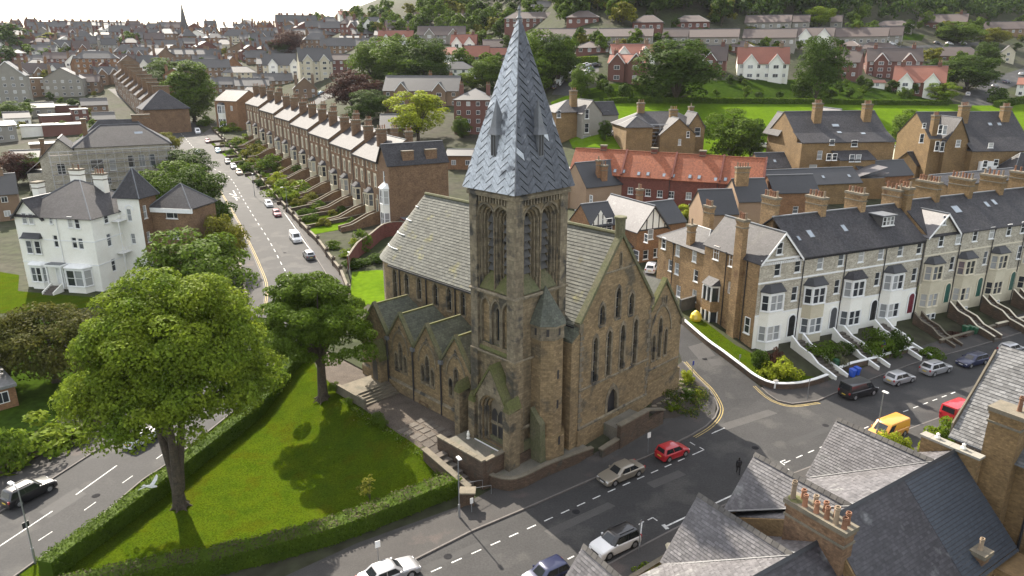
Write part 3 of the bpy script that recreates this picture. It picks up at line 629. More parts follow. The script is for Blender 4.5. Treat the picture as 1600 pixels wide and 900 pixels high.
def lucarne(fi):
    a, b = cs[fi], cs[(fi+1) % 4]; ux = (b-a).normalized(); mid = (a+b)/2; inn = Vector((ap.x-mid.x, ap.y-mid.y, 0)).normalized(); slope = (SPT-SPB)/Vector((ap.x-mid.x, ap.y-mid.y, 0)).length
    def q(s, z, d): return tuple(Vector((mid.x, mid.y, 0))+ux*s+inn*d+Vector((0, 0, z)))
    zb, zt = 30.2, 32.2; d0 = (zb-SPB)/slope-.05; d1 = (35-SPB)/slope; mb = MB()
    mb.hexa([q(-.34, zb, d0), q(.34, zb, d0), q(.34, zb, d0+.3), q(-.34, zb, d0+.3)], [q(-.34, zt, d0), q(.34, zt, d0), q(.34, zt, d1), q(-.34, zt, d1)], 'dull_lead')
    for s in (-.16, .16): mb.hexa([q(s-.1, zb+.15, d0-.02), q(s+.1, zb+.15, d0-.02), q(s+.1, zb+.15, d0+.02), q(s-.1, zb+.15, d0+.02)], [q(s-.1, zt-.1, d0-.02), q(s+.1, zt-.1, d0-.02), q(s+.1, zt-.1, d0+.02), q(s-.1, zt-.1, d0+.02)], 'dark_paint')
    mb.add([q(-.62, zt-.05, d0-.2), q(.62, zt-.05, d0-.2), q(.62, zt-.05, d1), q(-.62, zt-.05, d1), q(-.36, zt+.55, d0), q(.36, zt+.55, d0), q(.3, zt+.55, d1), q(-.3, zt+.55, d1), q(0, 35.2, d0+.42)],
           [(0, 1, 5, 4), (1, 2, 6, 5), (3, 0, 4, 7), (3, 2, 1, 0), (4, 5, 8), (5, 6, 8), (7, 4, 8), (6, 7, 8)], 'dull_lead')
    mb.build('lucarne', spire)
for fi in range(4): lucarne(fi)
# stair turret on the street side of the tower
def octa(c, r, n=8, ph=PI/8): return [(c[0]+r*math.cos(ph+2*PI*i/n), c[1]+r*math.sin(ph+2*PI*i/n)) for i in range(n)]
tc = (3.95, -.35); mb = MB(); mb.prism(octa(tc, 1.62), 0, 14.9, 'church_stone'); mb.prism(octa(tc, 1.95), 0, 3.6, 'church_stone'); mb.build('stair_turret', CH)
mb = MB(); mb.prism(octa(tc, 1.72), 13.55, 13.8, 'dressed_stone'); mb.prism(octa(tc, 1.7), 13.8, 14.75, 'dressed_stone'); mb.prism(octa(tc, 1.82), 14.75, 15.0, 'dressed_stone'); mb.build('turret_cornice', CH)
o1 = octa(tc, 1.9); mb = MB(); mb.add([(x, y, 14.98) for x, y in o1]+[(tc[0], tc[1]+.3, 18.4)], [(i, (i+1) % 8, 8) for i in range(8)]+[tuple(range(8))[::-1]], 'mossy_slate'); mb.build('turret_roof', CH)
for ang in (PI*1.0, PI*1.25, PI*1.5, PI*1.75):
    for z in ((13.95,) if ang != PI*1.5 else (13.95, 9.5, 6.4, 2.6)):
        c = math.cos(ang), math.sin(ang); r = (1.7 if z > 13 else (1.62 if z > 3.6 else 1.95))*math.cos(PI/8)+.012; t = (-c[1], c[0]); h = .7 if z > 13 else .9; mb = MB()
        mb.hexa([(tc[0]+c[0]*r+t[0]*s, tc[1]+c[1]*r+t[1]*s, z) for s in (-.13, .13)]+[(tc[0]+c[0]*(r-.1)+t[0]*s, tc[1]+c[1]*(r-.1)+t[1]*s, z) for s in (.13, -.13)],
                [(tc[0]+c[0]*r+t[0]*s, tc[1]+c[1]*r+t[1]*s, z+h) for s in (-.13, .13)]+[(tc[0]+c[0]*(r-.1)+t[0]*s, tc[1]+c[1]*(r-.1)+t[1]*s, z+h) for s in (.13, -.13)], 'dark_paint'); mb.build('slit_window', CH)
mb = MB(); mb.hexa([(1.9, -1.75, -.5), (2.6, -1.75, -.5), (2.6, -.2, -.5), (1.9, -.2, -.5)], [(1.9, -1.5, 5.2), (2.6, -1.5, 5.2), (2.6, -.2, 6.6), (1.9, -.2, 6.6)], 'lichen_stone'); mb.build('buttress', CH)
# portal
pw = Wall((-1.0, 0, 0), (0, 1, 0), (1, 0, 0), [(.15, 1), (4.35, 1), (4.35, 7.5), (2.25, 10.9), (.15, 7.5)], 'dressed_stone')
pw.holes.append(arch(2.25, 2.75, 6.3, 3.3, 'round')); pw.build('portal_wall', .25)
for i, (w_, d) in enumerate(((3.3, .25), (2.85, .5), (2.4, .75))):
    mb = MB(); o = Wall((-1.0+d, 0, 0), (0, 1, 0), (1, 0, 0), arch(2.25, 2.75, 6.3, w_, 'round'), 'church_stone')
    wall2d(mb, o.org, o.ux, o.outer, [arch(2.25, 2.76, 6.3, w_-.45, 'round')], 'dressed_stone' if i % 2 else 'church_stone', .25, o.inn); mb.build('portal_arch', CH)
    for sg in (-1, 1):
        m2 = MB(); m2.tube([(-1.0+d-.02, 2.25+sg*(w_/2-.1), 2.8), (-1.0+d-.02, 2.25+sg*(w_/2-.1), 6.3)], .09, 'dressed_stone', 6); m2.build('shaft', CH)
mb = MB(); mb.poly([(.01, x, y) for x, y in arch(2.25, 2.75, 6.3, 2.0, 'round')], 'coping_stone'); mb.lathe([(.42, 0), (.42, .06), (.28, .06)], 'dressed_stone', 12, (0, 0, 0)); mb.build('tympanum', CH)
for c in (1.8, 2.7):
    mb = MB(); mb.poly([(-.02, x, y) for x, y in arch(c, 2.76, 5.45, .82, 'pointed')], 'dark_paint'); mb.build('door', CH)
mb = MB(); mb.box(-.12, 2.18, 2.75, .0, 2.32, 5.6, 'coping_stone'); mb.build('trumeau', CH)
mb = MB()
for v0, v1, z0, z1 in ((2.25, -.1, 11.15, 7.35), (2.25, 4.6, 11.15, 7.35)):
    for m_, z_, x_ in (('mossy_stone', 0, -1.15),):
        mb.hexa([(x_, v0, z0-.35), (.3, v0, z0-.35), (.3, v1, z1-.35), (x_, v1, z1-.35)], [(x_, v0, z0), (.3, v0, z0), (.3, v1, z1), (x_, v1, z1)], m_)
mb.build('portal_coping', CH)
mb = MB(); mb.box(-1.0, .15, 1, .3, .45, 7.4, 'tower_stone'); mb.box(-1.0, 4.05, 1, .3, 4.35, 7.4, 'tower_stone'); mb.build('portal_side', CH)
for v0, v1, zt in ((4.4, 5.25, 8.2), (-.55, .3, 8.7), (7.0-.5+.1, 7.35, 8.4)):
    mb = MB(); mb.hexa([(-1.35, v0, -.5), (.1, v0, -.5), (.1, v1, -.5), (-1.35, v1, -.5)], [(-1.2, v0, zt-1.6), (.3, v0, zt-1.6), (.3, v1, zt-1.6), (-1.2, v1, zt-1.6)], 'tower_stone'); vm = (v0+v1)/2
    mb.extr([(-1.25, v0-.06, zt-1.6), (-1.25, v1+.06, zt-1.6), (-1.25, vm, zt-.5)], (1.6, 0, .2), 'mossy_stone'); mb.build('buttress', CH)
# aisle: three cross gables and the larger one by the apse
AU = .3
aw = Wall((AU, 0, 0), (0, 1, 0), (1, 0, 0), [(6.0, -1), (26.2, -1), (26.2, 8.4), (23.2, 11.8), (20.75, 8.55), (18.3, 11.75), (16.0, 8.5), (13.5, 11.7), (11.15, 8.45), (8.8, 11.65), (6.4, 8.5), (6.0, 8.5)], 'church_stone')
for c in (8.85, 13.6, 18.45):
    for dv, w_, zs in ((0, .55, 7.75), (-.85, .5, 6.5), (.85, .5, 6.5)): aw.light(c+dv, 4.95, zs, w_, 'pointed', .14)
    aw.ring(c, 7.2, 7.2, 2.85, 'pointed', .16, .09, legs=False); aw.light(c, 9.6, 10.1, .22, 'pointed', .08)
for dv, zs in ((0, 7.75), (-.85, 6.5), (.85, 6.5)): aw.light(24.0+dv, 4.95, zs, .5, 'pointed', .14)
aw.build('aisle_wall')
mb = MB(); mb.prism([(AU-.22, 6.0), (AU, 6.0), (AU, 26.2), (AU-.22, 26.2)], -1, 3.4, 'church_stone'); mb.hexa([(AU-.22, 6, 3.4), (AU, 6, 3.4), (AU, 26.2, 3.4), (AU-.22, 26.2, 3.4)], [(AU-.02, 6, 3.65), (AU, 6, 3.65), (AU, 26.2, 3.65), (AU-.02, 26.2, 3.65)], 'dressed_stone'); mb.build('aisle_plinth', CH)
CL = 6.9
def vroof(c, h0, zt, name, back):
    """one cross roof with slates, hipped at the back"""
    mb = MB(); zb = 8.45; x0 = AU-.05; xr = 5.0; xb = CL-.05
    for sg in (-1, 1):
        A, B, Cc, D = (x0, c+sg*h0, zb), (xb, c+sg*h0, zb), (xr, c, zt), (x0, c, zt); mb.poly([A, B, Cc, D], 'mossy_slate')
    mb.poly([(xb, c-h0, zb), (xb, c+h0, zb), (xr, c, zt)], 'lichen_stone'); mb.box(x0, c-.1, zt-.08, xr, c+.1, zt+.08, 'mossy_stone'); mb.build(name, CH)
for c, h0 in ((8.8, 2.37), (13.5, 2.35), (18.3, 2.4), (23.2, 2.5)): vroof(c, h0, 11.75, 'aisle_roof', 5)
mb = MB()
for c, h0 in ((8.8, 2.37), (13.5, 2.35), (18.3, 2.4), (23.2, 2.5)):
    for sg in (-1, 1): mb.hexa([(AU-.18, c, 11.65), (AU+.3, c, 11.65), (AU+.3, c+sg*h0*.97, 8.5), (AU-.18, c+sg*h0*.97, 8.5)], [(AU-.18, c, 12.05), (AU+.3, c, 12.05), (AU+.3, c+sg*h0*.97, 8.85), (AU-.18, c+sg*h0*.97, 8.85)], 'lichen_stone')
mb.build('gable_coping', CH)
for v in (11.15, 16.0, 20.75):
    mb = MB(); mb.box(AU-.3, v-.25, 8.1, AU+.4, v+.25, 8.5, 'dull_lead'); mb.tube([(AU-.2, v, 8.2), (AU-.2, v, 1.8)], .1, 'dark_paint', 6); mb.build('downpipe', CH)
# side porch by the apse
mb = MB(); mb.extr([(-.9, 20.9, 1), (-.9, 22.8, 1), (-.9, 22.8, 6.0), (-.9, 21.85, 7.6), (-.9, 20.9, 6.0)], (1.3, 0, 0), 'church_stone'); mb.poly([(-.93, x, y) for x, y in arch(21.85, 3.2, 5.0, 1.0, 'pointed')], 'dark_paint')
for sg in (-1, 1): mb.hexa([(-1.05, 21.85, 7.6), (.35, 21.85, 7.6), (.35, 21.85+sg*1.15, 5.7), (-1.05, 21.85+sg*1.15, 5.7)], [(-1.05, 21.85, 7.95), (.35, 21.85, 7.95), (.35, 21.85+sg*1.15, 6.05), (-1.05, 21.85+sg*1.15, 6.05)], 'mossy_stone')
mb.build('side_porch', CH)
# nave clerestory, apse
cl = Wall((CL, 0, 0), (0, 1, 0), (1, 0, 0), [(-2, -1), (29, -1), (29, 14.25), (-2, 14.25)], 'church_stone')
for v in (15.3, 17.7, 20.2, 23.35, 25.8): cl.light(v, 10.7, 12.85, .72, 'pointed', .2)
cl.light(28.3, 9.6, 12.9, .72, 'pointed', .2)
cl.build('nave_wall')
for v in (16.55, 21.9, 27.2):
    mb = MB(); mb.tube([(CL-.1, v, 14.0), (CL-.1, v, 9)], .09, 'dark_paint', 6); mb.build('downpipe', CH)
NR, NC, RZ, EZ = 5.8, 12.7, 22.1, 14.1
ring_ = [(NC-NR*math.cos(PI*i/10), 29+NR*math.sin(PI*i/10)) for i in range(11)]
mb = MB(); mb.prism(ring_, -1, 14.2, 'church_stone', cap=False); mb.build('apse_wall', CH)
for i in (1, 3, 5):
    a, b = ring_[i], ring_[i+1]; mx_, my_ = (a[0]+b[0])/2, (a[1]+b[1])/2; d = Vector((b[0]-a[0], b[1]-a[1], 0)).normalized(); n_ = Vector((-d.y, d.x, 0)); n_ = n_ if n_.dot(Vector((mx_-NC, my_-29, 0))) > 0 else -n_
    mb = MB(); mb.poly([tuple(Vector((mx_, my_, 0))+d*(x)+n_*.03+Vector((0, 0, y))) for x, y in arch(0, 9.6, 12.9, .7, 'pointed')], 'dark_glass'); mb.build('lancet_window', CH)
mb = MB(); e = .35; sl_ = (RZ-EZ)/(NR+e); L2 = math.hypot(NR+e, RZ-EZ); uy = ((NR+e)/L2, 0, (RZ-EZ)/L2); nn_ = (-uy[2], 0, uy[0])
mb.hexa([(NC-NR-e, -1.6, EZ-.12), (NC-NR-e, 29, EZ-.12), (NC, 29, RZ-.12), (NC, -1.6, RZ-.12)], [(NC-NR-e, -1.6, EZ), (NC-NR-e, 29, EZ), (NC, 29, RZ), (NC, -1.6, RZ)], 'mossy_slate')
mb.hexa([(NC, -1.6, RZ-.12), (NC, 29, RZ-.12), (NC+NR+e, 29, EZ-.12), (NC+NR+e, -1.6, EZ-.12)], [(NC, -1.6, RZ), (NC, 29, RZ), (NC+NR+e, 29, EZ), (NC+NR+e, -1.6, EZ)], 'stone_slate')
roof = mb.build('nave_roof', CH)
mb = MB(); slates(mb, (NC-NR-e, 29, EZ), (0, -1, 0), uy, nn_, [(0, -.05), (30.6, -.05), (30.6, L2), (0, L2)], .5, .36, 'stone_slate'); mb.build('slates', roof)['kind'] = 'stuff'
mb = MB()
for i in range(20):
    a0, a1 = PI*i/20, PI*(i+1)/20; rr = NR+e; A = Vector((NC-rr*math.cos(a0), 29+rr*math.sin(a0), EZ)); B = Vector((NC-rr*math.cos(a1), 29+rr*math.sin(a1), EZ)); Tp = Vector((NC, 29, RZ))
    mb.poly([tuple(A), tuple(B), tuple(Tp)], 'mossy_slate')
    ux_ = (B-A).normalized(); l_ = (B-A).length; md = (A+B)/2; up = (Tp-md); h_ = up.length; up.normalize(); n2 = ux_.cross(up); n2 = n2 if n2.z > 0 else -n2
    slates(mb, tuple(A), tuple(ux_), tuple(up), tuple(n2), [(0, 0), (l_, 0), (l_/2, h_)], .48, .36, 'stone_slate')
mb.build('apse_roof', CH)
mb = MB(); mb.tube([(NC, -1.5, RZ+.05), (NC, 29, RZ+.05)], .2, 'lichen_stone', 6); mb.build('ridge', CH)
mb = MB(); mb.box(NC-NR-.55, -1.6, EZ-.3, NC-NR-.3, 29, EZ-.1, 'dark_paint'); mb.build('gutter', CH)
for i in range(1, 5):
    q = i/5; a0 = PI*.02; rr = (NR+e)*(1-q)+.02; mb = MB(); pts = [(NC-rr*math.cos(PI*k/40*1.0), 29+rr*math.sin(PI*k/40), EZ+(RZ-EZ)*q+.1) for k in range(-1, 9)]; mb.tube(pts, .06, 'white_paint', 4); mb.build('lead_flashing', CH)
# street gable and south aisle
gw = Wall((0, -2, 0), (1, 0, 0), (0, 1, 0), [(6.9, -1), (18.5, -1), (18.5, 14.3), (12.7, 21.95), (6.9, 14.3)], 'church_stone')
for c, t_ in ((9.25, 12.0), (11.42, 12.15), (13.62, 12.2), (15.82, 12.25)): gw.light(c, 7.5, t_-.25, .62, 'pointed', .26)
for c, z0, t_ in ((10.1, 13.35, 15.0), (12.6, 13.5, 16.2), (14.85, 13.3, 15.2)): gw.light(c, z0, t_-.2, .74, 'pointed', .24)
gw.light(12.7, 18.95, 20.0, .3, 'pointed', .1)
gw.light(12.35, 2.5, 4.3, 1.6, 'pointed', .38, 'dark_paint', 'door')
gw.build('gable_wall')
course('string_course', [(18.5, -2), (6.9, -2), (6.9, 0)], 7.15, .22, .1); course('string_course', [(15.1, -2), (10.3, -2)], 18.5, .18, .08); course('plinth_course', [(18.5, -2), (6.9, -2), (6.9, 0)], 2.9, .3, .14)
mb = MB(); mb.prism([(6.78, -2.14), (18.6, -2.14), (18.6, -1.9), (6.78, -1.9)], -1, 2.9, 'church_stone'); mb.build('plinth', CH)
mb = MB()
for sg, x1 in ((-1, 6.55), (1, 18.6)):
    mb.hexa([(12.7, -2.2, 21.9), (12.7, -1.5, 21.9), (x1, -1.5, 14.0), (x1, -2.2, 14.0)], [(12.7, -2.2, 22.45), (12.7, -1.5, 22.45), (x1, -1.5, 14.5), (x1, -2.2, 14.5)], 'lichen_stone')
    mb.box(x1-.3 if sg > 0 else x1-.05, -2.25, 13.5, x1+.05 if sg > 0 else x1+.5, -1.5, 14.35, 'dressed_stone')
mb.build('gable_coping', CH)
mb = MB(); mb.lathe([(.5, 21.9), (.5, 23.6), (.62, 23.65), (.62, 23.85), (.4, 23.9)], 'lichen_stone', 12, (12.7, -1.75, 0)); mb.build('apex_pillar', CH)
sw = Wall((0, -1.9, 0), (1, 0, 0), (0, 1, 0), [(18.45, -1), (24.7, -1), (24.7, 10.3), (21.0, 15.55), (18.45, 12.6)], 'church_stone')
sw.light(20.55, 6.75, 10.9, .6, 'pointed', .16); sw.light(19.5, 6.75, 9.2, .52, 'pointed', .14); sw.light(21.75, 6.75, 9.4, .52, 'pointed', .14)
sw.ring(20.7, 9.6, 9.6, 3.7, 'pointed', .2, .1, legs=False)
for u in (20.6, 21.0, 21.4): sw.light(u, 12.9, 13.6, .16, 'pointed', .07)
sw.build('south_aisle_wall')
mb = MB(); mb.prism([(18.5, -2.1), (24.85, -2.1), (24.85, 20), (24.7, 20), (24.7, -1.9), (18.5, -1.9)], -1, 4.3, 'church_stone'); mb.poly([(24.7, -1.9, -1), (24.7, 22, -1), (24.7, 22, 10.3), (24.7, -1.9, 10.3)], 'church_stone'); mb.build('south_aisle_side', CH)
course('string_course', [(24.7, -1.9), (18.6, -1.9)], 5.6, .2, .1)
mb = MB(); mb.poly([(24.95, -1.9, 9.95), (24.95, 22, 9.95), (21, 22, 15.6), (21, -1.9, 15.6)], 'stone_slate'); mb.poly([(18.3, -1.9, 12.4), (18.3, 22, 12.4), (21, 22, 15.6), (21, -1.9, 15.6)], 'stone_slate')
mb.poly([(18.3, 22, 0), (24.7, 22, 0), (24.7, 22, 10.3), (21, 22, 15.6), (18.3, 22, 12.4)], 'church_stone'); mb.build('south_aisle_roof', CH)
mb = MB()
for x1, z1 in ((24.95, 10.0), (18.5, 12.6)): mb.hexa([(21, -2.1, 15.5), (21, -1.5, 15.5), (x1, -1.5, z1), (x1, -2.1, z1)], [(21, -2.1, 15.95), (21, -1.5, 15.95), (x1, -1.5, z1+.4), (x1, -2.1, z1+.4)], 'mossy_stone' if x1 < 20 else 'lichen_stone')
mb.box(24.5, -2.15, 9.7, 25.05, -1.5, 10.4, 'dressed_stone'); mb.build('gable_coping', CH)
mb = MB()
for k in range(19):
    for x, y, sx in ((6.88, -2.02, 1), (18.52, -2.02, -1)):
        a = .55 if k % 2 else .32; z = 3.2+k*.55; mb.box(min(x, x+sx*a), y-.02, z, max(x, x+sx*a), y+.3, z+.42, 'coping_stone')
mb.build('quoins', CH)['kind'] = 'stuff'
mb = MB(); mb.hexa([(5.7, -1.95, 0), (6.92, -1.95, 0), (6.92, .3, 0), (5.7, .3, 0)], [(5.7, -1.95, 12.7), (6.92, -1.95, 13.4), (6.92, .3, 13.4), (5.7, .3, 12.7)], 'church_stone'); mb.build('buttress', CH)
mb = MB(); mb.hexa([(5.5, -2.1, 12.7), (6.95, -2.1, 13.6), (6.95, .3, 13.6), (5.5, .3, 12.7)], [(5.5, -2.1, 12.85), (6.95, -2.1, 14.6), (6.95, .3, 14.6), (5.5, .3, 13.4)], 'mossy_slate'); mb.build('buttress_cap', CH)
# ------------------------------------------------------------------ terraces and walls round the church
tr = thing('porch_terrace', 'raised stone terrace with parapet before the church portal', 'terrace', (CO[0], CO[1], 0), PI/2-CAZ)
mb = MB(); mb.prism([(-3.9, 6.2), (-3.75, .4), (-.2, .4), (-.2, 6.2)], -.3, 2.62, 'concrete'); mb.build('floor', tr)
mb = MB(); mb.hexa([(-4.15, 6.6, -.4), (-3.8, 6.6, -.4), (-3.6, .15, -.4), (-3.95, .15, -.4)], [(-4.15, 6.6, 3.1), (-3.8, 6.6, 3.1), (-3.6, .15, 2.95), (-3.95, .15, 2.95)], 'wall_stone'); mb.hexa([(-3.6, .1, -.4), (-3.6, .42, -.4), (-1.1, .42, -.4), (-1.1, .1, -.4)], [(-3.6, .1, 2.95), (-3.6, .42, 2.95), (-1.1, .42, 2.95), (-1.1, .1, 2.95)], 'wall_stone'); mb.build('wall', tr)
mb = MB()
for k in range(6): y1 = 6.65-k*1.08; mb.hexa([(-4.25+.033*k, y1, 3.1-.025*k), (-3.7+.033*k, y1, 3.1-.025*k), (-3.7+.033*k, y1-1.04, 3.08-.025*k), (-4.25+.033*k, y1-1.04, 3.08-.025*k)], [(-4.25+.033*k, y1, 3.25-.025*k), (-3.7+.033*k, y1, 3.25-.025*k), (-3.7+.033*k, y1-1.04, 3.23-.025*k), (-4.25+.033*k, y1-1.04, 3.23-.025*k)], 'coping_stone')
mb.box(-3.65, .0, 2.952, -1.05, .52, 3.08, 'coping_stone'); mb.build('coping', tr)
mb = MB(); mb.box(-1.25, .45, 2.625, -1.17, 4.9, 2.72, 'white_paint'); mb.box(-1.17, .45, 2.62, -.2, 5.4, 2.74, 'mossy_stone'); mb.build('step', tr)
pd = thing('forecourt_wall', 'curved stone retaining wall with concrete pad below the church tower', 'wall', (CO[0], CO[1], 0), PI/2-CAZ)
arc = curve([(-3.1, 1.3), (-2.95, -.2), (-2.3, -1.6), (-.9, -2.15), (2.5, -2.4), (7.6, -3.4)], 4)
mb = MB(); mb.prism(arc+[(7.6, 1), (-1, 1)], -.3, 1.15, 'concrete'); mb.build('pad', pd)
mb = MB(); bar(mb, arc, .4, -.5, 1.3, 'wall_stone', zf=lambda x, y: 0); mb.build('wall', pd)
mb = MB(); bar(mb, arc, .5, 1.3, 1.42, 'coping_stone', zf=lambda x, y: 0); mb.build('coping', pd)
lf = thing('side_door_landing', 'stone landing with parapet steps below the dark gable door', 'landing', (CO[0], CO[1], 0), PI/2-CAZ)
mb = MB(); mb.box(10.9, -4.1, -.5, 15.4, -2.1, 2.35, 'concrete'); mb.build('floor', lf)
mb = MB(); mb.hexa([(8.0, -4.35, -.5), (18.2, -4.6, -.5), (18.2, -4.2, -.5), (8.0, -4.0, -.5)], [(8.0, -4.35, 1.2), (18.2, -4.6, 2.0), (18.2, -4.2, 2.0), (8.0, -4.0, 1.2)], 'wall_stone'); mb.box(10.7, -4.5, -.5, 15.6, -4.05, 2.9, 'wall_stone'); mb.build('wall', lf)
mb = MB(); mb.box(10.6, -4.6, 2.9, 15.7, -3.95, 3.05, 'coping_stone'); mb.hexa([(15.7, -4.62, 2.9), (18.4, -4.7, 2.0), (18.4, -4.1, 2.0), (15.7, -4.0, 2.9)], [(15.7, -4.62, 3.05), (18.4, -4.7, 2.15), (18.4, -4.1, 2.15), (15.7, -4.0, 3.05)], 'coping_stone'); mb.hexa([(7.9, -4.45, 1.2), (10.6, -4.5, 1.4), (10.6, -3.95, 1.4), (7.9, -3.9, 1.2)], [(7.9, -4.45, 1.35), (10.6, -4.5, 1.55), (10.6, -3.95, 1.55), (7.9, -3.9, 1.35)], 'coping_stone'); mb.build('coping', lf)
mb = MB(); mb.box(10.0, -4.37, .1, 10.9, -4.3, 1.15, 'dark_paint'); mb.build('doorway', lf)
# steps up to the side porch
st = thing('porch_steps', 'flight of four stone steps to the side porch beside the bench', 'steps', (CO[0], CO[1], 0), PI/2-CAZ)
gq = lambda u, v: gz(*CW(u, v))
for k in range(5):
    mb = MB(); mb.box(-4.6, 18.6+.42*k, 1.2, -.05, 18.6+.42*(k+1)+(2.8 if k == 4 else 0), gq(-2, 18.5)+.17*(k+1), 'coping_stone'); mb.build('step', st)
mb = MB(); mb.box(-4.95, 18.3, 1, -4.6, 24, gq(-2, 18.5)+1.0, 'coping_stone'); mb.build('flank_wall', st)
s2 = thing('garden_steps', 'narrow stone steps between low walls beside the lamp post', 'steps', (CO[0], CO[1], 0), PI/2-CAZ)
for k in range(6):
    mb = MB(); mb.box(-5.6, 1.2+.75*k, -.2, -4.2, 1.2+.75*(k+1), .2+.3*(k+1), 'flagstone'); mb.build('step', s2)
mb = MB(); mb.hexa([(-6.1, 0, -.3), (-5.65, 0, -.3), (-5.65, 6.4, -.3), (-6.1, 6.4, -.3)], [(-6.1, 0, 1.3), (-5.65, 0, 1.3), (-5.65, 6.4, 2.5), (-6.1, 6.4, 2.5)], 'wall_stone'); mb.hexa([(-6.2, -.1, 1.3), (-5.55, -.1, 1.3), (-5.55, 6.5, 2.52), (-6.2, 6.5, 2.52)], [(-6.2, -.1, 1.42), (-5.55, -.1, 1.42), (-5.55, 6.5, 2.64), (-6.2, 6.5, 2.64)], 'coping_stone'); mb.build('flank_wall', s2)
# flagged path stones
gc = bpy.data.objects['gravel_court']
fa, fb_ = T(684, 716), T(612, 668); fl_ = math.hypot(fb_[0]-fa[0], fb_[1]-fa[1]); fd = ((fb_[0]-fa[0])/fl_, (fb_[1]-fa[1])/fl_)
for i in range(3):
    for k in range(int(fl_/.95)):
        a0 = (fa[0]+fd[0]*.95*k+fd[1]*(1.25*i+.4), fa[1]+fd[1]*.95*k-fd[0]*(1.25*i+.4)); d_ = np.array(a0)-CO; u, v = float(d_ @ CU)+random.uniform(-.12, .12), float(d_ @ CV)+random.uniform(-.08, .08); a = random.uniform(.42, .56); b = random.uniform(.34, .43); c4 = [CW(u+x, v+y) for x, y in ((-a, -b), (a, -b), (a, b), (-a, b))]
        mb = MB(); mb.hexa([(x, y, gz(x, y)) for x, y in c4], [(x, y, gz(x, y)+.07+random.uniform(0, .03)) for x, y in c4], 'flagstone'); mb.build('flagstone', gc)
# ------------------------------------------------------------------ trees, shrubs, hedges
def leaf_mesh(name, C, N, size, m, fold=.0, m2=None, frac2=0):
    """one mesh of many leaf-sized quads at points C with facing N"""
    n = len(C); N = N+rng.normal(0, .55, (n, 3)); N /= np.linalg.norm(N, axis=1, keepdims=True)+1e-9
    a = np.cross(N, rng.normal(0, 1, (n, 3))); a /= np.linalg.norm(a, axis=1, keepdims=True)+1e-9; b = np.cross(N, a)
    s = (size*rng.uniform(.6, 1.35, n))[:, None]
    V = np.stack([C-a*s*.62, C-b*s*.36, C+a*s*.62, C+b*s*.36], 1).reshape(-1, 3)
    me = bpy.data.meshes.new(name); me.vertices.add(4*n); me.vertices.foreach_set('co', V.astype(np.float32).ravel())
    me.loops.add(4*n); me.loops.foreach_set('vertex_index', np.arange(4*n, dtype=np.int32)); me.polygons.add(n)
    me.polygons.foreach_set('loop_start', np.arange(0, 4*n, 4, dtype=np.int32))
    me.materials.append(MATS[m])
    if m2: me.materials.append(MATS[m2]); me.polygons.foreach_set('material_index', (rng.random(n) < frac2).astype(np.int32))
    me.update(calc_edges=True); return me
def rdir(n):
    d = rng.normal(0, 1, (n, 3)); return d/np.linalg.norm(d, axis=1, keepdims=True)
def crown_points(shape, h, w, zb, nl, nleaf, lobe=.3, squash=.75):
    """lobes spread through the crown, leaves on the lobes' shells"""
    r = w/2; hc = h-zb; L = []
    for k in range(nl):
        d = rdir(1)[0]; q = rng.random()**.4
        if shape == 'round': p = np.array([d[0]*r*q, d[1]*r*q, zb+hc*(.5+.5*d[2]*q)]); lr = lobe*r
        elif shape == 'dome': d[2] = abs(d[2])*1.0-.25; p = np.array([d[0]*r*q, d[1]*r*q, zb+hc*(.3+.72*d[2]*q)]); lr = lobe*r
        elif shape == 'cone': t = rng.random()**1.4; an = rng.uniform(0, 2*PI); rr = r*(1-t)*rng.uniform(.4, 1); p = np.array([rr*math.cos(an), rr*math.sin(an), zb+hc*t]); lr = lobe*r*(1.1-t)
        elif shape == 'bush': d[2] = abs(d[2]); p = np.array([d[0]*r*q, d[1]*r*q, h*.85*d[2]*q]); lr = lobe*r
        else: t = rng.random(); an = rng.uniform(0, 2*PI); rr = r*q*(math.sin(PI*(.12+.83*t))**.6); p = np.array([rr*math.cos(an), rr*math.sin(an), zb+hc*t]); lr = lobe*r
        L.append((*p, lr*rng.uniform(.7, 1.25)))
    L = np.array(L); wt = L[:, 3]**2; idx = rng.choice(len(L), nleaf, p=wt/wt.sum()); d = rdir(nleaf); d[:, 2] = np.where(rng.random(nleaf) < .55, np.abs(d[:, 2]), d[:, 2])
    rad = L[idx, 3]*rng.uniform(.72, 1.04, nleaf); C = L[idx, :3]+d*rad[:, None]*np.array([1, 1, squash])
    inside_ = np.zeros(nleaf, bool)
    ctr = np.array([0, 0, zb+hc*.45]); out = (C-ctr); out /= np.linalg.norm(out, axis=1, keepdims=True)+1e-6
    keep = C[:, 2] > .05
    return C[keep], (d*.6+out*.5+np.array([0, 0, .35]))[keep], L
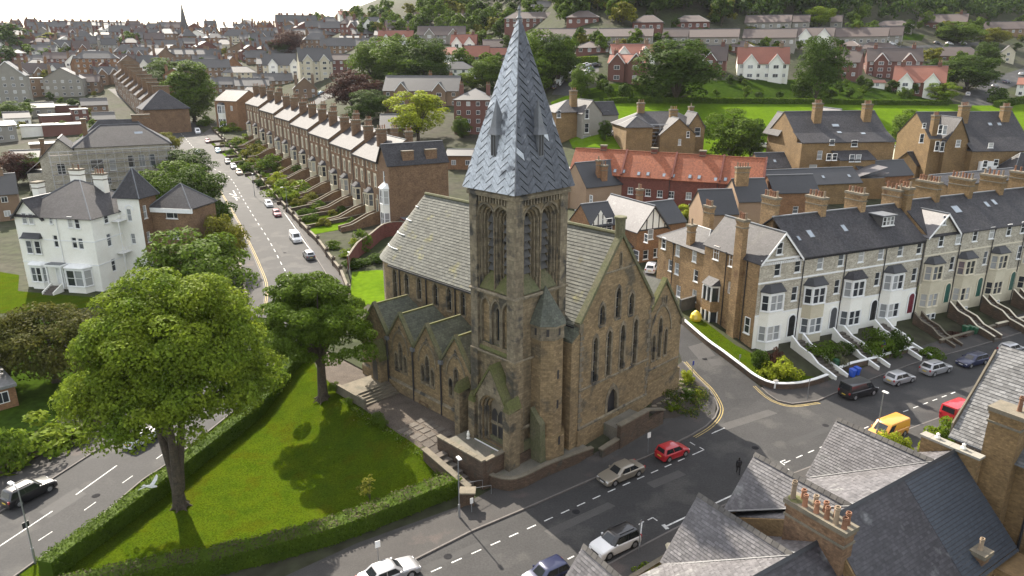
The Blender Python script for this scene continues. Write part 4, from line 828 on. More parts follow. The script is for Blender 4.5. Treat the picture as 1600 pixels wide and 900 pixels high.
def trunk_mesh(name, h, zb, rad, L, nlimb=9, forks=1, n=8):
    mb = MB(); bx = [(-.0, 0)]
    if forks == 1:
        pts = [(0, 0, -.3), (0, 0, .4), (.03*rad, .1*rad, zb*.6), (.2*rad, 0, zb), (0, .3*rad, zb+(h-zb)*.5), (0, 0, h*.88)]
        mb.tube(pts, [rad*1.6, rad*1.15, rad*.95, rad*.85, rad*.4, rad*.08], 'bark', n)
    else:
        for k in range(forks):
            a = 2.4*k+.5; c, s = math.cos(a), math.sin(a); o = rad*.55
            mb.tube([(c*o*.3, s*o*.3, -.3), (c*o*.4, s*o*.4, zb*.22), (c*o*1.5, s*o*1.5, zb*.5), (c*o*4.0, s*o*4.0, zb), (c*o*5.5, s*o*4.5, zb+(h-zb)*.45), (c*o*6.5, s*o*6.5, h*.85)], [rad*1.35, rad*.95, rad*.75, rad*.6, rad*.3, rad*.06], 'bark', n)
    sel = rng.choice(len(L), min(nlimb, len(L)), replace=False)
    for i in sel:
        x, y, z, r = L[i]; z0 = min(zb*rng.uniform(.75, 1.1), z*.8); m_ = (x*.45, y*.45, z0+(z-z0)*.6)
        mb.tube([(0, 0, z0), m_, (x, y, z)], [rad*.45, rad*.28, rad*.06], 'bark', 5)
    return mb_mesh(mb, name)
TREES = {}
def proto(key, shape, h, w, zb, nl, nleaf, leaf, m, rad, lobe=.3, squash=.75, nlimb=8, forks=1, m2=None, frac2=0):
    C, N, L = crown_points(shape, h, w, zb, nl, nleaf, lobe, squash)
    TREES[key] = (leaf_mesh('crown', C, N, leaf, m, m2=m2, frac2=frac2), trunk_mesh('trunk', h, zb, rad, L, nlimb, forks) if rad else None, h, w)
def plant(key, x, y, h, w, label, cat='tree', group=None, rz=None, name=None, z=None):
    cm, tm, ph, pw = TREES[key]; nm = name or ('tree' if tm else 'shrub')
    s = (w/pw, w/pw*random.uniform(.92, 1.08), h/ph)
    if tm is None:
        o = put(nm, cm, None, (x, y, gz(x, y) if z is None else z), random.uniform(0, 6.28) if rz is None else rz); o.scale = s; return tag(o, label, cat, group)
    t = thing(nm, label, cat, (x, y, gz(x, y) if z is None else z), random.uniform(0, 6.28) if rz is None else rz, group); t.scale = s
    put('crown', cm, t); put('trunk', tm, t); return t
def plant_px(key, px, yb, yt, wpx, label, **k):
    """tree standing at the picked ground point, top and width as seen"""
    x, y = T(px, yb); z = gz(x, y); d = dep(x, y, z); el = math.atan2(H-z, math.hypot(x, y)); h = (yb-yt)*d/F/max(math.cos(el*.9), .6); w = wpx*d/F*1.12
    if h*math.cos(el)*1.0 < .2: h = .5
    h = max(.4, h-.2*w*math.sin(max(el, 0))); return plant(key, x, y, h, w, label, **k)
# the two trees on the church lawn, built singly
def big_tree(name, base, h, w, zb, m, label, rad, nleaf, nl, forks, leaf=.36, lobe=.25, sx=0, sy=0):
    C, N, L = crown_points('dome', h, w, zb, nl, nleaf, lobe, .62); C[:, 0] += sx*np.clip((C[:, 2]-zb)/5, 0, 1); C[:, 1] += sy*np.clip((C[:, 2]-zb)/5, 0, 1)
    x, y = base; t = thing(name, label, 'tree', (x, y, gz(x, y))); put('crown', leaf_mesh('crown', C, N, leaf, m), t); put('trunk', trunk_mesh('trunk', h, zb, rad, L, 26, forks, 10), t)
    mb = MB()
    for k in range(7):
        a = k*.9+.2; mb.tube([(math.cos(a)*rad*.7, math.sin(a)*rad*.7, .5), (math.cos(a)*rad*1.5, math.sin(a)*rad*1.5, .08), (math.cos(a)*rad*2.4, math.sin(a)*rad*2.4, -.15)], [rad*.35, rad*.22, .05], 'bark', 5)
    mb.build('root', t); return t
big_tree('sycamore_tree', P(283, 792), 24.4, 16.6, 8.4, 'leaf_bright', 'huge bright green spreading tree with forked trunk on the church lawn', .5, 130000, 340, 3, .24, .18, 2.0, 0)
big_tree('maple_tree', P(507, 645), 16.2, 13.6, 4.8, 'leaf_mid', 'darker green round tree with one thick trunk beside the hedge and church', .5, 70000, 170, 1, .24, .175, -.8, 0)
proto('round', 'round', 10, 8, .9, 60, 14000, .28, 'leaf_mid', .25, .32)
proto('round_b', 'round', 10, 8, .5, 56, 14000, .28, 'leaf_dark', .25, .34)
proto('lime', 'round', 10, 8, 2.0, 44, 9000, .28, 'leaf_lime', .22, .28)
proto('bright', 'round', 10, 9, .6, 50, 12000, .3, 'leaf_bright', .25, .3)
proto('olive', 'round', 8, 9, .6, 50, 12000, .27, 'leaf_olive', .22, .3)
proto('copper', 'round', 8, 9, 1.0, 60, 14000, .26, 'leaf_copper', .3, .3)
proto('purple', 'round', 10, 10, .6, 60, 14000, .3, 'leaf_purple', .3, .3)
proto('column', 'round', 12, 7, .3, 150, 24000, .26, 'leaf_mid', .3, .3)
proto('conifer', 'cone', 10, 5, .6, 46, 6000, .34, 'leaf_conifer', .2, .4)
proto('bush', 'bush', 2, 3, 0, 22, 1800, .2, 'leaf_mid', 0, .36)
proto('bush_bright', 'bush', 2, 3, 0, 22, 1800, .2, 'leaf_bright', 0, .36)
proto('bush_dark', 'bush', 2, 3, 0, 22, 1800, .2, 'leaf_dark', 0, .36)
proto('bush_olive', 'bush', 2, 3, 0, 22, 1800, .2, 'leaf_olive', 0, .36)
proto('bush_lime', 'bush', 2, 3, 0, 22, 1800, .18, 'leaf_lime', 0, .36)
proto('bush_purple', 'bush', 2, 3, 0, 22, 1800, .18, 'leaf_purple', 0, .36)
proto('bush_lav', 'bush', 1, 2, 0, 16, 1200, .1, 'leaf_lavender', 0, .34)
proto('ball', 'round', 2, 2, .05, 30, 2600, .12, 'leaf_mid', 0, .4)
proto('far', 'round', 10, 9, 1, 22, 1100, .95, 'leaf_mid', .25, .36, nlimb=4)
proto('far_dark', 'round', 10, 9, 1, 22, 1100, .95, 'leaf_dark', .25, .36, nlimb=4)
proto('far_olive', 'dome', 10, 10, 1, 22, 1100, .95, 'leaf_olive', .25, .36, nlimb=4)
proto('far_bright', 'dome', 10, 10, 1, 22, 1100, .95, 'leaf_bright', .25, .36, nlimb=4)
proto('sapling', 'round', 4, 2, .8, 10, 240, .2, 'leaf_olive', .05, .3, nlimb=8)
plant('sapling', *P(579, 790), 3.4, 2.2, 'thin young sapling with sparse pale leaves on the church lawn', name='sapling')
for i, (k, px, yb, yt, w_, lab) in enumerate([
    ('copper', 88, 597, 470, 122, 'reddish green rounded tree at the left below the white villa'),
    ('copper', 18, 600, 480, 70, 'reddish green tree at the left picture edge beside its taller twin'),
    ('round', 318, 498, 352, 138, 'dense green tree between the white villa and the main road'),
    ('olive', 350, 428, 328, 72, 'grey green small tree behind the dense roadside tree'),
    ('round_b', 318, 368, 258, 82, 'dark green tree overhanging the road pavement behind the villa tower'),
    ('round', 280, 352, 250, 84, 'green tree behind the brown wing of the white villa'),
    ('round_b', 300, 290, 232, 68, 'dark rounded tree at the kerb in front of the scaffolded house'),
    ('olive', 266, 236, 205, 36, 'small yellow green tree beside the scaffolded roof'),
    ('column', 304, 190, 98, 64, 'tall bright egg-shaped tree by the road end of the long terrace'),
    ('round_b', 243, 150, 112, 46, 'dark tree left of the egg-shaped tree'), ('round', 262, 128, 92, 44, 'green tree behind the egg-shaped tree'),
    ('olive', 248, 152, 124, 32, 'pale olive tree by the bend of the road'),
    ('purple', 552, 172, 112, 66, 'copper beech tree with purple leaves behind the long terrace'),
    ('round_b', 577, 190, 141, 58, 'dark tree in front of the purple beech'), ('lime', 654, 222, 143, 86, 'yellow green airy tree beside the slate roofed school hall'),
    ('round', 586, 134, 62, 66, 'green tree left of the big tree group above the purple beech'), ('round', 636, 134, 62, 88, 'large green tree in the middle of the group above the grey school'),
    ('round_b', 672, 134, 64, 66, 'dark green tree at the right of the group above the grey school'), ('bright', 650, 128, 106, 52, 'bright low tree in front of the group above the grey school'),
    ('purple', 452, 92, 49, 50, 'purple leaved tree among the distant roofs'), ('round_b', 438, 95, 64, 28, 'dark conifer-like tree in front of the distant purple tree'),
    ('round', 762, 140, 90, 50, 'green tree just left of the spire'), ('bright', 738, 140, 112, 40, 'light green tree left of the spire by the chimneys'), ('round', 722, 215, 182, 26, 'small tree beside the red brick bay left of the spire'),
    ('round', 848, 146, 52, 78, 'tall green tree immediately right of the spire'), ('round_b', 872, 135, 57, 56, 'dark green tree beyond the tall one right of the spire'), ('round_b', 838, 142, 84, 40, 'shadowed tree between spire and car park road'),
    ('round_b', 1055, 160, 66, 112, 'very wide dark round tree at the edge of the sports field'), ('round_b', 1274, 158, 62, 66, 'tall dark oval tree at the edge of the sports field'),
    ('round', 1415, 236, 172, 52, 'small round orchard tree between the two villas'), ('round', 1140, 252, 172, 72, 'leafy grey green tree on the near side of the field'), ('round_b', 1172, 246, 186, 42, 'dark tree at the right of the pair near the field'),
    ('round', 908, 152, 102, 34, 'slim green tree beside the car park road'), ('bright', 1470, 160, 128, 36, 'bright tree in front of the white gabled house'), ('round_b', 1510, 140, 88, 70, 'dark tree by the bend of the hill road'), ('round_b', 1535, 118, 68, 36, 'narrow dark tree right of the hill road bungalow'),
    ('lime', 1071, 345, 318, 30, 'small bright tree in front of the red brick terrace'), ('round_b', 945, 220, 188, 18, 'dark shrub like tree beside the pale villa'),
    ('olive', 1553, 70, 44, 40, 'golden green tree on the hillside'), ('round', 1500, 68, 36, 54, 'broad green tree near the hillside flats'), ('bright', 1280, 45, 11, 38, 'round bright green tree standing among the hillside flats'),
    ('purple', 25, 290, 236, 60, 'red leaved tree at the left picture edge'), ('round', 48, 285, 240, 40, 'green tree beside the red leaved one at the left'), ('round', 24, 190, 158, 44, 'small green tree in the left back gardens')]):
    plant_px(k, px, yb, yt, w_, lab)
# shrubs
for k, px, yb, yt, w_, lab in [
    ('bush_bright', 60, 700, 632, 112, 'big bright shrub above the wall at the lower left'), ('bush', 10, 735, 655, 70, 'green shrub at the left picture edge above the road wall'),
    ('bush', 697, 745, 722, 34, 'round shrub beside the garden steps and lamp post'), ('bush_dark', 1185, 575, 536, 28, 'dark green shrub at the corner house front garden'), ('bush_purple', 1208, 572, 536, 26, 'brownish shrub at the corner house front garden'),
    ('bush_lime', 1218, 590, 546, 52, 'weeping yellow green shrub on the corner lawn'), ('bush', 1290, 560, 525, 50, 'wide green shrub between the white stair walls'), ('bush_dark', 1318, 552, 526, 36, 'dark shrub beside the stair wall of the second garden'), ('bush_lav', 1310, 568, 535, 36, 'lavender bed in the second front garden'),
    ('bush', 1365, 550, 505, 46, 'tall green shrub in the third front garden'), ('bush_dark', 1398, 552, 508, 42, 'dark leafy shrub in the third front garden'), ('bush', 1451, 558, 538, 34, 'low spreading conifer shrub spilling over the front wall'), ('bush_purple', 1494, 525, 516, 24, 'small dark red shrub in the paved front garden'),
    ('bush_lime', 1074, 597, 570, 22, 'bright yellow green shrub at the tip of the church flower bed'), ('bush_lime', 1090, 618, 605, 12, 'small golden shrub in the church flower bed'), ('bush_bright', 1050, 640, 622, 20, 'low green shrub in the church flower bed'), ('bush_dark', 1040, 606, 588, 30, 'dark shrub against the south gable wall'), ('bush_dark', 1075, 622, 604, 24, 'dark low shrub in the middle of the church flower bed'),
    ('bush_lime', 1390, 710, 658, 44, 'bright shrub beside the yellow van'), ('bush_bright', 1478, 690, 640, 48, 'leafy shrub in front of the red van'), ('bush_lime', 1412, 708, 672, 26, 'small bright shrub right of the yellow van'), ('bush_lime', 1445, 712, 680, 24, 'straggly shrub beside the stone coped parapet'),
    ('bush_dark', 1560, 160, 132, 36, 'dark hedge shrub by the hill road'), ('bush_bright', 1350, 255, 228, 38, 'green shrub between the villas')]:
    plant_px(k, px, yb, yt, w_, lab, cat='shrub')
for i, (px, py, wp) in enumerate([(522, 614, 17), (546, 634, 12), (590, 663, 16), (598, 670, 17)]):
    x, y = T(px, py); plant('ball', x, y, 1.35 if i != 1 else .95, 1.2 if i != 1 else .9, ['clipped round bush nearest the thick tree trunk beside the path', 'smallest clipped bush along the path edge', 'clipped round bush touching its twin beside the path', 'clipped bush nearest the flagged path'][i], cat='shrub', group='clipped bushes along the lawn edge')
# hedges
def hedge(pts, w_, h_, label, n=260, top='leaf_hedge', name='hedge', leaf=.16, side='leaf_hedge', kind=None):
    pts = dens(pts, .8); mb = MB(); bar(mb, pts, w_*.86, -.1, h_*.93, 'leaf_hedge'); core = mb.build('core')
    A = np.array(pts); seg = np.diff(A, axis=0); ln_ = np.hypot(*seg.T); cum = np.concatenate([[0], np.cumsum(ln_)]); N = int(n*cum[-1]*(w_+2*h_)/4)
    s = rng.uniform(0, cum[-1], N); i = np.clip(np.searchsorted(cum, s)-1, 0, len(seg)-1); f = (s-cum[i])/ln_[i]; c = A[i]+seg[i]*f[:, None]; nv = np.stack([-seg[i][:, 1], seg[i][:, 0]], 1)/ln_[i][:, None]
    per = rng.uniform(0, w_+2*h_, N); bulge = .06*np.sin(s*1.7)+.05*np.sin(s*4.1+1)
    off = np.where(per < h_, -w_/2-bulge, np.where(per < h_+w_, per-h_-w_/2, w_/2+bulge)); zz = np.where(per < h_, per, np.where(per < h_+w_, h_+bulge, per-h_-w_))
    nz = np.where((per >= h_) & (per < h_+w_), 1., .15); no = np.where(per < h_, -1., np.where(per < h_+w_, 0, 1.))
    base = np.array([gz(*p) for p in c[:, :2]]); Cc = np.stack([c[:, 0]+nv[:, 0]*off, c[:, 1]+nv[:, 1]*off, base+zz], 1)+rng.normal(0, .05, (N, 3)); Nn = np.stack([nv[:, 0]*no, nv[:, 1]*no, nz], 1)
    me = leaf_mesh('leaves', Cc, Nn, leaf, side, m2=top if top != side else None, frac2=0)
    if top != side: me.polygons.foreach_set('material_index', ((zz > h_*.97) & (rng.random(N) < .62)).astype(np.int32))
    t = thing(name, label, 'hedge'); core.parent = t; put('leaves', me, t); return t
hedge(HEDGE_L, 1.5, 1.75, 'long tall hedge between the lawn and the main road')
hedge(HEDGE_F, 1.8, 1.7, 'thick clipped hedge with brown patches along the front street', top='hedge_top')
# flower bed beside the path and in front of the south gable
bd = MB(); sheet(bd, TP((1013, 645), (1030, 610), (1060, 585), (1080, 590), (1096, 603), (1106, 618), (1104, 628), (1085, 645), (1055, 655), (1030, 656)), .2, 'soil'); bdo = bd.build('flower_bed'); tag(bdo, kind='structure')
for k, (px, py) in enumerate([(1022, 637), (1029, 633), (1036, 629), (1043, 625), (1049, 621), (1054, 618), (1060, 614), (1065, 609), (1064, 602), (1065, 596)]):
    x, y = T(px, py); mb = MB(); a = .28; mb.box(x-a, y-a*.8, gz(x, y)+.19, x+a, y+a*.8, gz(x, y)+.27, 'coping_stone'); mb.build('paving_slab', bdo)
for k, (px, py, m_) in enumerate([(1077, 614, 0), (1078, 616, 1), (1064, 627, 0), (1046, 634, 1), (1053, 637, 0), (1076, 626, 1)]):
    x, y = T(px, py); mb = MB(); mb.lathe([(.25, .2), (.3, .35), (.15, .5)], 'coping_stone', 7, (x, y, gz(x, y))); mb.build('rockery_stone', bdo)
CB, NB, _ = crown_points('bush', .5, 8, 0, 60, 4200, .16); xb, yb_ = T(1066, 622)
for i in range(len(CB)): CB[i] += (xb, yb_, gz(xb+CB[i][0], yb_+CB[i][1])+.12)
tag(put('ground_cover', leaf_mesh('ground_cover', CB, NB, .14, 'leaf_dark', m2='leaf_olive', frac2=.3)), kind='stuff')
fb = []
for px, py in ((545, 628), (556, 640), (565, 648), (573, 655), (582, 662), (610, 676), (625, 686), (640, 696), (655, 706)):
    x, y = T(px, py)
    for _ in range(60): fb.append((x+random.gauss(0, .45), y+random.gauss(0, .45), gz(x, y)+abs(random.gauss(.12, .12))))
tag(put('border_plants', leaf_mesh('border_plants', np.array(fb), np.tile([0, 0, 1.], (len(fb), 1)), .17, 'leaf_mid', m2='leaf_lavender', frac2=.2)), kind='stuff')
# ------------------------------------------------------------------ house kit
def az_dir(az): return np.array([math.sin(R(az)), math.cos(R(az))])
@mesh_cache
def frame_mesh(w_, h_, style, fm):
    mb = MB(); b = .075 if style != 'thin' else .05; d = .09
    for x0, z0, x1, z1 in ((-w_/2, 0, -w_/2+b, h_), (w_/2-b, 0, w_/2, h_), (-w_/2+b, 0, w_/2-b, b), (-w_/2+b, h_-b, w_/2-b, h_)): mb.box(x0, -d, z0, x1, .02, z1, fm)
    if style in ('sash', 'sash2', 'thin'): mb.box(-w_/2+b, -d*.8, h_*.5-.03, w_/2-b, .02, h_*.5+.03, fm)
    if style in ('sash2', 'grid'): mb.box(-.022, -d*.6, b, .022, .02, h_-b, fm)
    if style == 'grid':
        for k in (1/3, 2/3): mb.box(-w_/2+b, -d*.6, h_*k-.02, w_/2-b, .02, h_*k+.02, fm)
    if style == 'casement': mb.box(w_*.12, -d*.9, b, w_*.12+.06, .02, h_-b, fm)
    mb.box(-w_/2-.1, -.2, -.12, w_/2+.1, .03, -.002, fm if fm != 'dark_paint' else 'coping_stone')
    return mb_mesh(mb, 'window')
@mesh_cache
def pane_mesh(w_, h_):
    mb = MB(); mb.poly([(-w_/2+.03, 0, .03), (w_/2-.03, 0, .03), (w_/2-.03, 0, h_-.03), (-w_/2+.03, 0, h_-.03)], 'window_glass'); return mb_mesh(mb, 'pane')
@mesh_cache
def far_window_mesh(w_, h_, fm):
    mb = MB(); mb.box(-w_/2, -.06, 0, w_/2, .02, h_, fm)
    for x0, x1 in ((-w_/2+.09, -.03), (.03, w_/2-.09)): mb.poly([(x0, -.065, .1), (x1, -.065, .1), (x1, -.065, h_-.1), (x0, -.065, h_-.1)], 'window_glass')
    return mb_mesh(mb, 'window')
@mesh_cache
def pot_mesh(kind, h_):
    mb = MB(); r = .15
    mb.lathe([(r*1.15, 0), (r, .08), (r*.86, h_*.75), (r*1.05, h_*.8), (r*1.1, h_*.88), (r*.9, h_*.9), (r*.98, h_), (r*.7, h_), (r*.68, h_-.25)], kind, 9, cap=False)
    mb.poly([(r*.68*math.cos(2*PI*i/9), r*.68*math.sin(2*PI*i/9), h_-.25) for i in range(9)], 'dark_paint'); return mb_mesh(mb, 'chimney_pot')
@mesh_cache
def skylight_mesh(w_, h_):
    mb = MB(); mb.box(-w_/2, -h_/2, 0, w_/2, h_/2, .07, 'dull_lead'); mb.poly([(-w_/2+.08, -h_/2+.08, .075), (w_/2-.08, -h_/2+.08, .075), (w_/2-.08, h_/2-.08, .075), (-w_/2+.08, h_/2-.08, .075)], 'sky_glass'); return mb_mesh(mb, 'skylight')
mat('sky_glass', (.3, .34, .38), (.22, .26, .3), .12, 1, fineamt=0, spec=.7)
SIDES = {'f': ((1, 0), (0, 1), 0), 'r': ((0, 1), (-1, 0), PI/2), 'b': ((1, 0), (0, -1), PI), 'l': ((0, 1), (1, 0), -PI/2)}
HL = []
class House:
    def __init__(s, name, label, cat, o, az, group=None):
        s.o = o; s.az = az; HL.append(o[:2]); s.t = thing(name, label, cat, o, PI/2-R(az), group); s.dx = az_dir(az); s.dy = np.array([-s.dx[1], s.dx[0]])
    def loc(s, wx, wy): d = np.array([wx-s.o[0], wy-s.o[1]]); return float(d @ s.dx), float(d @ s.dy)
    def fit(s, px, py, x=None, y=None):
        """local point where the line of sight crosses the plane x=const or y=const"""
        r = ray(px, py); rx, ry = float(r[:2] @ s.dx), float(r[:2] @ s.dy); cx, cy = s.loc(0, 0)
        t = (y-cy)/ry if y is not None else (x-cx)/rx
        return float(cx+rx*t), float(cy+ry*t), float(H+r[2]*t-s.o[2])
    def part(s, name, mb, **k): return mb.build(name, s.t, **k)
    def block(s, *a, **k): return Block(s, *a, **k)
    # roofs ---------------------------------------------------------
    def roof_x(s, x0, y0, x1, y1, ze, zr, m, wallm, ov=.3, ridge='dull_lead', gables=True, th=.14, ym=None, name='roof', end=.12):
        ym = (y0+y1)/2 if ym is None else ym; mb = MB()
        for ye, yo in ((y0, -ov), (y1, ov)):
            k = (zr-ze)/abs(ym-ye); zo = ze-ov*k
            mb.hexa([(x0-end, ye+yo, zo), (x1+end, ye+yo, zo), (x1+end, ym, zr), (x0-end, ym, zr)], [(x0-end, ye+yo, zo+th), (x1+end, ye+yo, zo+th), (x1+end, ym, zr+th), (x0-end, ym, zr+th)], m)
        mb.box(x0-end, ym-.14, zr+th-.06, x1+end, ym+.14, zr+th+.1, ridge); r = s.part(name, mb)
        if gables:
            for x in (x0+.01, x1-.01): g = MB(); g.poly([(x, y0, ze), (x, y1, ze), (x, ym, zr)], wallm); s.part('gable_wall', g)
        return r
    def roof_y(s, x0, y0, x1, y1, ze, zr, m, wallm, ov=.3, ridge='dull_lead', gables=True, th=.14, xm=None, name='roof', front=.25, back=.25, barge=None, hipback=0):
        xm = (x0+x1)/2 if xm is None else xm; mb = MB()
        for xe, xo in ((x0, -ov), (x1, ov)):
            k = (zr-ze)/abs(xm-xe); zo = ze-ov*k
            mb.hexa([(xe+xo, y0-front, zo), (xe+xo, y1+back, zo), (xm, y1+back-hipback, zr), (xm, y0-front, zr)], [(xe+xo, y0-front, zo+th), (xe+xo, y1+back, zo+th), (xm, y1+back-hipback, zr+th), (xm, y0-front, zr+th)], m)
        if hipback: mb.poly([(x0-ov, y1+back, ze-.2+th), (x1+ov, y1+back, ze-.2+th), (xm, y1+back-hipback, zr+th)], m)
        mb.box(xm-.14, y0-front, zr+th-.06, xm+.14, y1+back-hipback, zr+th+.1, ridge); r = s.part(name, mb)
        if gables:
            for y in ((y0+.01, y1-.01) if not hipback else (y0+.01,)): g = MB(); g.poly([(x0, y, ze), (x1, y, ze), (xm, y, zr)], wallm); s.part('gable_wall', g)
        if barge:
            b = MB(); y = y0-front-.03
            for xe, xo in ((x0, -ov), (x1, ov)):
                k = (zr-ze)/abs(xm-xe); zo = ze-ov*k
                b.hexa([(xe+xo, y-.05, zo-.14), (xe+xo, y, zo-.14), (xm, y, zr-.14), (xm, y-.05, zr-.14)], [(xe+xo, y-.05, zo+.2), (xe+xo, y, zo+.2), (xm, y, zr+.2), (xm, y-.05, zr+.2)], barge)
            s.part('bargeboard', b)
        return r
    def roof_hip(s, x0, y0, x1, y1, ze, zr, m, ov=.4, ridge='dull_lead', th=.1, name='roof'):
        x0 -= ov; y0 -= ov; x1 += ov; y1 += ov; w_, d = x1-x0, y1-y0; mb = MB()
        if w_ >= d: a, b = (x0+d/2, (y0+y1)/2, zr), (x1-d/2, (y0+y1)/2, zr)
        else: a, b = ((x0+x1)/2, y0+w_/2, zr), ((x0+x1)/2, y1-w_/2, zr)
        A, B, C_, D = (x0, y0, ze), (x1, y0, ze), (x1, y1, ze), (x0, y1, ze)
        if w_ >= d: fs = [[A, B, b, a], [B, C_, b], [C_, D, a, b], [D, A, a]]
        else: fs = [[A, B, a], [B, C_, b, a], [C_, D, b], [D, A, a, b]]
        for f in fs: mb.poly(f, m)
        mb.box(x0, y0, ze-th, x1, y1, ze-.005, 'dark_paint' if ridge != 'white_paint' else 'white_paint')
        for p, q in ((A, a), (D, a if w_ >= d else b), (B, b if w_ >= d else a), (C_, b), (a, b)):
            if (Vector(q)-Vector(p)).length > .05: mb.tube([p, q], .09, ridge, 4)
        return s.part(name, mb)
    def roof_lean(s, x0, y0, x1, y1, z0, z1, m, axis='y', th=.12, name='roof', ov=.25):
        """single slope: z0 at the low (first) side, z1 at the other"""
        mb = MB()
        if axis == 'y': p = [(x0-ov, y0-ov, z0), (x1+ov, y0-ov, z0), (x1+ov, y1, z1), (x0-ov, y1, z1)]
        else: p = [(x0-ov, y0-ov, z0), (x1, y0-ov, z1), (x1, y1+ov, z1), (x0-ov, y1+ov, z0)]
        mb.hexa(p, [(a, b, c+th) for a, b, c in p], m); return s.part(name, mb)
    def chimney(s, x, y, w_, d, z0, z1, n=4, m='buff_brick', pot='terracotta', ph=.75, rows=1):
        mb = MB(); mb.box(x-w_/2, y-d/2, z0, x+w_/2, y+d/2, z1-.55, m); mb.box(x-w_/2-.08, y-d/2-.08, z1-1.15, x+w_/2+.08, y+d/2+.08, z1-1.0, 'coping_stone'); mb.box(x-w_/2-.07, y-d/2-.07, z1-.551, x+w_/2+.07, y+d/2+.07, z1-.3, m); mb.box(x-w_/2-.15, y-d/2-.15, z1-.3, x+w_/2+.15, y+d/2+.15, z1, 'coping_stone')
        c = s.part('chimney', mb); k = 0
        for r_ in range(rows):
            for i in range(n):
                t = (i+.5)/n; ax = w_ >= d; off = (r_-(rows-1)/2)*.42
                px, py = (x-w_/2+w_*t, y+off) if ax else (x+off, y-d/2+d*t); o = put('chimney_pot', pot_mesh(pot if (i+r_) % 4 else 'buff_pot', ph if (i % 3) else ph*1.15), c, (px, py, z1)); o.rotation_euler = (0, 0, random.uniform(0, 6))
        return c
    def skylight(s, x, y, ze, zr, ye, ym, w_=.8, h_=1.1, axis='x', th=.14):
        """on the slope that rises from (ye,ze) to (ym,zr)"""
        k = (zr-ze)/abs(ym-ye); a = math.atan(k)
        if axis == 'x': o = put('skylight', skylight_mesh(w_, h_), s.t, (x, y, ze+k*abs(y-ye)+th+.02)); o.rotation_euler = (a if ym > ye else -a, 0, 0)
        else: o = put('skylight', skylight_mesh(w_, h_), s.t, (x, y, ze+k*abs(x-ye)+th+.02)); o.rotation_euler = (0, -a if ym > ye else a, PI/2 if 0 else 0)
        return o
    def window(s, x, y, z, w_, h_, ang=0, style='sash', fm='white_paint', depth=0, cy=None):
        w_, h_ = round(w_, 2), round(h_, 2)
        if style == 'far': o = put('window', far_window_mesh(w_, h_, fm), s.t, (x, y, z), ang); return o
        c, sn = math.cos(ang), math.sin(ang)
        o = put('window', frame_mesh(w_, h_, style, fm), s.t, (x-sn*depth, y+c*depth, z), ang); put('pane', pane_mesh(w_, h_), o); return o
    def bay(s, xc, w_, pr, y0, z0, floors, wallm, roofm='dark_slate', fm='white_paint', roof_h=.9, y=0., nf=2, sidew=None, base=None, cw=.62):
        """canted bay in front of the face y=y0; floors = [(z sill, height)...], one ring of sashes each"""
        f = w_*cw; P4 = [(xc-w_/2, y0), (xc-f/2, y0-pr), (xc+f/2, y0-pr), (xc+w_/2, y0)]; zt = floors[-1][0]+floors[-1][1]+.35; mb = MB(); z = z0
        segs = []
        for zs, hh in floors: segs.append((z, zs, wallm)); segs.append((zs, zs+hh, None)); z = zs+hh
        segs.append((z, zt, fm))
        for a, b, m in segs:
            if m: mb.prism([(xc-w_/2, y0+.05)]+P4+[(xc+w_/2, y0+.05)], a, b, m)
        for zs, hh in floors:
            for px, py in P4[1:3]: mb.box(px-.1, py-.02, zs, px+.1, py+.16, zs+hh, fm)
            for px, sg in ((P4[0][0], 1), (P4[3][0], -1)): mb.box(min(px, px+sg*.16), y0-.14, zs, max(px, px+sg*.16), y0+.02, zs+hh, fm)
            mb.box(xc-f/2-.05, y0-pr-.06, zs-.1, xc+f/2+.05, y0-pr+.05, zs, fm)
        bo = s.part('bay_window', mb)
        for zs, hh in floors:
            for i in range(nf):
                wl = (f-.2)/nf-.06; x = xc-f/2+.1+(f-.2)*(i+.5)/nf; o = put('window', frame_mesh(round(wl, 2), round(hh, 2), 'sash', fm), bo, (x, y0-pr+.07, zs)); o2 = pane_mesh(round(wl, 2), round(hh, 2)); m2 = put('pane', o2, o)
            for sg in (-1, 1):
                a, b = (P4[0], P4[1]) if sg < 0 else (P4[2], P4[3]); l = math.hypot(b[0]-a[0], b[1]-a[1]); an = math.atan2(b[1]-a[1], b[0]-a[0]); o = put('window', frame_mesh(round(l-.3, 2), round(hh, 2), 'sash', fm), bo, ((a[0]+b[0])/2-math.sin(an)*.06, (a[1]+b[1])/2+math.cos(an)*.06, zs), an); put('pane', pane_mesh(round(l-.3, 2), round(hh, 2)), o)
        e = .22; q = [(xc-w_/2-e, y0), (xc-f/2-e*.6, y0-pr-e), (xc+f/2+e*.6, y0-pr-e), (xc+w_/2+e, y0)]; r = MB()
        t = [(xc-w_/2+.5, y0), (xc-f/2+.35, y0-pr*.35), (xc+f/2-.35, y0-pr*.35), (xc+w_/2-.5, y0)]
        r.add([(a, b, zt) for a, b in q]+[(a, b, zt+.1) for a, b in q]+[(a, b, zt+roof_h) for a, b in t], [(0, 1, 5, 4), (1, 2, 6, 5), (2, 3, 7, 6), (4, 5, 9, 8), (5, 6, 10, 9), (6, 7, 11, 10), (8, 9, 10, 11), (3, 2, 1, 0)], roofm); r.build('bay_roof', s.t); return bo
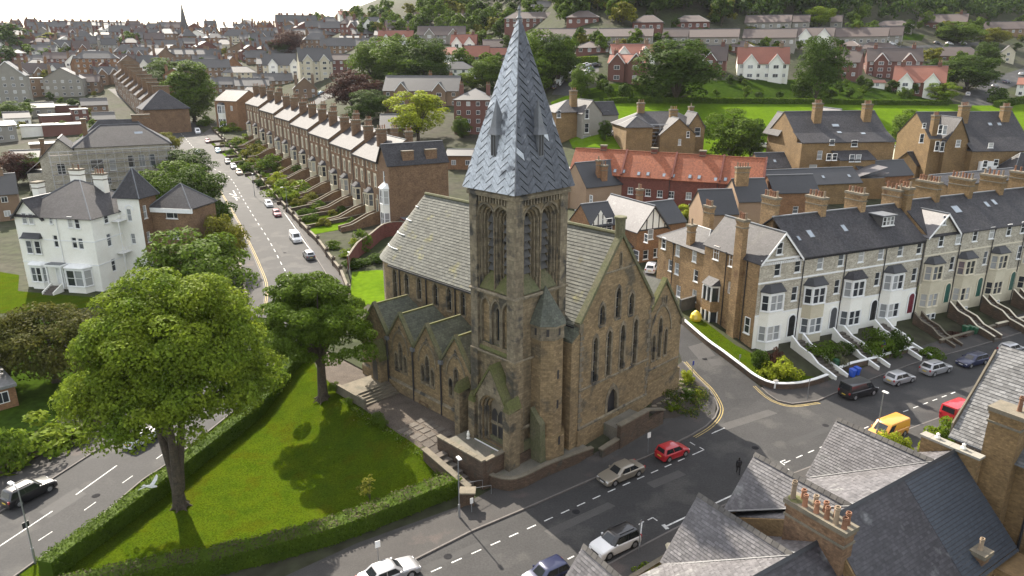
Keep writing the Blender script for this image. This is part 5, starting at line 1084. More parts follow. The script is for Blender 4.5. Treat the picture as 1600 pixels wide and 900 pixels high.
    def door(s, x, y, z, w_, h_, m='paint_black', arched=True, fm='white_paint', ang=0, steps=0):
        mb = MB(); hh = h_-w_/2 if arched else h_
        mb.add([(px, -.02, pz) for px, pz in (arch(0, 0, hh, w_, 'round', 5) if arched else rect(-w_/2, 0, w_, h_))], [tuple(range(13 if arched else 4))], m)
        for k in ((.12, .45), (.52, .85)):
            for sg in (-1, 1): mb.box(sg*w_*.24-w_*.16, -.05, hh*k[0], sg*w_*.24+w_*.16, -.021, hh*k[1], m)
        d = mb.build('door', s.t, (x, y, z), ang); k = MB(); k.lathe([(.04, 0), (.05, .03), (.03, .06)], 'steel', 6, (w_*.36, -.06, hh*.5)); k.build('handle', d)
        f = MB(); a = arch(0, 0, hh, w_, 'round', 5) if arched else rect(-w_/2, 0, w_, h_); b = arch(0, 0, hh, w_+.36, 'round', 5) if arched else [(-w_/2-.18, 0), (w_/2+.18, 0), (w_/2+.18, h_+.18), (-w_/2-.18, h_+.18)]
        n = len(a)
        for i in range(1, n): j = (i+1) % n; f.hexa([(a[i][0], .02, a[i][1]), (a[j][0], .02, a[j][1]), (b[j][0], .02, b[j][1]), (b[i][0], .02, b[i][1])], [(a[i][0], -.09, a[i][1]), (a[j][0], -.09, a[j][1]), (b[j][0], -.09, b[j][1]), (b[i][0], -.09, b[i][1])], fm)
        f.build('door_frame', d); return d
    def band(s, x0, x1, y, z, h_=.22, d=.07, m='white_paint', name='band'):
        mb = MB(); mb.box(x0, y-d, z, x1, y+.03, z+h_, m); return s.part(name, mb)
    def pipe(s, x, y, z0, z1, m='dark_paint', r=.07):
        mb = MB(); mb.tube([(x, y, z0), (x, y, z1)], r, m, 5); mb.box(x-.16, y-.12, z1, x+.16, y+.12, z1+.3, m); return s.part('downpipe', mb)
    def lintel(s, xs, y, z, w_, m='white_paint', h_=.22):
        for x in xs: mb = MB(); mb.box(x-w_/2, y-.04, z, x+w_/2, y+.03, z+h_, m); s.part('lintel', mb)
class Block:
    def __init__(s, hs, x0, y0, x1, y1, z0, z1, m, name='wall', sides='fblr', far=False, reveal=None):
        s.h = hs; s.b = (x0, y0, x1, y1, z0, z1); s.m = m; s.nm = name; s.sides = sides; s.w = {k: [] for k in 'fblr'}; s.far = far; s.rv = reveal
    def win(s, side, *ws, style='sash', fm='white_paint'):
        for w_ in ws: s.w[side].append((*w_[:4], w_[4] if len(w_) > 4 else style, fm))
        return s
    def row(s, side, z, w_, h_, cs, **k): return s.win(side, *[(c, z, w_, h_) for c in cs], **k)
    def px(s, side, *ws, style='sash', fm='white_paint', size=None):
        """windows picked on the photograph by centre (and size in px)"""
        x0, y0, x1, y1, z0, z1 = s.b
        for w_ in ws:
            pl = dict(y=y0) if side == 'f' else dict(y=y1) if side == 'b' else dict(x=x0) if side == 'l' else dict(x=x1)
            X, Y_, Z = s.h.fit(w_[0], w_[1], **pl); c = X if side in 'fb' else Y_; W_, H_ = size or (w_[2], w_[3])
            s.w[side].append((c, Z-H_/2, W_, H_, w_[4] if len(w_) > 4 else style, fm))
        return s
    def build(s):
        x0, y0, x1, y1, z0, z1 = s.b; mb = MB()
        for sd in s.sides:
            ux, inn, ang = SIDES[sd]; org = {'f': (0, y0), 'b': (0, y1), 'l': (x0, 0), 'r': (x1, 0)}[sd]; a, b = (x0, x1) if sd in 'fb' else (y0, y1); holes = []
            for c, z, w_, h_, st, fm in s.w[sd]:
                px, py = org[0]+ux[0]*c, org[1]+ux[1]*c; dpt = 0 if s.far else .16
                ok = c-w_/2 > a+.02 and c+w_/2 < b-.02 and z > z0+.02 and z+h_ < z1-.02
                if not s.far and ok: holes.append(rect(c-w_/2, z, w_, h_))
                s.h.window(px, py, z, w_, h_, ang, 'far' if s.far else st, fm, depth=dpt if ok else -.03)
            wall2d(mb, (*org, 0), (*ux, 0), [(a, z0), (b, z0), (b, z1), (a, z1)], holes, s.m, .18, (*inn, 0), reveal=s.rv)
        mb.poly([(x0, y0, z1), (x1, y0, z1), (x1, y1, z1), (x0, y1, z1)], 'dull_lead'); s.h.part(s.nm, mb); return s
# ------------------------------------------------------------------ grey brick terrace on the right
OT = P(1174, 546, 2.0); OZ = 2.0; TAZ = 66; tdx = az_dir(TAZ); tdy = np.array([-tdx[1], tdx[0]])
def tw_(x, y): q = np.array(OT)+x*tdx+y*tdy; return (float(q[0]), float(q[1]))
def terr_origin(x): q = tw_(x, 0); return (q[0], q[1], OZ)
EV, RG = 11.85, 15.95
def row1(k):
    x0 = 0 if k == 0 else 7.4+7.55*(k-1); W_ = 7.4 if k == 0 else 7.55
    lab = ['end terrace house with white gable and buff brick side wall facing the lane', 'terrace house with black door next to the gabled end house', 'terrace house with bright blue glass bay roof and black door', 'terrace house with dark red door and flat roofed dormer'][k]
    h = House('terrace_house', lab, 'house', terr_origin(x0), TAZ, 'grey brick terrace houses with white ground floors')
    b = h.block(0, 0, W_-.02, 10.9, 4.5, EV, 'grey_brick', sides='flrb' if k == 0 else 'fb', reveal='white_paint')
    top = [[(1215.4, 421.4), (1247, 415.6)], [(1282, 411), (1314.6, 406)], [(1346, 400), (1377, 396)], [(1407.5, 391), (1437, 387.5)]][k]; b.px('f', *top, size=(1.05, 1.75))
    b.px('f', *[[(1241.5, 459)], [(1308, 448)], [(1371, 436)], [(1429, 429)]][k], size=(1.0, 2.0))
    if k == 0: b.px('l', (1120, 395, 1.1, 1.9), (1145, 406, 1.1, 1.9), (1141, 450, 1.0, 1.7), style='sash2'); b.m = 'grey_brick'
    b.build()
    if k == 0:
        sd = MB(); wall2d(sd, (-.05, 0, 0), (0, 1, 0), [(0, -2), (10.9, -2), (10.9, EV), (0, EV)], [rect(w_[0]-w_[2]/2, w_[1], w_[2], w_[3]) for w_ in b.w['l'] if w_[1] > 4.6], 'buff_brick', .1, (1, 0, 0)); h.part('side_wall', sd)
    g = h.block(-.03, -.06, W_-.03, 10.8, -2, 4.5, 'white_render', 'ground_floor_wall', sides='f' if k else 'fr')
    g.build(); h.band(-.05, W_-.02, 0, 8.9); h.band(-.05, W_-.02, 0, 4.5, .2)
    bx = h.fit(*[(1208, 514), (1274, 500), (1335, 489), (1396, 477)][k], y=-.9)[0]
    h.bay(bx, 3.7, .95, -.06, -.6, [(1.2, 2.1), (5.35, 2.15)], 'white_render' if k < 1 or k > 1 else 'cream_render', ['dark_slate', 'dark_slate', 'slate', 'dark_slate'][k])
    dx = h.fit(*[(1234, 520), (1299, 508), (1362, 495), (1420, 484)][k], y=0)[0]; h.door(dx, -.08, .9, 1.15, 3.0, ['paint_black', 'paint_grey', 'paint_black', 'paint_maroon'][k])
    h.lintel([t for t in []], 0, 0, 1)
    for q in top: X, _, Z = h.fit(*q, y=0); h.lintel([X], 0, Z+.9, 1.35)
    h.pipe(W_-.12, -.12, -1, EV-.3)
    cor = MB()
    for i in range(int(W_/.34)): cor.box(i*.34+.05, -.3, EV-.42, i*.34+.2, .02, EV-.15, 'white_paint' if k == 0 else 'dark_paint')
    cor.box(0, -.12, EV-.5, W_-.03, .02, EV-.43, 'white_paint' if k == 0 else 'dark_paint'); h.part('cornice', cor)['kind'] = 'stuff'
    if k == 0:
        gb = MB(); gb.poly([(0, -.07, EV), (6.5, -.07, EV), (3.2, -.07, 15.35)], 'grey_brick'); gb.box(0, -.16, EV+.02, 6.5, -.02, EV+.28, 'white_paint'); h.part('gable_wall', gb); X, _, Z = h.fit(1218, 388, y=-.1); h.window(X, -.1, Z-.8, 1.0, 1.6)
        h.roof_y(0, 0, 6.5, 10.9, EV, 15.35, 'slate', 'buff_brick', front=.45, barge='white_paint', xm=3.25); h.roof_x(6.4, 0, 7.5, 10.9, EV, RG, 'slate', 'grey_brick', gables=False, end=.0)
        h.chimney(-.3, 3.6, .85, 1.4, -1.5, 16.8, 4, 'buff_brick'); h.chimney(7.3, 7, .8, 2.6, 12.6, 18.6, 6, 'buff_brick')
        for y, z in ((6.2, -1.2), (2.2, -1.2)): h.pipe(-.15, y, z, EV-.4)
        h.bay(0, 0, 0, 0, 0, [(0, 1)], 'buff_brick') if 0 else None
        s_ = MB(); y0, y1 = 7.0, 9.9
        for z0, z1, m in ((-1.5, 1.0, 'buff_brick'), (2.9, 4.4, 'buff_brick'), (6.4, 6.7, 'white_paint')): s_.prism([(.05, y0), (.05, y1), (-1.1, y1-.5), (-1.1, y0+.5)][::-1], z0, z1, m)
        for z in (1.0, 4.4):
            for x, y in ((-1.05, y0+.55), (-1.05, y1-.55), (-.05, y0+.1), (-.05, y1-.1), (-1.05, (y0+y1)/2)): s_.box(x-.09, y-.09, z, x+.09, y+.09, z+2.0, 'white_paint')
            s_.prism([(.05, y0+.1), (.05, y1-.1), (-1.0, y1-.55), (-1.0, y0+.55)][::-1], z, z+1.98, 'window_glass')
        s_.add([(.05, y0-.2, 6.7), (.05, y1+.2, 6.7), (-1.3, y1-.4, 6.7), (-1.3, y0+.4, 6.7), (.05, y0+.3, 7.6), (.05, y1-.3, 7.6)], [(0, 1, 2, 3), (0, 3, 4), (3, 2, 5, 4), (2, 1, 5)], 'slate'); h.part('bay_window', s_)
        X, Y_, Z = h.fit(1168, 508, x=-.06); h.window(-.08, Y_, Z-1.1, 1.0, 2.2, -PI/2)
        v = h.block(0, -.06, .6, 1.0, -2, 4.5, 'white_render', 'corner_wall', sides='l'); v.build()
    else:
        h.roof_x(0, 0, W_, 10.9, EV, RG, 'slate', 'buff_brick', gables=(k == 3), end=.0)
        h.chimney(W_-.1, 6.2, .9, 3.0, 12.6, 18.2, [6, 6, 4][k-1], 'buff_brick')
        if k == 1: h.skylight(3.2, 2.6, EV, RG, 0, 5.45, .9, 1.3); h.skylight(.8, 2.2, EV, RG, 0, 5.45, .5, .8)
        if k == 2: h.skylight(2.0, 2.8, EV, RG, 0, 5.45, .8, 1.2)
        if k == 3:
            d = MB(); d.box(1.0, 2.2, 13.4, 3.4, 4.6, 15.3, 'old_wood'); d.box(.8, 1.9, 15.3, 3.6, 4.8, 15.45, 'dull_lead'); h.part('dormer', d)
            for x in (1.45, 2.2, 2.95): h.window(x, 2.2, 13.95, .7, 1.2, 0, 'thin')
    return h
for k in range(4): row1(k)
def row2(k):
    x0 = 30.45+7.4*k; W_ = 7.4; lab = ['cream gabled terrace house with first of the teal doors', 'cream terrace house with large open roof window and teal door', 'cream terrace house with two small skylights at the right picture edge', 'cream terrace house mostly beyond the right picture edge'][k]
    h = House('terrace_house', lab, 'house', terr_origin(x0), TAZ, 'cream and grey terrace houses up the street')
    z_ = .4; b = h.block(0, 0, W_-.02, 10.9, 4.9, EV+z_, 'grey_brick', sides='fblr' if k == 0 else 'fb', reveal='cream_paint')
    b.px('f', *[[(1470, 375.6), (1497, 371.6)], [(1523, 367.6), (1549, 363.6)], [(1576, 359), (1598, 355)], [(1626, 350), (1650, 346)]][k], size=(1.05, 1.8)); b.px('f', *[[(1488, 411.6)], [(1540, 403)], [(1592, 394)], [(1642, 386)]][k], size=(1.0, 2.1)); b.build()
    h.block(-.03, -.06, W_-.03, 10.8, -2, 4.9, 'cream_render', 'ground_floor_wall', sides='f').build(); h.band(0, W_-.02, 0, 9.2, m='cream_paint'); h.band(0, W_-.02, 0, 4.9, .2, m='cream_paint')
    bx = h.fit(*[(1458, 460), (1509, 449), (1560, 439), (1610, 430)][k], y=-.9)[0]; h.bay(bx, 3.5, .95, -.06, -1, [(1.7, 2.0), (5.75, 2.1)], 'cream_render', 'dark_slate', 'cream_paint')
    dx = h.fit(*[(1478, 462), (1528, 452), (1580, 440), (1630, 430)][k], y=0)[0]; h.door(dx, -.08, 1.45, 1.1, 3.0, 'paint_green_door', fm='cream_paint'); h.pipe(W_-.1, -.12, -1, EV)
    for x in (bx-.5, bx+.6): h.window(x, -1.02, -.9, .9, 1.5, 0, 'sash', 'white_paint')
    if k == 0:
        h.roof_y(0, 0, 6.3, 6.5, EV+z_, 15.2, 'purple_slate', 'grey_brick', front=.45, barge='white_paint'); X, _, Z = h.fit(1476, 344, y=-.1); h.window(X, -.02, Z-.7, .8, 1.4); h.roof_x(0, 0, W_, 10.9, EV+z_, RG+.3, 'slate', 'buff_brick', end=0); h.chimney(.2, 5.0, 1.1, 2.2, 12, 18.6, 4, 'golden_brick'); h.chimney(W_-.2, 6.4, .9, 3.6, 12.6, 18.8, 8, 'golden_brick')
    else:
        h.roof_x(0, 0, W_, 10.9, EV+z_, RG+.3, 'slate', 'buff_brick', gables=k == 3, end=0); h.chimney(W_-.2, 6.4, .9, 3.6, 12.6, 18.8, [7, 5, 4][k-1], 'golden_brick')
        if k == 1: h.skylight(2.4, 3.2, EV+z_, RG+.3, 0, 5.45, 1.5, 1.4)
        if k == 2: h.skylight(2.2, 3.4, EV+z_, RG+.3, 0, 5.45, .8, 1.1); h.skylight(4.2, 3.6, EV+z_, RG+.3, 0, 5.45, .8, 1.1)
for k in range(4): row2(k)
# garden stairs and front walls
def stairs(x, y0, y1, z0, z1, w_, label, wallm, cop, name='garden_stairs', group=None):
    q = terr_origin(x); t = thing(name, label, 'stairs', q, PI/2-R(TAZ), group); n = 12
    for i in range(n):
        mb = MB(); ya, yb = y0+(y1-y0)*i/n, y0+(y1-y0)*(i+1)/n; mb.box(-w_/2, min(ya, yb), -2.5, w_/2, max(ya, yb), z0+(z1-z0)*(i+.5)/n, 'flagstone'); mb.build('step', t)
    for sg in (-1, 1):
        pts = [(y0-.0, z0+.7), (y0+(y1-y0)*.2, z0+(z1-z0)*.28+.5), (y0+(y1-y0)*.45, z0+(z1-z0)*.42+.5), (y0+(y1-y0)*.62, z0+(z1-z0)*.72+.5), (y0+(y1-y0)*.85, z0+(z1-z0)*.85+.5), (y1, z1+.6)]
        X = sg*(w_/2+.12); a = MB(); b = MB()
        a.rings([[(X-.1, y, -2.5), (X+.1, y, -2.5), (X+.1, y, z), (X-.1, y, z)] for y, z in pts], wallm); b.rings([[(X-.14, y, z), (X+.14, y, z), (X+.14, y, z+.08), (X-.14, y, z+.08)] for y, z in pts], cop); a.build('flank_wall', t); b.build('coping', t)
sx = [6.6, 14.0, 21.85]
for i, x in enumerate(sx): stairs(x, -1.2, -9.0, .75, -1.9, 1.7, ['white walled stairs curving down beside the weeping shrub', 'white walled stairs between the lavender bed and the third garden', 'white walled stairs overgrown by the tall green shrub'][i], 'white_render', 'white_paint', group='white garden stairs')
stairs(29.6, -1.2, -8.0, .7, -1.9, 1.25, 'dark stone stairs below the red door', 'wall_stone', 'coping_stone')
for i, x in enumerate([37.1, 44.4, 51.8]): stairs(x, -1.2, -8.5, 1.3, -1.6, 1.3, ['brick walled stairs with cream coping beside the green bins', 'second flight of brick walled stairs with cream coping', 'brick walled stairs with cream coping at the right edge'][i], 'wall_stone', 'cream_paint', group='brick garden stairs')
def low_wall(name, label, pts, h_, wm, cm, w_=.3, cat='wall', cw=.42, ch=.1):
    t = thing(name, label, cat); pts = dens(pts, 1.5); a = MB(); bar(a, pts, w_, -.3, h_, wm); a.build('wall', t); b = MB(); bar(b, pts, cw, h_+.003, h_+ch, cm); b.build('coping', t); return t
low_wall('garden_wall', 'curving brick wall with white coping round the corner garden', curve(WALL_R, 3), .75, 'wall_stone', 'white_paint')
def pave_pts(*pp): return TP(*pp)
low_wall('garden_wall', 'short brick wall with white coping by the blue bins', pave_pts((1312, 582), (1330, 575), (1368, 566)), .7, 'wall_stone', 'white_paint')
low_wall('garden_wall', 'brick wall with white coping below the estate agent board', pave_pts((1374, 564), (1400, 556), (1426, 550)), .7, 'wall_stone', 'white_paint')
low_wall('garden_wall', 'low stone wall in front of the paved garden with green bins', pave_pts((1468, 538), (1510, 526), (1553, 514)), .6, 'wall_stone', 'coping_stone')
low_wall('garden_wall', 'brick wall with cream coping at the far right of the street', pave_pts((1556, 513), (1600, 502), (1680, 482)), .7, 'wall_stone', 'cream_paint')
# buff rear wing behind the end house
h = House('rear_wing', 'lower buff brick house with white lit roof in the lane behind the end house', 'house', (*tw_(.2, 11.0), OZ+1), TAZ)
b = h.block(0, 0, 7.5, 11.2, -3, 9.3, 'buff_brick', reveal='white_paint'); b.px('l', (1038, 380), (1059, 391), (1085, 400), (1047.5, 415), (1057.5, 420), (1087, 431), (1040, 449), (1060, 455), (1085, 462), size=(1.0, 1.75)); b.build()
h.roof_hip(0, 0, 7.5, 11.2, 9.3, 11.6, 'slate', .25); h.chimney(.6, 4.2, .9, .9, 8, 12.6, 1, 'buff_brick'); h.pipe(-.12, 7.2, -2, 9)
X, Y_, Z = h.fit(1050, 470, x=-.05); h.door(-.1, Y_, -1.3, 1.0, 2.2, 'paint_red_door', False, ang=-PI/2)
mb = MB(); mb.extr([(-1.0, Y_-.8, .95), (-1.0, Y_+.8, .95), (-1.0, Y_, 1.6)], (1.0, 0, 0), 'slate'); h.part('porch_canopy', mb)
h.chimney(6.6, 8, .8, 1.6, 8, 14.2, 4, 'buff_brick')
fe = low_wall('lane_fence', 'grey timber fence and gate across the yard of the lane house', TP((1062, 487), (1092, 478), (1098, 492)), 1.7, 'old_wood', 'old_wood', cat='fence')
# brown house and half-timbered house behind the church
h = House('brown_house', 'tan rendered house with dark slate roof and twin brick chimneys behind the church', 'house', (*P(914, 352, 4.5), 4.5), 60)
b = h.block(0, 0, 13, 8.5, -3, 8.2, 'tan_render'); b.px('l', (924, 312, 1.0, 1.9), (920, 337, .9, 1.6), (928, 339, .9, 1.6)); b.px('f', (938, 345, 1, 1.5)); b.build()
h.roof_x(0, 0, 13, 8.5, 8.2, 12.6, 'dark_slate', 'tan_render'); h.chimney(4.2, 1.6, .8, .8, 8, 13.4, 1, 'orange_brick'); h.chimney(5.2, 1.0, 1.4, .9, 8, 12.3, 2, 'orange_brick')
b = h.block(-.8, 6.0, -.02, 12, -3, 7.0, 'tan_render'); b.px('l', (900, 332, .8, 1.2), (900, 350, .8, 1.2)); b.build(); h.roof_lean(-.8, 6, 4, 12, 6.8, 10.5, 'grey_slate_tile', 'x')
h = House('half_timbered_house', 'orange brick house with black and white timbered gables behind the church', 'house', (*P(992, 424, 4.0), 4.0), 62)
b = h.block(0, 0, 6.4, 8, -2, 7.0, 'orange_brick', reveal='white_paint'); b.px('f', (1016, 366, 1.1, 1.7), (1009, 398, 1.1, 1.6), (1024, 395, .8, 1.6)); b.px('l', (994, 398, 1.6, 1.6), (1010, 372, .9, 1.4)); b.build()
def timber(h, x0, x1, z0, z1, y, n=5):
    mb = MB(); xm = (x0+x1)/2; mb.poly([(x0, y, z0), (x1, y, z0), (xm, y, z1)], 'white_render')
    for i in range(n):
        x = x0+(x1-x0)*(i+.5)/n; zt = z0+(z1-z0)*(1-abs(x-xm)/((x1-x0)/2)); mb.box(x-.09, y-.05, z0, x+.09, y+.01, zt, 'dark_paint')
    mb.box(x0, y-.06, z0-.12, x1, y+.01, z0+.12, 'dark_paint'); h.part('timber_gable', mb)
timber(h, 0, 6.4, 7.0, 10.8, -.05); h.roof_y(0, 0, 6.4, 12, 7.0, 10.9, 'purple_slate', 'orange_brick', front=.4, barge='dark_paint')
b = h.block(-5.5, 5.5, 0, 12, -2, 7.3, 'orange_brick'); b.px('f', (948, 352, 2.2, 2.4, 'grid')); b.build(); timber(h, -5.5, -1.8, 7.3, 9.9, 5.45, 4)
h.roof_x(-5.5, 5.5, 0, 12, 7.3, 10.4, 'dark_slate', 'orange_brick'); h.chimney(5.6, 7, .9, .9, 7, 12.6, 2, 'orange_brick'); h.roof_lean(-1.9, .8, 0, 4.0, 4.0, 5.6, 'dark_slate'); b = h.block(-1.8, 1, 0, 4, -2, 4.0, 'orange_brick'); b.px('f', (994, 397, 1.2, 1.4, 'casement')); b.build()
h.roof_x(6.4, 4, 14, 12, 6.5, 9.6, 'dark_slate', 'orange_brick'); h.block(6.42, 4, 14, 12, -2, 6.5, 'orange_brick', sides='fr').build()
# red brick terrace with pantiled roof
q = np.array(T(1165, 345)); rz = gz(*q); d112 = az_dir(112); q0 = q-38.2*d112
for k, (xa, xb) in enumerate(((0, 11.8), (11.8, 22.6), (22.6, 32.4), (32.4, 40.8))):
    h = House('red_brick_terrace', ['red brick pantiled terrace block partly hidden by the spire', 'red brick pantiled terrace block behind the tan house', 'red brick pantiled terrace block above the small bright tree', 'red brick pantiled terrace block with dark framed skylights at the right end'][k], 'house', (*(q0+xa*d112), rz), 112, 'red brick terrace blocks with orange tiles')
    L_ = xb-xa; ev = 7.6+.12*(3-k); rg = h.fit(1100, 243, y=4.6)[2]+.1*(2-k)
    b = h.block(0, 0, L_-.03, 9.2, -3, ev, 'red_brick', reveal='white_paint')
    wp = [[(903, 291), (925, 292)], [(1012.5, 301), (1031, 303), (985, 298)], [(1049, 304.5), (1076, 306), (1094, 307)], [(1117, 310), (1135, 310), (1154.5, 311), (1174, 311)]][k]; b.px('f', *wp, size=(1.15, 1.5), style='sash2')
    b.px('f', *[[(903, 318)], [(1011, 321), (1031, 322)], [(1048, 324)], [(1140, 335), (1180, 338)]][k], size=(1.15, 1.5), style='sash2'); b.build()
    h.roof_x(0, 0, L_, 9.2, ev, rg, 'pantile', 'red_brick', end=0, ridge='pantile', ov=.35)
    mb = MB(); mb.extr([(L_-.2, -.3, ev-.1), (L_-.2, 4.6, rg+.05), (L_-.2, 4.6, rg+.45), (L_-.2, -.3, ev+.3)], (.4, 0, 0), 'red_brick'); h.part('party_wall', mb)
    for px, py in [[(903, 263), (926, 264), (938, 265.5), (961, 267), (974.5, 268)], [(998, 271.5), (1012.5, 272)], [(1037.5, 274), (1052, 275), (1078, 276), (1092.5, 277)], [(1118, 280.5), (1133.5, 280.5), (1160, 282), (1175.5, 282)]][k]:
        sl_ = (rg-ev)/4.6; cx, cy = h.loc(0, 0); y = 1.6
        for _ in range(12): X, _, Z = h.fit(px, py, y=y); y += ((Z-ev-.14)/sl_-y)*.6
        h.skylight(X, y, ev, rg, 0, 4.6, .65, .9)
    if k < 3: h.chimney(L_*.55, 4.6, 1.2, .9, rg-.3, rg+1.1, 0, 'red_brick')
    if k == 3: h.door(h.fit(1168, 333, y=0)[0], -.06, .1, 1.1, 2.7, 'paint_red_door', False)
    if k == 2: h.door(4.6, -.06, .1, 1.1, 2.4, 'white_paint', False)
    h.pipe(L_-.4, -.1, -1, ev-.3)
# ------------------------------------------------------------------ villas by the field
def villa(name, label, o, az, W_, D_, ev, rg, wins, chim, wallm='golden_brick', roofm='slate', side=None, hip=False):
    h = House(name, label, 'house', o, az); b = h.block(0, 0, W_, D_, -4, ev, wallm, reveal='white_paint')
    if wins: b.px('f', *wins)
    if side: b.px('l', *side)
    b.build(); (h.roof_hip if hip else h.roof_x)(*((0, 0, W_, D_, ev, rg, roofm) if hip else (0, 0, W_, D_, ev, rg, roofm, wallm)))
    for c in chim: h.chimney(*c, m=wallm)
    return h
o = T(1237, 290); oz = gz(*o); h = villa('villa', 'wide golden brick villa with two tall chimney stacks beside the field', (*o, oz), 82, 24.2, 15, 11.6, 17.2, [(1300, 222, 1.3, 1.4), (1335, 224, 1.6, 1.5), (1281, 242, 1.3, 2), (1270, 265, 2, 2.4)], [(7, 4.6, 2.0, 1.5, 11, 19.5, 5), (20.4, 4.8, 2.0, 1.5, 11, 19.2, 5)])
h.roof_lean(0, -2.6, 24.2, 2.0, 10.6, 12.9, 'slate'); b = h.block(0, -2.5, 24.2, 0, -4, 10.5, 'golden_brick'); b.px('f', (1300, 222, 1.3, 1.4), (1335, 224, 1.6, 1.5), (1281, 242, 1.3, 2), (1270, 265, 2, 2.4)); b.build()
b = h.block(8, -6.5, 17, -2.5, -4, 6.8, 'golden_brick'); b.px('f', (1295, 245, 1.2, 1.6), (1304, 245, 1.2, 1.6), (1331, 247, 1.3, 1.7), (1341, 247, 1.3, 1.7)); b.build(); h.roof_lean(8, -6.5, 17, -2.5, 6.8, 8.6, 'slate')
for x0, z in ((8.5, 3.4), (10.5, 1.8)): h.block(x0, -12+(x0-8.5), x0+8, -6.4, -4, z, 'golden_brick').build(); h.roof_lean(x0, -12+(x0-8.5), x0+8, -6.4, z, z+2.4, 'purple_slate', 'x')
for x, y in ((11.5, 1.2), (17.5, .6)): h.skylight(x, y, 10.6, 12.9, -2.6, 2.0, 1.2, .8)
h.skylight(11.5, 3.2, 11.6, 17.2, 0, 7.5, 1.8, 1.0); h.roof_y(-.6, 8, 6, 16, 11.6, 16.6, 'slate', 'golden_brick'); h.roof_y(13, 8, 18, 16, 12, 17.6, 'purple_slate', 'golden_brick')
o = T(1440, 287); oz = gz(*o); h = villa('villa', 'golden brick villa with steep front gable and white oriel at the right edge', (*o, oz), 86, 26, 14, 11.5, 17.4, None, [(1.5, 1.2, 1.4, 1.4, 8, 17.2, 4), (11, 4.5, 2.2, 1.5, 11, 19.3, 5), (22.5, 4.8, 2.0, 1.5, 11, 19, 5)])
b = h.block(3.2, -2, 9.0, 0, -4, 11.5, 'golden_brick'); b.px('f', (1469, 202, 1.1, 2.2), (1476, 203, 1.1, 2.2), (1464, 228, 1.1, 2.4), (1472, 229, 1.1, 2.4)); b.build(); h.roof_y(3.2, -2, 9.0, 8, 11.2, 16.6, 'slate', 'golden_brick', front=.3, barge='dark_paint')
b = h.block(9.0, -4.2, 21, 0, -4, 8.6, 'golden_brick'); b.px('f', (1497, 224, 1.2, 1.7), (1548, 227, 1.3, 1.2)); b.build(); h.roof_lean(9, -4.2, 27, 0, 8.6, 11.6, 'slate')
b = h.block(.0, -.5, 3.2, 0, -4, 11.4, 'golden_brick'); b.px('f', (1440, 216, 1.1, 2.2), (1444, 196, .9, 1.2)); b.build()
mb = MB(); mb.box(11.2, -5.0, 1.6, 15.6, -4.2, 6.2, 'white_paint'); h.part('oriel', mb)
for x in (12.2, 13.6): h.window(x, -5.02, 2.9, 1.0, 2.2)
h.block(16.5, -10, 28, -4.3, -4, 4.6, 'golden_brick').px('f', (1539, 256, 1.2, 1.6), (1556, 254, 1.2, 1.6)).build(); h.roof_hip(16.5, -10, 28, -4.3, 4.6, 8.6, 'slate'); h.chimney(22, -9.5, 2.2, 1.0, 3, 7.6, 3, 'golden_brick')
h.skylight(18, 3.5, 11.5, 17.4, 0, 7, 1.0, 1.0); h.skylight(20.5, 3.5, 11.5, 17.4, 0, 7, 1.0, 1.0)
o = T(972, 236); oz = gz(*o); h = villa('villa', 'golden brick villa with hipped grey roof and scaffolding facing the field', (*o, oz), 84, 22, 12, 6.4, 9.8, None, [(6.2, 6.0, 1.8, 1.4, 7, 12.2, 3), (14.4, 3, 2.0, 1.3, 6, 10.6, 4), (21, 8, 1.2, 1.2, 6, 11, 1)], hip=True)
b = h.block(0, -3.5, 7, 0, -4, 6.4, 'golden_brick').build(); h.roof_hip(0, -3.5, 7, 4, 6.5, 9, 'slate'); b = h.block(9, -4, 18.5, 0, -4, 4.6, 'golden_brick'); b.px('f', (1062, 222, .8, 1.6), (1075, 210, .8, 1.6)); b.build(); h.roof_y(9, -4, 18.5, 6, 4.6, 8.6, 'slate', 'golden_brick')
b = h.block(17, -1.5, 21.8, 1, -4, 6.2, 'golden_brick'); b.px('f', (1090, 206, 1.6, 2.2)); b.build(); h.roof_y(17, -1.5, 21.8, 6, 6.2, 9.8, 'slate', 'golden_brick', barge='dark_paint')
def scaffold(o, az, L_, D_, Hh, n, label):
    t = thing('scaffolding', label, 'scaffolding', o, PI/2-R(az)); k = max(2, int(L_/2.2))
    for i in range(k+1):
        for y in (0, -D_):
            mb = MB(); mb.tube([(L_*i/k, y, -1), (L_*i/k, y, Hh+1)], .05, 'scaffold', 5); mb.build('pole', t)
    for j in range(n):
        z = Hh*(j+1)/n
        for y in (0, -D_):
            for dz in (0, .95): mb = MB(); mb.tube([(-.3, y, z+dz), (L_+.3, y, z+dz)], .045, 'scaffold', 5); mb.build('rail', t)
        for i in range(4): mb = MB(); mb.box(0, -D_+.1+.26*i, z+.03, L_, -D_+.33+.26*i, z+.08, 'wood' if i % 2 else 'old_wood'); mb.build('board', t)
    mb = MB(); mb.tube([(0, -D_, 0), (L_*.5, -D_, Hh)], .045, 'scaffold', 5); mb.build('brace', t)
scaffold((*(np.array(o)+az_dir(84)*7.4-az_dir(-6)*.4), oz), 84, 4.6, 1.2, 6, 3, 'grey scaffolding on the villa that faces the field')
o = T(868, 228); oz = gz(*o); h = villa('villa', 'pale stone villa with hipped roof immediately right of the spire', (*o, oz), 70, 16, 12, 9.2, 12.2, [(873, 178, 1.2, 2.0)], [(6.5, 3, 1.8, 1.5, 8, 15, 3)], hip=True)
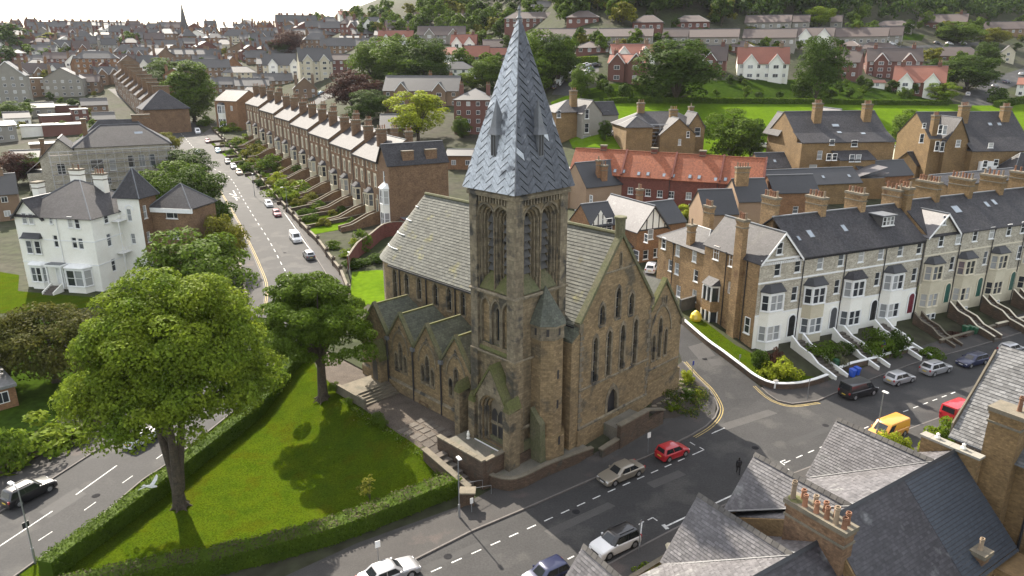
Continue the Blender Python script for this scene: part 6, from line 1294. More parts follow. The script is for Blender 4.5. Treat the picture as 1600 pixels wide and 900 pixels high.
b = h.block(6.5, -3.5, 12.5, 0, -4, 9.2, 'grey_render'); b.px('f', (917, 178, 1.2, 2.6), (917, 200, 1.3, 2.6), (917, 218, 2.4, 2.4)); b.build(); h.roof_y(6.5, -3.5, 12.5, 6, 9, 12.4, 'slate', 'grey_render'); h.block(12.5, -1, 19, 6, -4, 8.4, 'grey_render').px('f', (935, 205, .9, 3)).build(); h.roof_x(12.5, -1, 19, 6, 8.4, 11.6, 'slate', 'grey_render')
h.block(12.6, -4.5, 18, -1, -4, 3.0, 'grey_render').build(); h.roof_lean(12.6, -4.5, 18, -1, 3, 5, 'dark_slate')
# low back buildings between red terrace and grey terrace
def shed(name, label, px0, px1, yb, ev, rg, D_, wallm, roofm, wins=(), az=None, sky_=(), dz=0, cat='house', chim=()):
    a, b_ = np.array(T(px0, yb)), np.array(T(px1, yb if not isinstance(dz, tuple) else dz[1])); v = b_-a; az = math.degrees(math.atan2(v[0], v[1])) if az is None else az; L_ = float(np.hypot(*v)); z = gz(*a)
    h = House(name, label, cat, (*a, z), az); b = h.block(0, 0, L_, D_, -4, ev, wallm, reveal='white_paint'); b.px('f', *wins) if wins else 0; b.build(); h.roof_x(0, 0, L_, D_, ev, rg, roofm, wallm)
    for x in sky_: h.skylight(L_*x, D_*.2, ev, rg, 0, D_/2, .7, .9)
    for c in chim: h.chimney(*c)
    return h
shed('mews_house', 'low mews house with two white skylights right of the red terrace', 1186, 1232, 292, 4.6, 7.6, 8, 'golden_brick', 'slate', [(1211, 276, 1.2, 1.4, 'casement')], sky_=(.25, .55))
shed('mews_house', 'small lean house with green grey roof against the tall villa', 1232, 1256, 286, 5.6, 8, 5, 'golden_brick', 'mossy_slate')
shed('garage_row', 'long low slate roofed mews range with two roof windows', 1196, 1342, 322, 4.4, 7.2, 8, 'golden_brick', 'dark_slate', sky_=(.62, .9), dz=(0, 318))
shed('mews_house', 'dark slate roofed mews with orange dormer behind the terrace chimneys', 1205, 1275, 338, 5.0, 8.0, 7, 'orange_brick', 'dark_slate', [(1243, 328, 1.2, 1.5)])
shed('mews_house', 'dark slate roofed cottage between the chimneys and the villas', 1345, 1422, 306, 4.4, 7.4, 7.5, 'orange_brick', 'dark_slate', [(1364, 303, 1.8, 1.3, 'casement')], dz=(0, 302))
shed('mews_house', 'slate roofed coach house with two skylights below the orchard tree', 1428, 1482, 284, 4.2, 7.2, 7, 'golden_brick', 'slate', sky_=(.4, .75), dz=(0, 281))
shed('white_cottage', 'small white cottage with flat pale roof between the villas', 1412, 1448, 258, 4.0, 5.2, 6, 'white_render', 'dull_lead', [(1424, 251, 1, 1.2)])
shed('mews_house', 'slate roofed house with blue grey roof behind the tall chimney', 1150, 1200, 362, 6.0, 9.6, 8, 'tan_render', 'dark_slate', [(1110, 350, 1, 1)], chim=[(1.5, 3, 2.6, .9, 8, 12.2, 5, 'buff_brick')])
shed('mews_house', 'golden brick house with purple slate roof behind the terrace', 1098, 1150, 372, 4.6, 8.4, 8, 'tan_render', 'dark_slate')
shed('lane_house', 'flat grey roofed house behind the far end of the terrace', 1470, 1600, 345, 7.5, 9.0, 9, 'golden_brick', 'slate', dz=(0, 330))
# ------------------------------------------------------------------ white villa on the left
o = T(45, 448); h = House('white_villa', 'large white rendered villa with pyramid roofed corner tower at the left', 'house', (*o, gz(*o)), 101)
b = h.block(0, 0, 15, 14, -1, 12.6, 'white_render'); b.px('f', (38.6, 341), (49, 341.6), (110, 347), (121, 348.5), (116, 379.5), (126, 381), size=(.95, 1.9)); b.px('f', (80, 344, .6, 1.3), (87, 377, .85, 2.1)); b.px('r', (165, 342, 1, 1.5), (171, 375, 1, 2.2), (178, 414, 1, 2.2)); b.build()
for z in (4.6, 8.7): h.band(0, 15.05, 0, z, .2, .06, 'white_paint'); mb = MB(); mb.box(14.98, 0, z, 15.06, 6.8, z+.2, 'white_paint'); h.part('band', mb)
mb = MB(); mb.poly([(0, -.02, 12.5), (5.7, -.02, 12.5), (2.85, -.02, 15.6)], 'white_render'); h.part('gable_wall', mb)
h.roof_hip(0, 0, 15, 14, 12.75, 18, 'purple_roof' if 'purple_roof' in MATS else 'slate', .45, ridge='dull_lead'); h.roof_y(0, 0, 5.7, 7, 12.5, 15.6, 'slate', 'white_render', front=.5, barge='dark_paint', gables=False)
h.bay(2.85, 3.6, .7, 0, -.5, [(1.3, 2.6)], 'white_render', 'white_paint', roof_h=.6); 
for x in (2.0, 3.7): h.window(x, -.12, 6.2, 1.15, 2.3)
mb = MB(); mb.box(1.2, -.1, 6.0, 4.5, .02, 6.1, 'white_paint'); mb.hexa([(.8, -.9, 9.0), (4.9, -.9, 9.0), (4.9, 0, 9.0), (.8, 0, 9.0)], [(1.3, -.7, 9.35), (4.4, -.7, 9.35), (4.6, 0, 9.9), (1.1, 0, 9.9)], 'dark_slate'); h.part('window_hood', mb)
h.bay(11.2, 4.6, 1.5, 0, -.5, [(1.2, 2.8)], 'white_render', 'white_paint', roof_h=.5, nf=2, cw=.75)
mb = MB(); mb.box(5.4, -1.5, 4.4, 8.8, 0, 4.75, 'white_paint'); mb.box(5.6, -1.4, 4.75, 8.6, 0, 4.85, 'dull_lead')
for x in (5.6, 8.4): mb.box(x, -1.45, .6, x+.25, -1.2, 4.4, 'white_paint')
h.part('porch', mb); h.door(7.1, -.05, 1.0, 1.2, 2.9, 'white_paint', False)
st = thing('entrance_steps', 'white edged front steps of the white villa', 'steps', (*o, gz(*o)), PI/2-R(101))
for i in range(5): mb = MB(); mb.box(6.2, -1.6-.4*(5-i), -.5, 8.0, -1.2, .2*(i+1), 'flagstone'); mb.build('step', st)
for x in (6.0, 8.1): mb = MB(); mb.hexa([(x, -3.5, -.5), (x+.2, -3.5, -.5), (x+.2, -1.2, -.5), (x, -1.2, -.5)], [(x, -3.5, .5), (x+.2, -3.5, .5), (x+.2, -1.2, 1.5), (x, -1.2, 1.5)], 'white_render'); mb.build('flank_wall', st)
tb = h.block(15.0, 6.8, 19.3, 11.3, -1, 15.1, 'white_render', 'tower_wall', sides='fl'); tb.px('f', (208, 373, .9, 1.9), (215, 414, .9, 2.1), (201.6, 336, .9, 2.2)); tb.build()
tb = h.block(15.02, 6.82, 19.28, 11.3, -1, 15.1, 'brown_brick', 'tower_wall', sides='rb'); tb.px('r', (227, 331, .9, 2.3), (232.6, 370, .9, 1.9), (237, 409, .9, 2.0)); tb.build()
for sd in 'f':
    mb = MB(); X, _, Z = h.fit(201.6, 327, y=6.75); a_ = arch(X, Z-.2, Z, 1.2, 'round'); c_ = arch(X, Z-.2, Z, 1.7, 'round')
    for i in range(1, len(a_)-1): mb.hexa([(a_[i][0], 6.82, a_[i][1]), (a_[i+1][0], 6.82, a_[i+1][1]), (c_[i+1][0], 6.82, c_[i+1][1]), (c_[i][0], 6.82, c_[i][1])], [(a_[i][0], 6.7, a_[i][1]), (a_[i+1][0], 6.7, a_[i+1][1]), (c_[i+1][0], 6.7, c_[i+1][1]), (c_[i][0], 6.7, c_[i][1])], 'white_paint')
    h.part('window_arch', mb)
h.roof_hip(15.0, 6.8, 19.3, 11.3, 15.2, 20.1, 'slate', .55, name='tower_roof')
wb = h.block(19.3, 9.5, 27.2, 17, -1, 12.8, 'grey_brick'); wb.px('f', (268, 335, 2.3, 1.5, 'casement'), (272, 367, 2.3, 1.5, 'casement')); wb.m = 'brown_brick'; wb.build(); mb = MB(); mb.box(19.4, 9.1, 12.3, 27.6, 9.5, 13.1, 'white_paint'); h.part('fascia', mb)
h.roof_hip(19.3, 9.5, 27.2, 17, 13.1, 16.8, 'slate', .35)
h.chimney(-.3, 6.5, 1.3, 1.6, 11, 17.6, 0, 'white_render'); h.chimney(5.0, 10, 2.2, 1.2, 12, 19.5, 2, 'white_render'); h.chimney(10.5, 9, 2.0, 1.2, 13, 19.0, 4, 'white_render')
mb = MB()
for z in (11.3, 5.6): mb.box(14.9, 4.6, z, 16.4, 6.8, z+.12, 'white_paint'); mb.tube([(16.3, 4.7, z), (16.3, 4.7, z+1)], .04, 'white_paint', 4); mb.tube([(16.3, 4.7, z+1), (16.3, 6.8, z+1)], .04, 'white_paint', 4)
mb.tube([(16.3, 4.7, -.5), (16.3, 4.7, 11.3)], .06, 'white_paint', 5); h.part('balcony', mb)
h.pipe(8.3, -.1, 4.9, 12.2, 'white_paint')
# ------------------------------------------------------------------ scaffolded house and the buildings behind
o = T(72, 300); h = House('brick_house', 'small gabled brick house in front of the scaffolded house', 'house', (*o, gz(*o)), 64)
b = h.block(0, 0, 10.5, 12, -1, 9.2, 'grey_brick'); b.px('f', (96, 264, 2.0, 3), (118, 288, 1.6, 1.2, 'casement')); b.build(); h.roof_y(0, 0, 10.5, 12, 9.2, 14.4, 'slate', 'grey_brick', front=.4, barge='dark_paint'); h.chimney(.6, 6, 1.0, 1.2, 8, 14.2, 0, 'brown_brick'); h.block(-4, 3, 0, 12, -1, 5, 'grey_brick').build(); h.roof_lean(-4, 3, 0, 12, 5, 8.4, 'slate', 'x')
o = T(128, 300); oz = gz(*o); h = House('scaffolded_house', 'large hipped slate roof house wrapped in scaffolding beside the road', 'house', (*o, oz), 62)
b = h.block(0, 0, 24, 14, -1, 12, 'grey_brick'); b.px('f', (205, 252, 1.6, 3.4), (222, 251, 1.6, 3.4), (238, 250, 1.6, 3.4), (152, 257, 3.2, 3), (176, 257, 1.6, 3.2), (160, 283, 4.5, 2), (228, 279, 5, 1.5)); b.build()
h.roof_hip(0, 0, 24, 14, 12.2, 17.6, 'slate', .7); h.skylight(11.5, 3, 12.2, 17.6, 0, 7, .9, .7); h.skylight(16.5, 3.6, 12.2, 17.6, 0, 7, 2.2, 1.3); h.chimney(3, 9, 1.2, 2.6, 14, 19.4, 0, 'brown_brick'); h.roof_hip(1, 14, 22, 25, 12.2, 18, 'slate', .5); h.block(1, 14, 22, 25, -1, 12, 'brown_brick').build(); h.chimney(18, 19.5, 5, 1.3, 15, 19.4, 0, 'brown_brick'); h.skylight(8, 17.5, 12.2, 18, 14, 19.5, 2, 1.2)
scaffold((float(o[0]-az_dir(62)[0]*6-az_dir(-28)[0]*.5), float(o[1]-az_dir(62)[1]*6-az_dir(-28)[1]*.5), oz), 62, 31, 1.4, 10.5, 4, 'long pale scaffolding along the house beside the road')
# row of stepped houses beyond, fronts to the road
A_, B_ = np.array(T(236, 200)), np.array(T(181, 141)); v = B_-A_; L_ = float(np.hypot(*v)); az = math.degrees(math.atan2(-v[0], -v[1])); n = 8
for i in range(n):
    q = A_+v*(i+1)/n; W_ = L_/n; z = gz(*(A_+v*(i+.5)/n)); h = House('stepped_house', 'row house with long chimney stack, %s' % ['nearest the hipped corner roof', 'second beyond the hipped roof', 'with the dark roof gap', 'with the widest pale roof', 'in the middle of the stepped row', 'beyond the middle of the stepped row', 'next to the last of the stepped row', 'farthest up the stepped row'][i], 'house', (*q, z), (az+180) % 360-180+180 if 0 else az, 'stepped row along the road')
    # frontage to the road lies on the -y side after turning
    h.t.rotation_euler = (0, 0, PI/2-R(az)); b = h.block(0, 0, W_, 12, -3, 9.0, 'far_brown_brick', far=True); b.row('f', 5.6, 1.5, 2.2, [W_*.3, W_*.7]); b.row('f', 1.2, 1.5, 2.4, [W_*.3, W_*.7]); b.build(); h.roof_x(0, 0, W_, 12, 9.2, 13.6, 'slate', 'far_brown_brick', end=0)
    mb = MB(); mb.extr([(W_-.3, -.3, 8.0), (W_-.3, 6, 13.2), (W_-.3, 12.3, 8.0), (W_-.3, 12.3, 9.6), (W_-.3, 6, 14.4), (W_-.3, -.3, 9.6)], (.6, 0, 0), 'brown_brick'); h.part('party_wall', mb); h.chimney(W_, 6, 1.2, 6.5, 12, 16.8, 0, 'brown_brick')
o = T(230, 212); h = House('corner_house', 'hip roofed corner house at the near end of the stepped row', 'house', (*(np.array(o)), gz(*o)), az); 
hb = h.block(-16, 0, 0, 17, -2, 10, 'brown_brick'); hb.build(); h.roof_hip(-16, 0, 0, 17, 10.2, 17.4, 'slate', .6); h.skylight(-13, 4, 10.2, 17.4, 0, 8.5, 1.5, 1.0)
# ------------------------------------------------------------------ long terrace right of the main road
LP0 = np.array(P(612, 362, 2)); ld = az_dir(-30); lback = az_dir(60)
segs = [(6.3, 24.5, 2.3), (24.5, 43, 3.1), (43, 63.5, 4.0), (63.5, 84.5, 4.9), (84.5, 105.5, 5.8), (105.5, 129, 6.7), (129, 153, 7.7)]
hn = 0
LT = ['second house from the near end of the long terrace', 'third house of the long terrace beside the rounded shrub', 'fourth house of the long terrace', 'fifth house with the red bay window door in the long terrace', 'sixth house of the long terrace behind the big garden shrub', 'seventh house of the long terrace', 'eighth house in the middle of the long terrace', 'ninth house of the long terrace', 'tenth house of the long terrace', 'eleventh house of the long terrace', 'twelfth house of the long terrace', 'thirteenth house of the long terrace', 'fourteenth house next to the far end of the long terrace', 'farthest house of the long terrace']
for s0, s1, z0 in segs:
    for k in range(2):
        a, b_ = s0+(s1-s0)*k/2, s0+(s1-s0)*(k+1)/2; W_ = b_-a; q = LP0+ld*b_; near = hn < 6
        h = House('terrace_house', LT[hn], 'house', (*q, z0), 150, 'brown brick houses of the long terrace')
        b = h.block(0, 0, W_-.03, 13.6, -3, 14.1, 'brown_brick', sides='fb' if k else 'fbr', reveal='cream_paint')
        for zz, hh in ((12.2, 1.3),): b.row('f', zz, .9, hh, [W_*t for t in (.18, .5, .82)], style='thin', fm='cream_paint')
        for zz in (8.4, 5.2 if 0 else 8.4)[:1]: b.row('f', zz, 1.15, 2.5, [W_*.27, W_*.72], fm='cream_paint')
        b.row('f', 4.3, 1.1, 2.4, [W_*.82], fm='cream_paint'); b.build()
        for t in (.27, .72): mb = MB(); mb.box(W_*t-.85, -.05, 10.9, W_*t+.85, .02, 11.4, 'cream_paint'); mb.box(W_*t-.85, -.05, 8.1, W_*t-.58, .02, 10.9, 'cream_paint'); mb.box(W_*t+.58, -.05, 8.1, W_*t+.85, .02, 10.9, 'cream_paint'); h.part('window_surround', mb)
        h.band(0, W_-.03, 0, 11.7, .18, .06, 'orange_brick'); h.bay(W_*.33, 3.6, 1.1, 0, -1.5, [(.2, 1.4), (3.6, 2.7)], 'cream_render', 'slate', 'cream_paint', roof_h=1.1)
        h.door(W_*.8, -.06, 2.6, 1.1, 2.9, 'paint_maroon' if hn == 3 else ['paint_grey', 'paint_black'][hn % 2], False, 'cream_paint'); h.roof_x(0, 0, W_, 13.6, 14.2, 18.6, 'slate', 'brown_brick', end=0, gables=True)
        cor = MB(); cor.box(0, -.28, 13.75, W_-.05, .02, 14.1, 'dark_paint'); h.part('cornice', cor); h.pipe(.2, -.12, 0, 13.6)
        h.chimney(.1, 4.4, 1.0, 2.2, 16.0, 20.6, 4, 'brown_brick', rows=1); 
        if hn % 3 != 2: h.chimney(W_*.55, 9.2, .9, 1.6, 15, 20.2, 3, 'brown_brick')
        stp = thing('garden_stairs', 'brick walled garden stairs of the %s' % LT[hn].split(' of the')[0].split(' in the')[0], 'stairs', (*(q-ld*W_*.8), z0), h.t.rotation_euler[2], 'garden stairs of the long terrace')
        ns = 12 if near else 6
        for i in range(ns): mb = MB(); mb.box(-.75, -1.0-8*(i+1)/ns, -3, .75, -1.0-8*i/ns, 2.4-3.0*(i+.5)/ns, 'flagstone'); mb.build('step', stp)
        for sg in (-1, 1):
            mb = MB(); X = sg*.9; mb.rings([[(X-.15, y, -3), (X+.15, y, -3), (X+.15, y, z), (X-.15, y, z)] for y, z in ((-.1, 3.0), (-2.5, 2.4), (-6.5, .6), (-9.2, .2))], 'brown_brick'); mb.rings([[(X-.2, y, z), (X+.2, y, z), (X+.2, y, z+.1), (X-.2, y, z+.1)] for y, z in ((-.1, 3.0), (-2.5, 2.4), (-6.5, .6), (-9.2, .2))], 'coping_stone'); mb.build('flank_wall', stp)
        # dividing wall of the front garden
        e0, e1 = q-lback*.3, q-lback*15.0
        low_wall('garden_dividing_wall', 'stone wall dividing the front garden of the %s' % LT[hn].split(' of the')[0].split(' in the')[0], [tuple(e0), tuple(e1)], .8, 'wall_stone', 'coping_stone', .28)
        gl = MB(); c4 = [q-ld*W_*.02-lback*1.5, q-ld*W_*.65-lback*1.5, q-ld*W_*.65-lback*14.5, q-ld*W_*.02-lback*14.5]; sheet(gl, [tuple(map(float, c)) for c in c4], .06, ['field_grass', 'grass', 'rough_grass', 'field_grass'][hn % 4]); tag(gl.build('garden_lawn'), kind='structure')
        hn += 1
h = House('end_house', 'brown brick end house of the long terrace with blank gable wall and corner bay', 'house', (*(LP0+ld*6.3), 2.0), 150)
b = h.block(0, 0, 6.4, 14, -3, 14.6, 'brown_brick', reveal='white_paint'); b.px('f', (600, 276, .9, 2.3)); b.build()
h.bay(4.2, 3.4, 1.2, 0, -1.5, [(1.2, 2.9), (6.0, 3.0)], 'white_render', 'white_paint', roof_h=1.1); h.roof_y(0, 0, 6.4, 14, 14.6, 18.6, 'slate', 'brown_brick', front=.4, barge='dark_paint', ridge='dull_lead')
h.door(1.1, -.06, 2.4, 1.0, 2.6, 'white_paint', False)
for y in (3.5, 9.0): mb = MB(); mb.box(5.0, y, 15.2, 6.0, y+2.6, 17.2, 'brown_brick'); mb.box(4.9, y-.1, 17.2, 6.1, y+2.7, 17.35, 'coping_stone'); h.part('stub_chimney', mb)
h.block(6.42, 2, 13, 11, -3, 3.0, 'red_brick').build(); h.roof_lean(6.42, 2, 13, 11, 2.4, 5.5, 'mossy_slate', 'y', name='lean_roof'); h.skylight(9, 4, 2.4, 5.5, 2, 11, .8, 1.0)
# road wall with piers along the gardens
RW = [P(547, 498), P(545, 462), P(533, 432), P(512, 405), P(498, 387)]+TP((470, 354), (440, 320), (415, 291), (385, 258), (352, 223), (330, 201))
t = thing('roadside_wall', 'long stone garden wall with piers along the main road pavement', 'wall'); pts = dens(RW, 1.5); mb = MB(); bar(mb, pts, .35, -.3, 1.15, 'wall_stone'); mb.build('wall', t); mb = MB(); bar(mb, pts, .48, 1.152, 1.26, 'coping_stone'); mb.build('coping', t)
for p in dens(RW, 6.5)[1:-1]:
    mb = MB(); z = gz(*p); mb.box(p[0]-.28, p[1]-.28, z-.2, p[0]+.28, p[1]+.28, z+1.7, 'wall_stone'); mb.box(p[0]-.36, p[1]-.36, z+1.7, p[0]+.36, p[1]+.36, z+1.85, 'coping_stone'); mb.lathe([(.2, 1.85), (.22, 2.0), (.02, 2.2)], 'coping_stone', 6, (p[0], p[1], z)); mb.build('pier', t)
low_wall('retaining_wall', 'curved brown brick wall behind the small lawn next to the church', curve(TP((545, 425), (560, 402), (580, 388), (600, 372), (625, 368), (660, 372)), 3), 3.0, 'red_brick', 'coping_stone')
for k, px, yb, yt, w_, lab in [('bush', 565, 392, 352, 30, 'tall dark round shrub in the nearest terrace garden'), ('bush_bright', 452, 310, 272, 62, 'big bright shrub leaning over the roadside wall'), ('bush_dark', 472, 278, 252, 30, 'dark shrub beneath the terrace bays'), ('bush', 425, 268, 236, 34, 'green shrub in the long terrace gardens above the blue car'), ('bush_olive', 400, 246, 222, 34, 'olive shrub in the upper terrace gardens'), ('bush_dark', 414, 236, 214, 28, 'dark shrub beside the upper terrace bays'), ('bush_bright', 380, 226, 206, 28, 'bright shrub at the upper end of the terrace gardens'), ('bush', 388, 268, 250, 24, 'green shrub at the road wall above the parked cars'), ('bush_lime', 436, 286, 262, 26, 'lime shrub in the middle terrace garden'), ('bush_lime', 555, 382, 368, 18, 'small lime shrub in the second terrace garden'), ('bush_bright', 545, 400, 384, 24, 'rounded shrub above the roadside wall end'), ('bush_dark', 555, 418, 396, 46, 'dark ivy like shrub below the brown retaining wall'), ('bush_dark', 590, 410, 388, 40, 'dark shrub against the brown retaining wall'), ('bush', 520, 388, 372, 20, 'green shrub in the garden above the white van'), ('bush_olive', 462, 252, 232, 22, 'olive shrub at the foot of the far bays'), ('bush_bright', 355, 206, 186, 30, 'bright hedge shrub by the orange brick house'), ('bush', 322, 196, 178, 24, 'green shrub beside the lamp post at the top of the road'), ('bush_dark', 735, 330, 306, 16, 'small self-sown bush on the church roof ridge line')]:
    if yt != 306: plant_px(k, px, yb, yt, w_, lab, cat='shrub')
for i in range(84):
    q = LP0+ld*random.uniform(8, 150)-lback*random.uniform(3, 14); k, tn = random.choice([('bush', 'green'), ('bush_dark', 'dark green'), ('bush_bright', 'bright green'), ('bush_olive', 'olive green')]); w_ = random.uniform(1.6, 4.2)
    plant(k, float(q[0]), float(q[1]), w_*.6, w_, tn+' shrub in the front gardens of the long terrace', 'shrub', 'shrubs in the long terrace gardens')
# villa pair at the far end of the terrace
for i, (px, yb, wp, ev, rg, wm, lab) in enumerate([(360, 200, 40, 11.5, 14.5, 'orange_brick', 'orange brick house with two storey white bays at the top of the terrace'), (386, 196, 26, 11, 15, 'brown_brick', 'narrow gabled house joined to the far end of the terrace')]):
    x, y = T(px-wp/2, yb); d = dep(x, y, gz(x, y)); W_ = wp*d/F*1.25; h = House('bay_house', lab, 'house', (x, y, gz(x, y)), 120); b = h.block(0, 0, W_, 14, -3, ev, wm, far=True); b.row('f', 7.5, 1.2, 2, [W_*.75]); b.build(); h.roof_x(0, 0, W_, 14, ev, rg+1, 'slate', wm); h.bay(W_*.3, 4, 1.2, 0, -1, [(1, 3), (6.4, 3)], 'white_render', 'slate', roof_h=1)
# ------------------------------------------------------------------ foreground houses: roofs of single slates
FD, FN = az_dir(57), az_dir(147)
def fw(s, n): q = FD*s+FN*n; return (float(q[0]), float(q[1]))
def fore(name, label, s0, s1, zr, gables, nb, ze_b, blue=None):
    o = fw(s0, -28.0); h = House(name, label, 'house', (o[0], o[1], 0), 57); W_ = s1-s0     # local y decreases towards the viewer: y = -(n+28)
    yr = -7.0; kf = .557; zf = zr-7*kf; yb = nb
    mb = MB(); mb.box(0, yb, -1, W_, 0, ze_b-.15, 'golden_brick'); h.part('wall', mb)
    mb = MB(); mb.extr([(0, 0, ze_b-.2), (0, 0, zf), (0, yr, zr), (0, yb, ze_b)], (W_, 0, 0), 'worn_slate'); roof = h.part('roof', mb)
    up = Vector((0, 1, 0)); l1 = math.hypot(7, zr-zf); n1 = Vector((0, (zr-zf)/l1, 7/l1)); u1 = Vector((0, -7/l1, (zr-zf)/l1))
    mb = MB(); slates(mb, (W_, 0, zf), (-1, 0, 0), u1, n1, [(0, -.1), (W_, -.1), (W_, l1), (0, l1)], .36, .24, 'purple_slate', .03); o_ = mb.build('slates', roof); o_['kind'] = 'stuff'
    dy = yr-yb; dz = zr-ze_b; l2 = math.hypot(dy, dz); u2 = Vector((0, dy/l2, dz/l2)); n2 = Vector((0, -dz/l2, dy/l2)); lo = -.35
    for a, b_, m in ([(0, W_, 'worn_slate')] if blue is None else [(0, blue, 'worn_slate'), (blue+.08, W_, 'blue_slate')]):
        mb = MB(); slates(mb, (0, yb, ze_b), (1, 0, 0), u2, n2, [(a, lo), (b_, lo), (b_, l2), (a, l2)], .3 if m != 'blue_slate' else .42, .22 if m != 'blue_slate' else .25, m, .028 if m == 'worn_slate' else .035, .012 if m == 'worn_slate' else .002, .03 if m == 'worn_slate' else .05); mb.build('slates', roof)['kind'] = 'stuff'
    mb = MB(); mb.extr([(0, yr-.16, zr-.02), (0, yr, zr+.16), (0, yr+.16, zr-.02)], (W_, 0, 0), 'dark_slate'); h.part('ridge', mb)
    for gc, gw in gables:
        k = 1.26; c = gc-s0; zg = zr-gw*k; g = MB(); g.poly([(c-gw, .05, zf-2), (c+gw, .05, zf-2), (c+gw, .05, zg), (c, .05, zr), (c-gw, .05, zg)], 'golden_brick'); g.build('gable_wall', h.t)
        lg = math.hypot(gw, zr-zg)
        rp_ = MB()
        for sg in (-1, 1):
            ux = Vector((0, 1, 0)) if sg > 0 else Vector((0, -1, 0)); uy = Vector((-sg*gw/lg, 0, (zr-zg)/lg)); nr = Vector((sg*(zr-zg)/lg, 0, gw/lg)); org = Vector((c+sg*gw, yr if sg > 0 else .45, zg))
            Lh = 7.45
            # valley cut: plan run back to the ridge
            if sg < 0: poly = [(0, 0), (.45, 0), (Lh, lg), (0, lg)]
            else: poly = [(Lh-.45, 0), (Lh, 0), (Lh, lg), (0, lg)]
            pts3 = [org+a*ux+b2*uy for a, b2 in poly]; rp_.extr([tuple(p-nr*.02) for p in pts3], tuple(-nr*.06), 'purple_slate')
            mb = MB(); slates(mb, tuple(org), tuple(ux), tuple(uy), tuple(nr), [(a, b2-(.12 if b2 == 0 else 0)) for a, b2 in poly], .34, .22, 'purple_slate', .032); mb.build('slates', roof)['kind'] = 'stuff'
            vb = MB(); p0, p1 = org+ux*(0.45 if sg < 0 else Lh-.45)+nr*.05, Vector((c, yr, zr))+nr*.05; vb.hexa([tuple(p0+Vector((sg*.0, 0, 0))), tuple(p0+Vector((sg*.34, 0, .02))), tuple(p1+Vector((sg*.2, 0, .02))), tuple(p1)], [tuple(p0+Vector((0, 0, .05))), tuple(p0+Vector((sg*.34, 0, .07))), tuple(p1+Vector((sg*.2, 0, .07))), tuple(p1+Vector((0, 0, .05)))], 'white_lead'); vb.build('valley_lead', h.t)
        rp_.build('gable_roof', h.t)
        # ridge tiles one by one
        nrt = 16
        for i in range(nrt):
            y0 = .45-(7.4)*i/nrt; y1 = .45-7.4*(i+1)/nrt+.03; mb = MB(); mb.extr([(c-.2, y0, zr-.1), (c, y0, zr+.16), (c+.2, y0, zr-.1), (c, y0, zr+.06)], (0, y1-y0, 0), 'ridge_tile'); mb.build('ridge_tile', h.t)
    return h, zf, yr
mat('ridge_tile', (.09, .083, .075), (.06, .056, .053), .8, 2, obj=.2); mat('white_lead', (.23, .23, .23), (.15, .15, .15), .5, 2.5); mat('blue_slate', (.042, .052, .066), (.036, .044, .057), .42, .5, fine=4, fineamt=.1, island=.12)
h1, zf, yr = fore('street_house', 'near gabled house with purple grey slates and party chimney at the bottom right', 17.5, 36.1, 10.6, [(23.6, 3.15), (33.4, 3.15)], -11.9, 6.3)
h2, zf2, _ = fore('street_house', 'near house with twin slate gables and patch of new blue slates', 36.2, 51.2, 11.9, [(38.9, 2.7), (48.5, 3.1)], -11.9, 6.95, 8.3)
mb = MB(); mb.extr([(36.05-36.2, 0, 6), (36.05-36.2, 0, zf2), (36.05-36.2, yr, 11.9), (36.05-36.2, -11.9, 6.9), (36.05-36.2, -11.9, 5)], (.16, 0, 0), 'golden_brick'); h2.part('party_wall', mb)
c = h2.chimney(-.1, yr+.35, 1.0, 4.0, 8.5, 12.35, 0, 'brown_brick'); k = 0
for r_, ys in ((-.27, (-1.75, -.9, -.1, .6, 1.2, 1.75)), (.27, (-1.4, -.55, .15, .85, 1.6))):
    for j, y in enumerate(ys):
        hh = [1.3, .8, .75, .8, 1.15, .75][j] if r_ < 0 else [.7, .75, .7, .75, .8][j]; o_ = put('chimney_pot', pot_mesh('terracotta' if (j*3+(r_ > 0)) % 4 else 'buff_pot', hh), c, (-.1+r_, yr+.35-y, 12.35)); o_.scale = (1.1, 1.1, 1)
mb = MB(); mb.lathe([(.5, 0), (.3, .08), (.05, .12)], 'mossy_stone', 8, (-.2, yr+2.0, 12.35)); mb.build('moss', c)
mb = MB(); mb.box(15.0, -8.6, 6, 15.5, -4.6, 11.95, 'golden_brick'); mb.build('parapet', h2.t)
for i in range(6): mb = MB(); mb.box(14.85, -8.7+.7*i, 11.952, 15.65, -8.7+.7*i+.68, 12.12, 'grey_render'); mb.build('coping_stone', h2.t)
for y in (-7.4, -5.6): mb = MB(); mb.lathe([(.16, 12.12), (.2, 12.25), (.1, 12.4), (.14, 12.5), (.02, 12.6)], 'white_render', 7, (15.25, y, 0)); mb.build('finial', h2.t)
h2.chimney(11.0, -11.3, .9, .9, 4, 8.0, 1, 'brown_brick')
mb = MB(); mb.box(12.2, -13.4, -1, 15.2, -11.9, 6.5, 'golden_brick'); h2.part('rear_wing', mb); h2.window(12.3, -12.02, 4.3, .9, 1.6, 0)
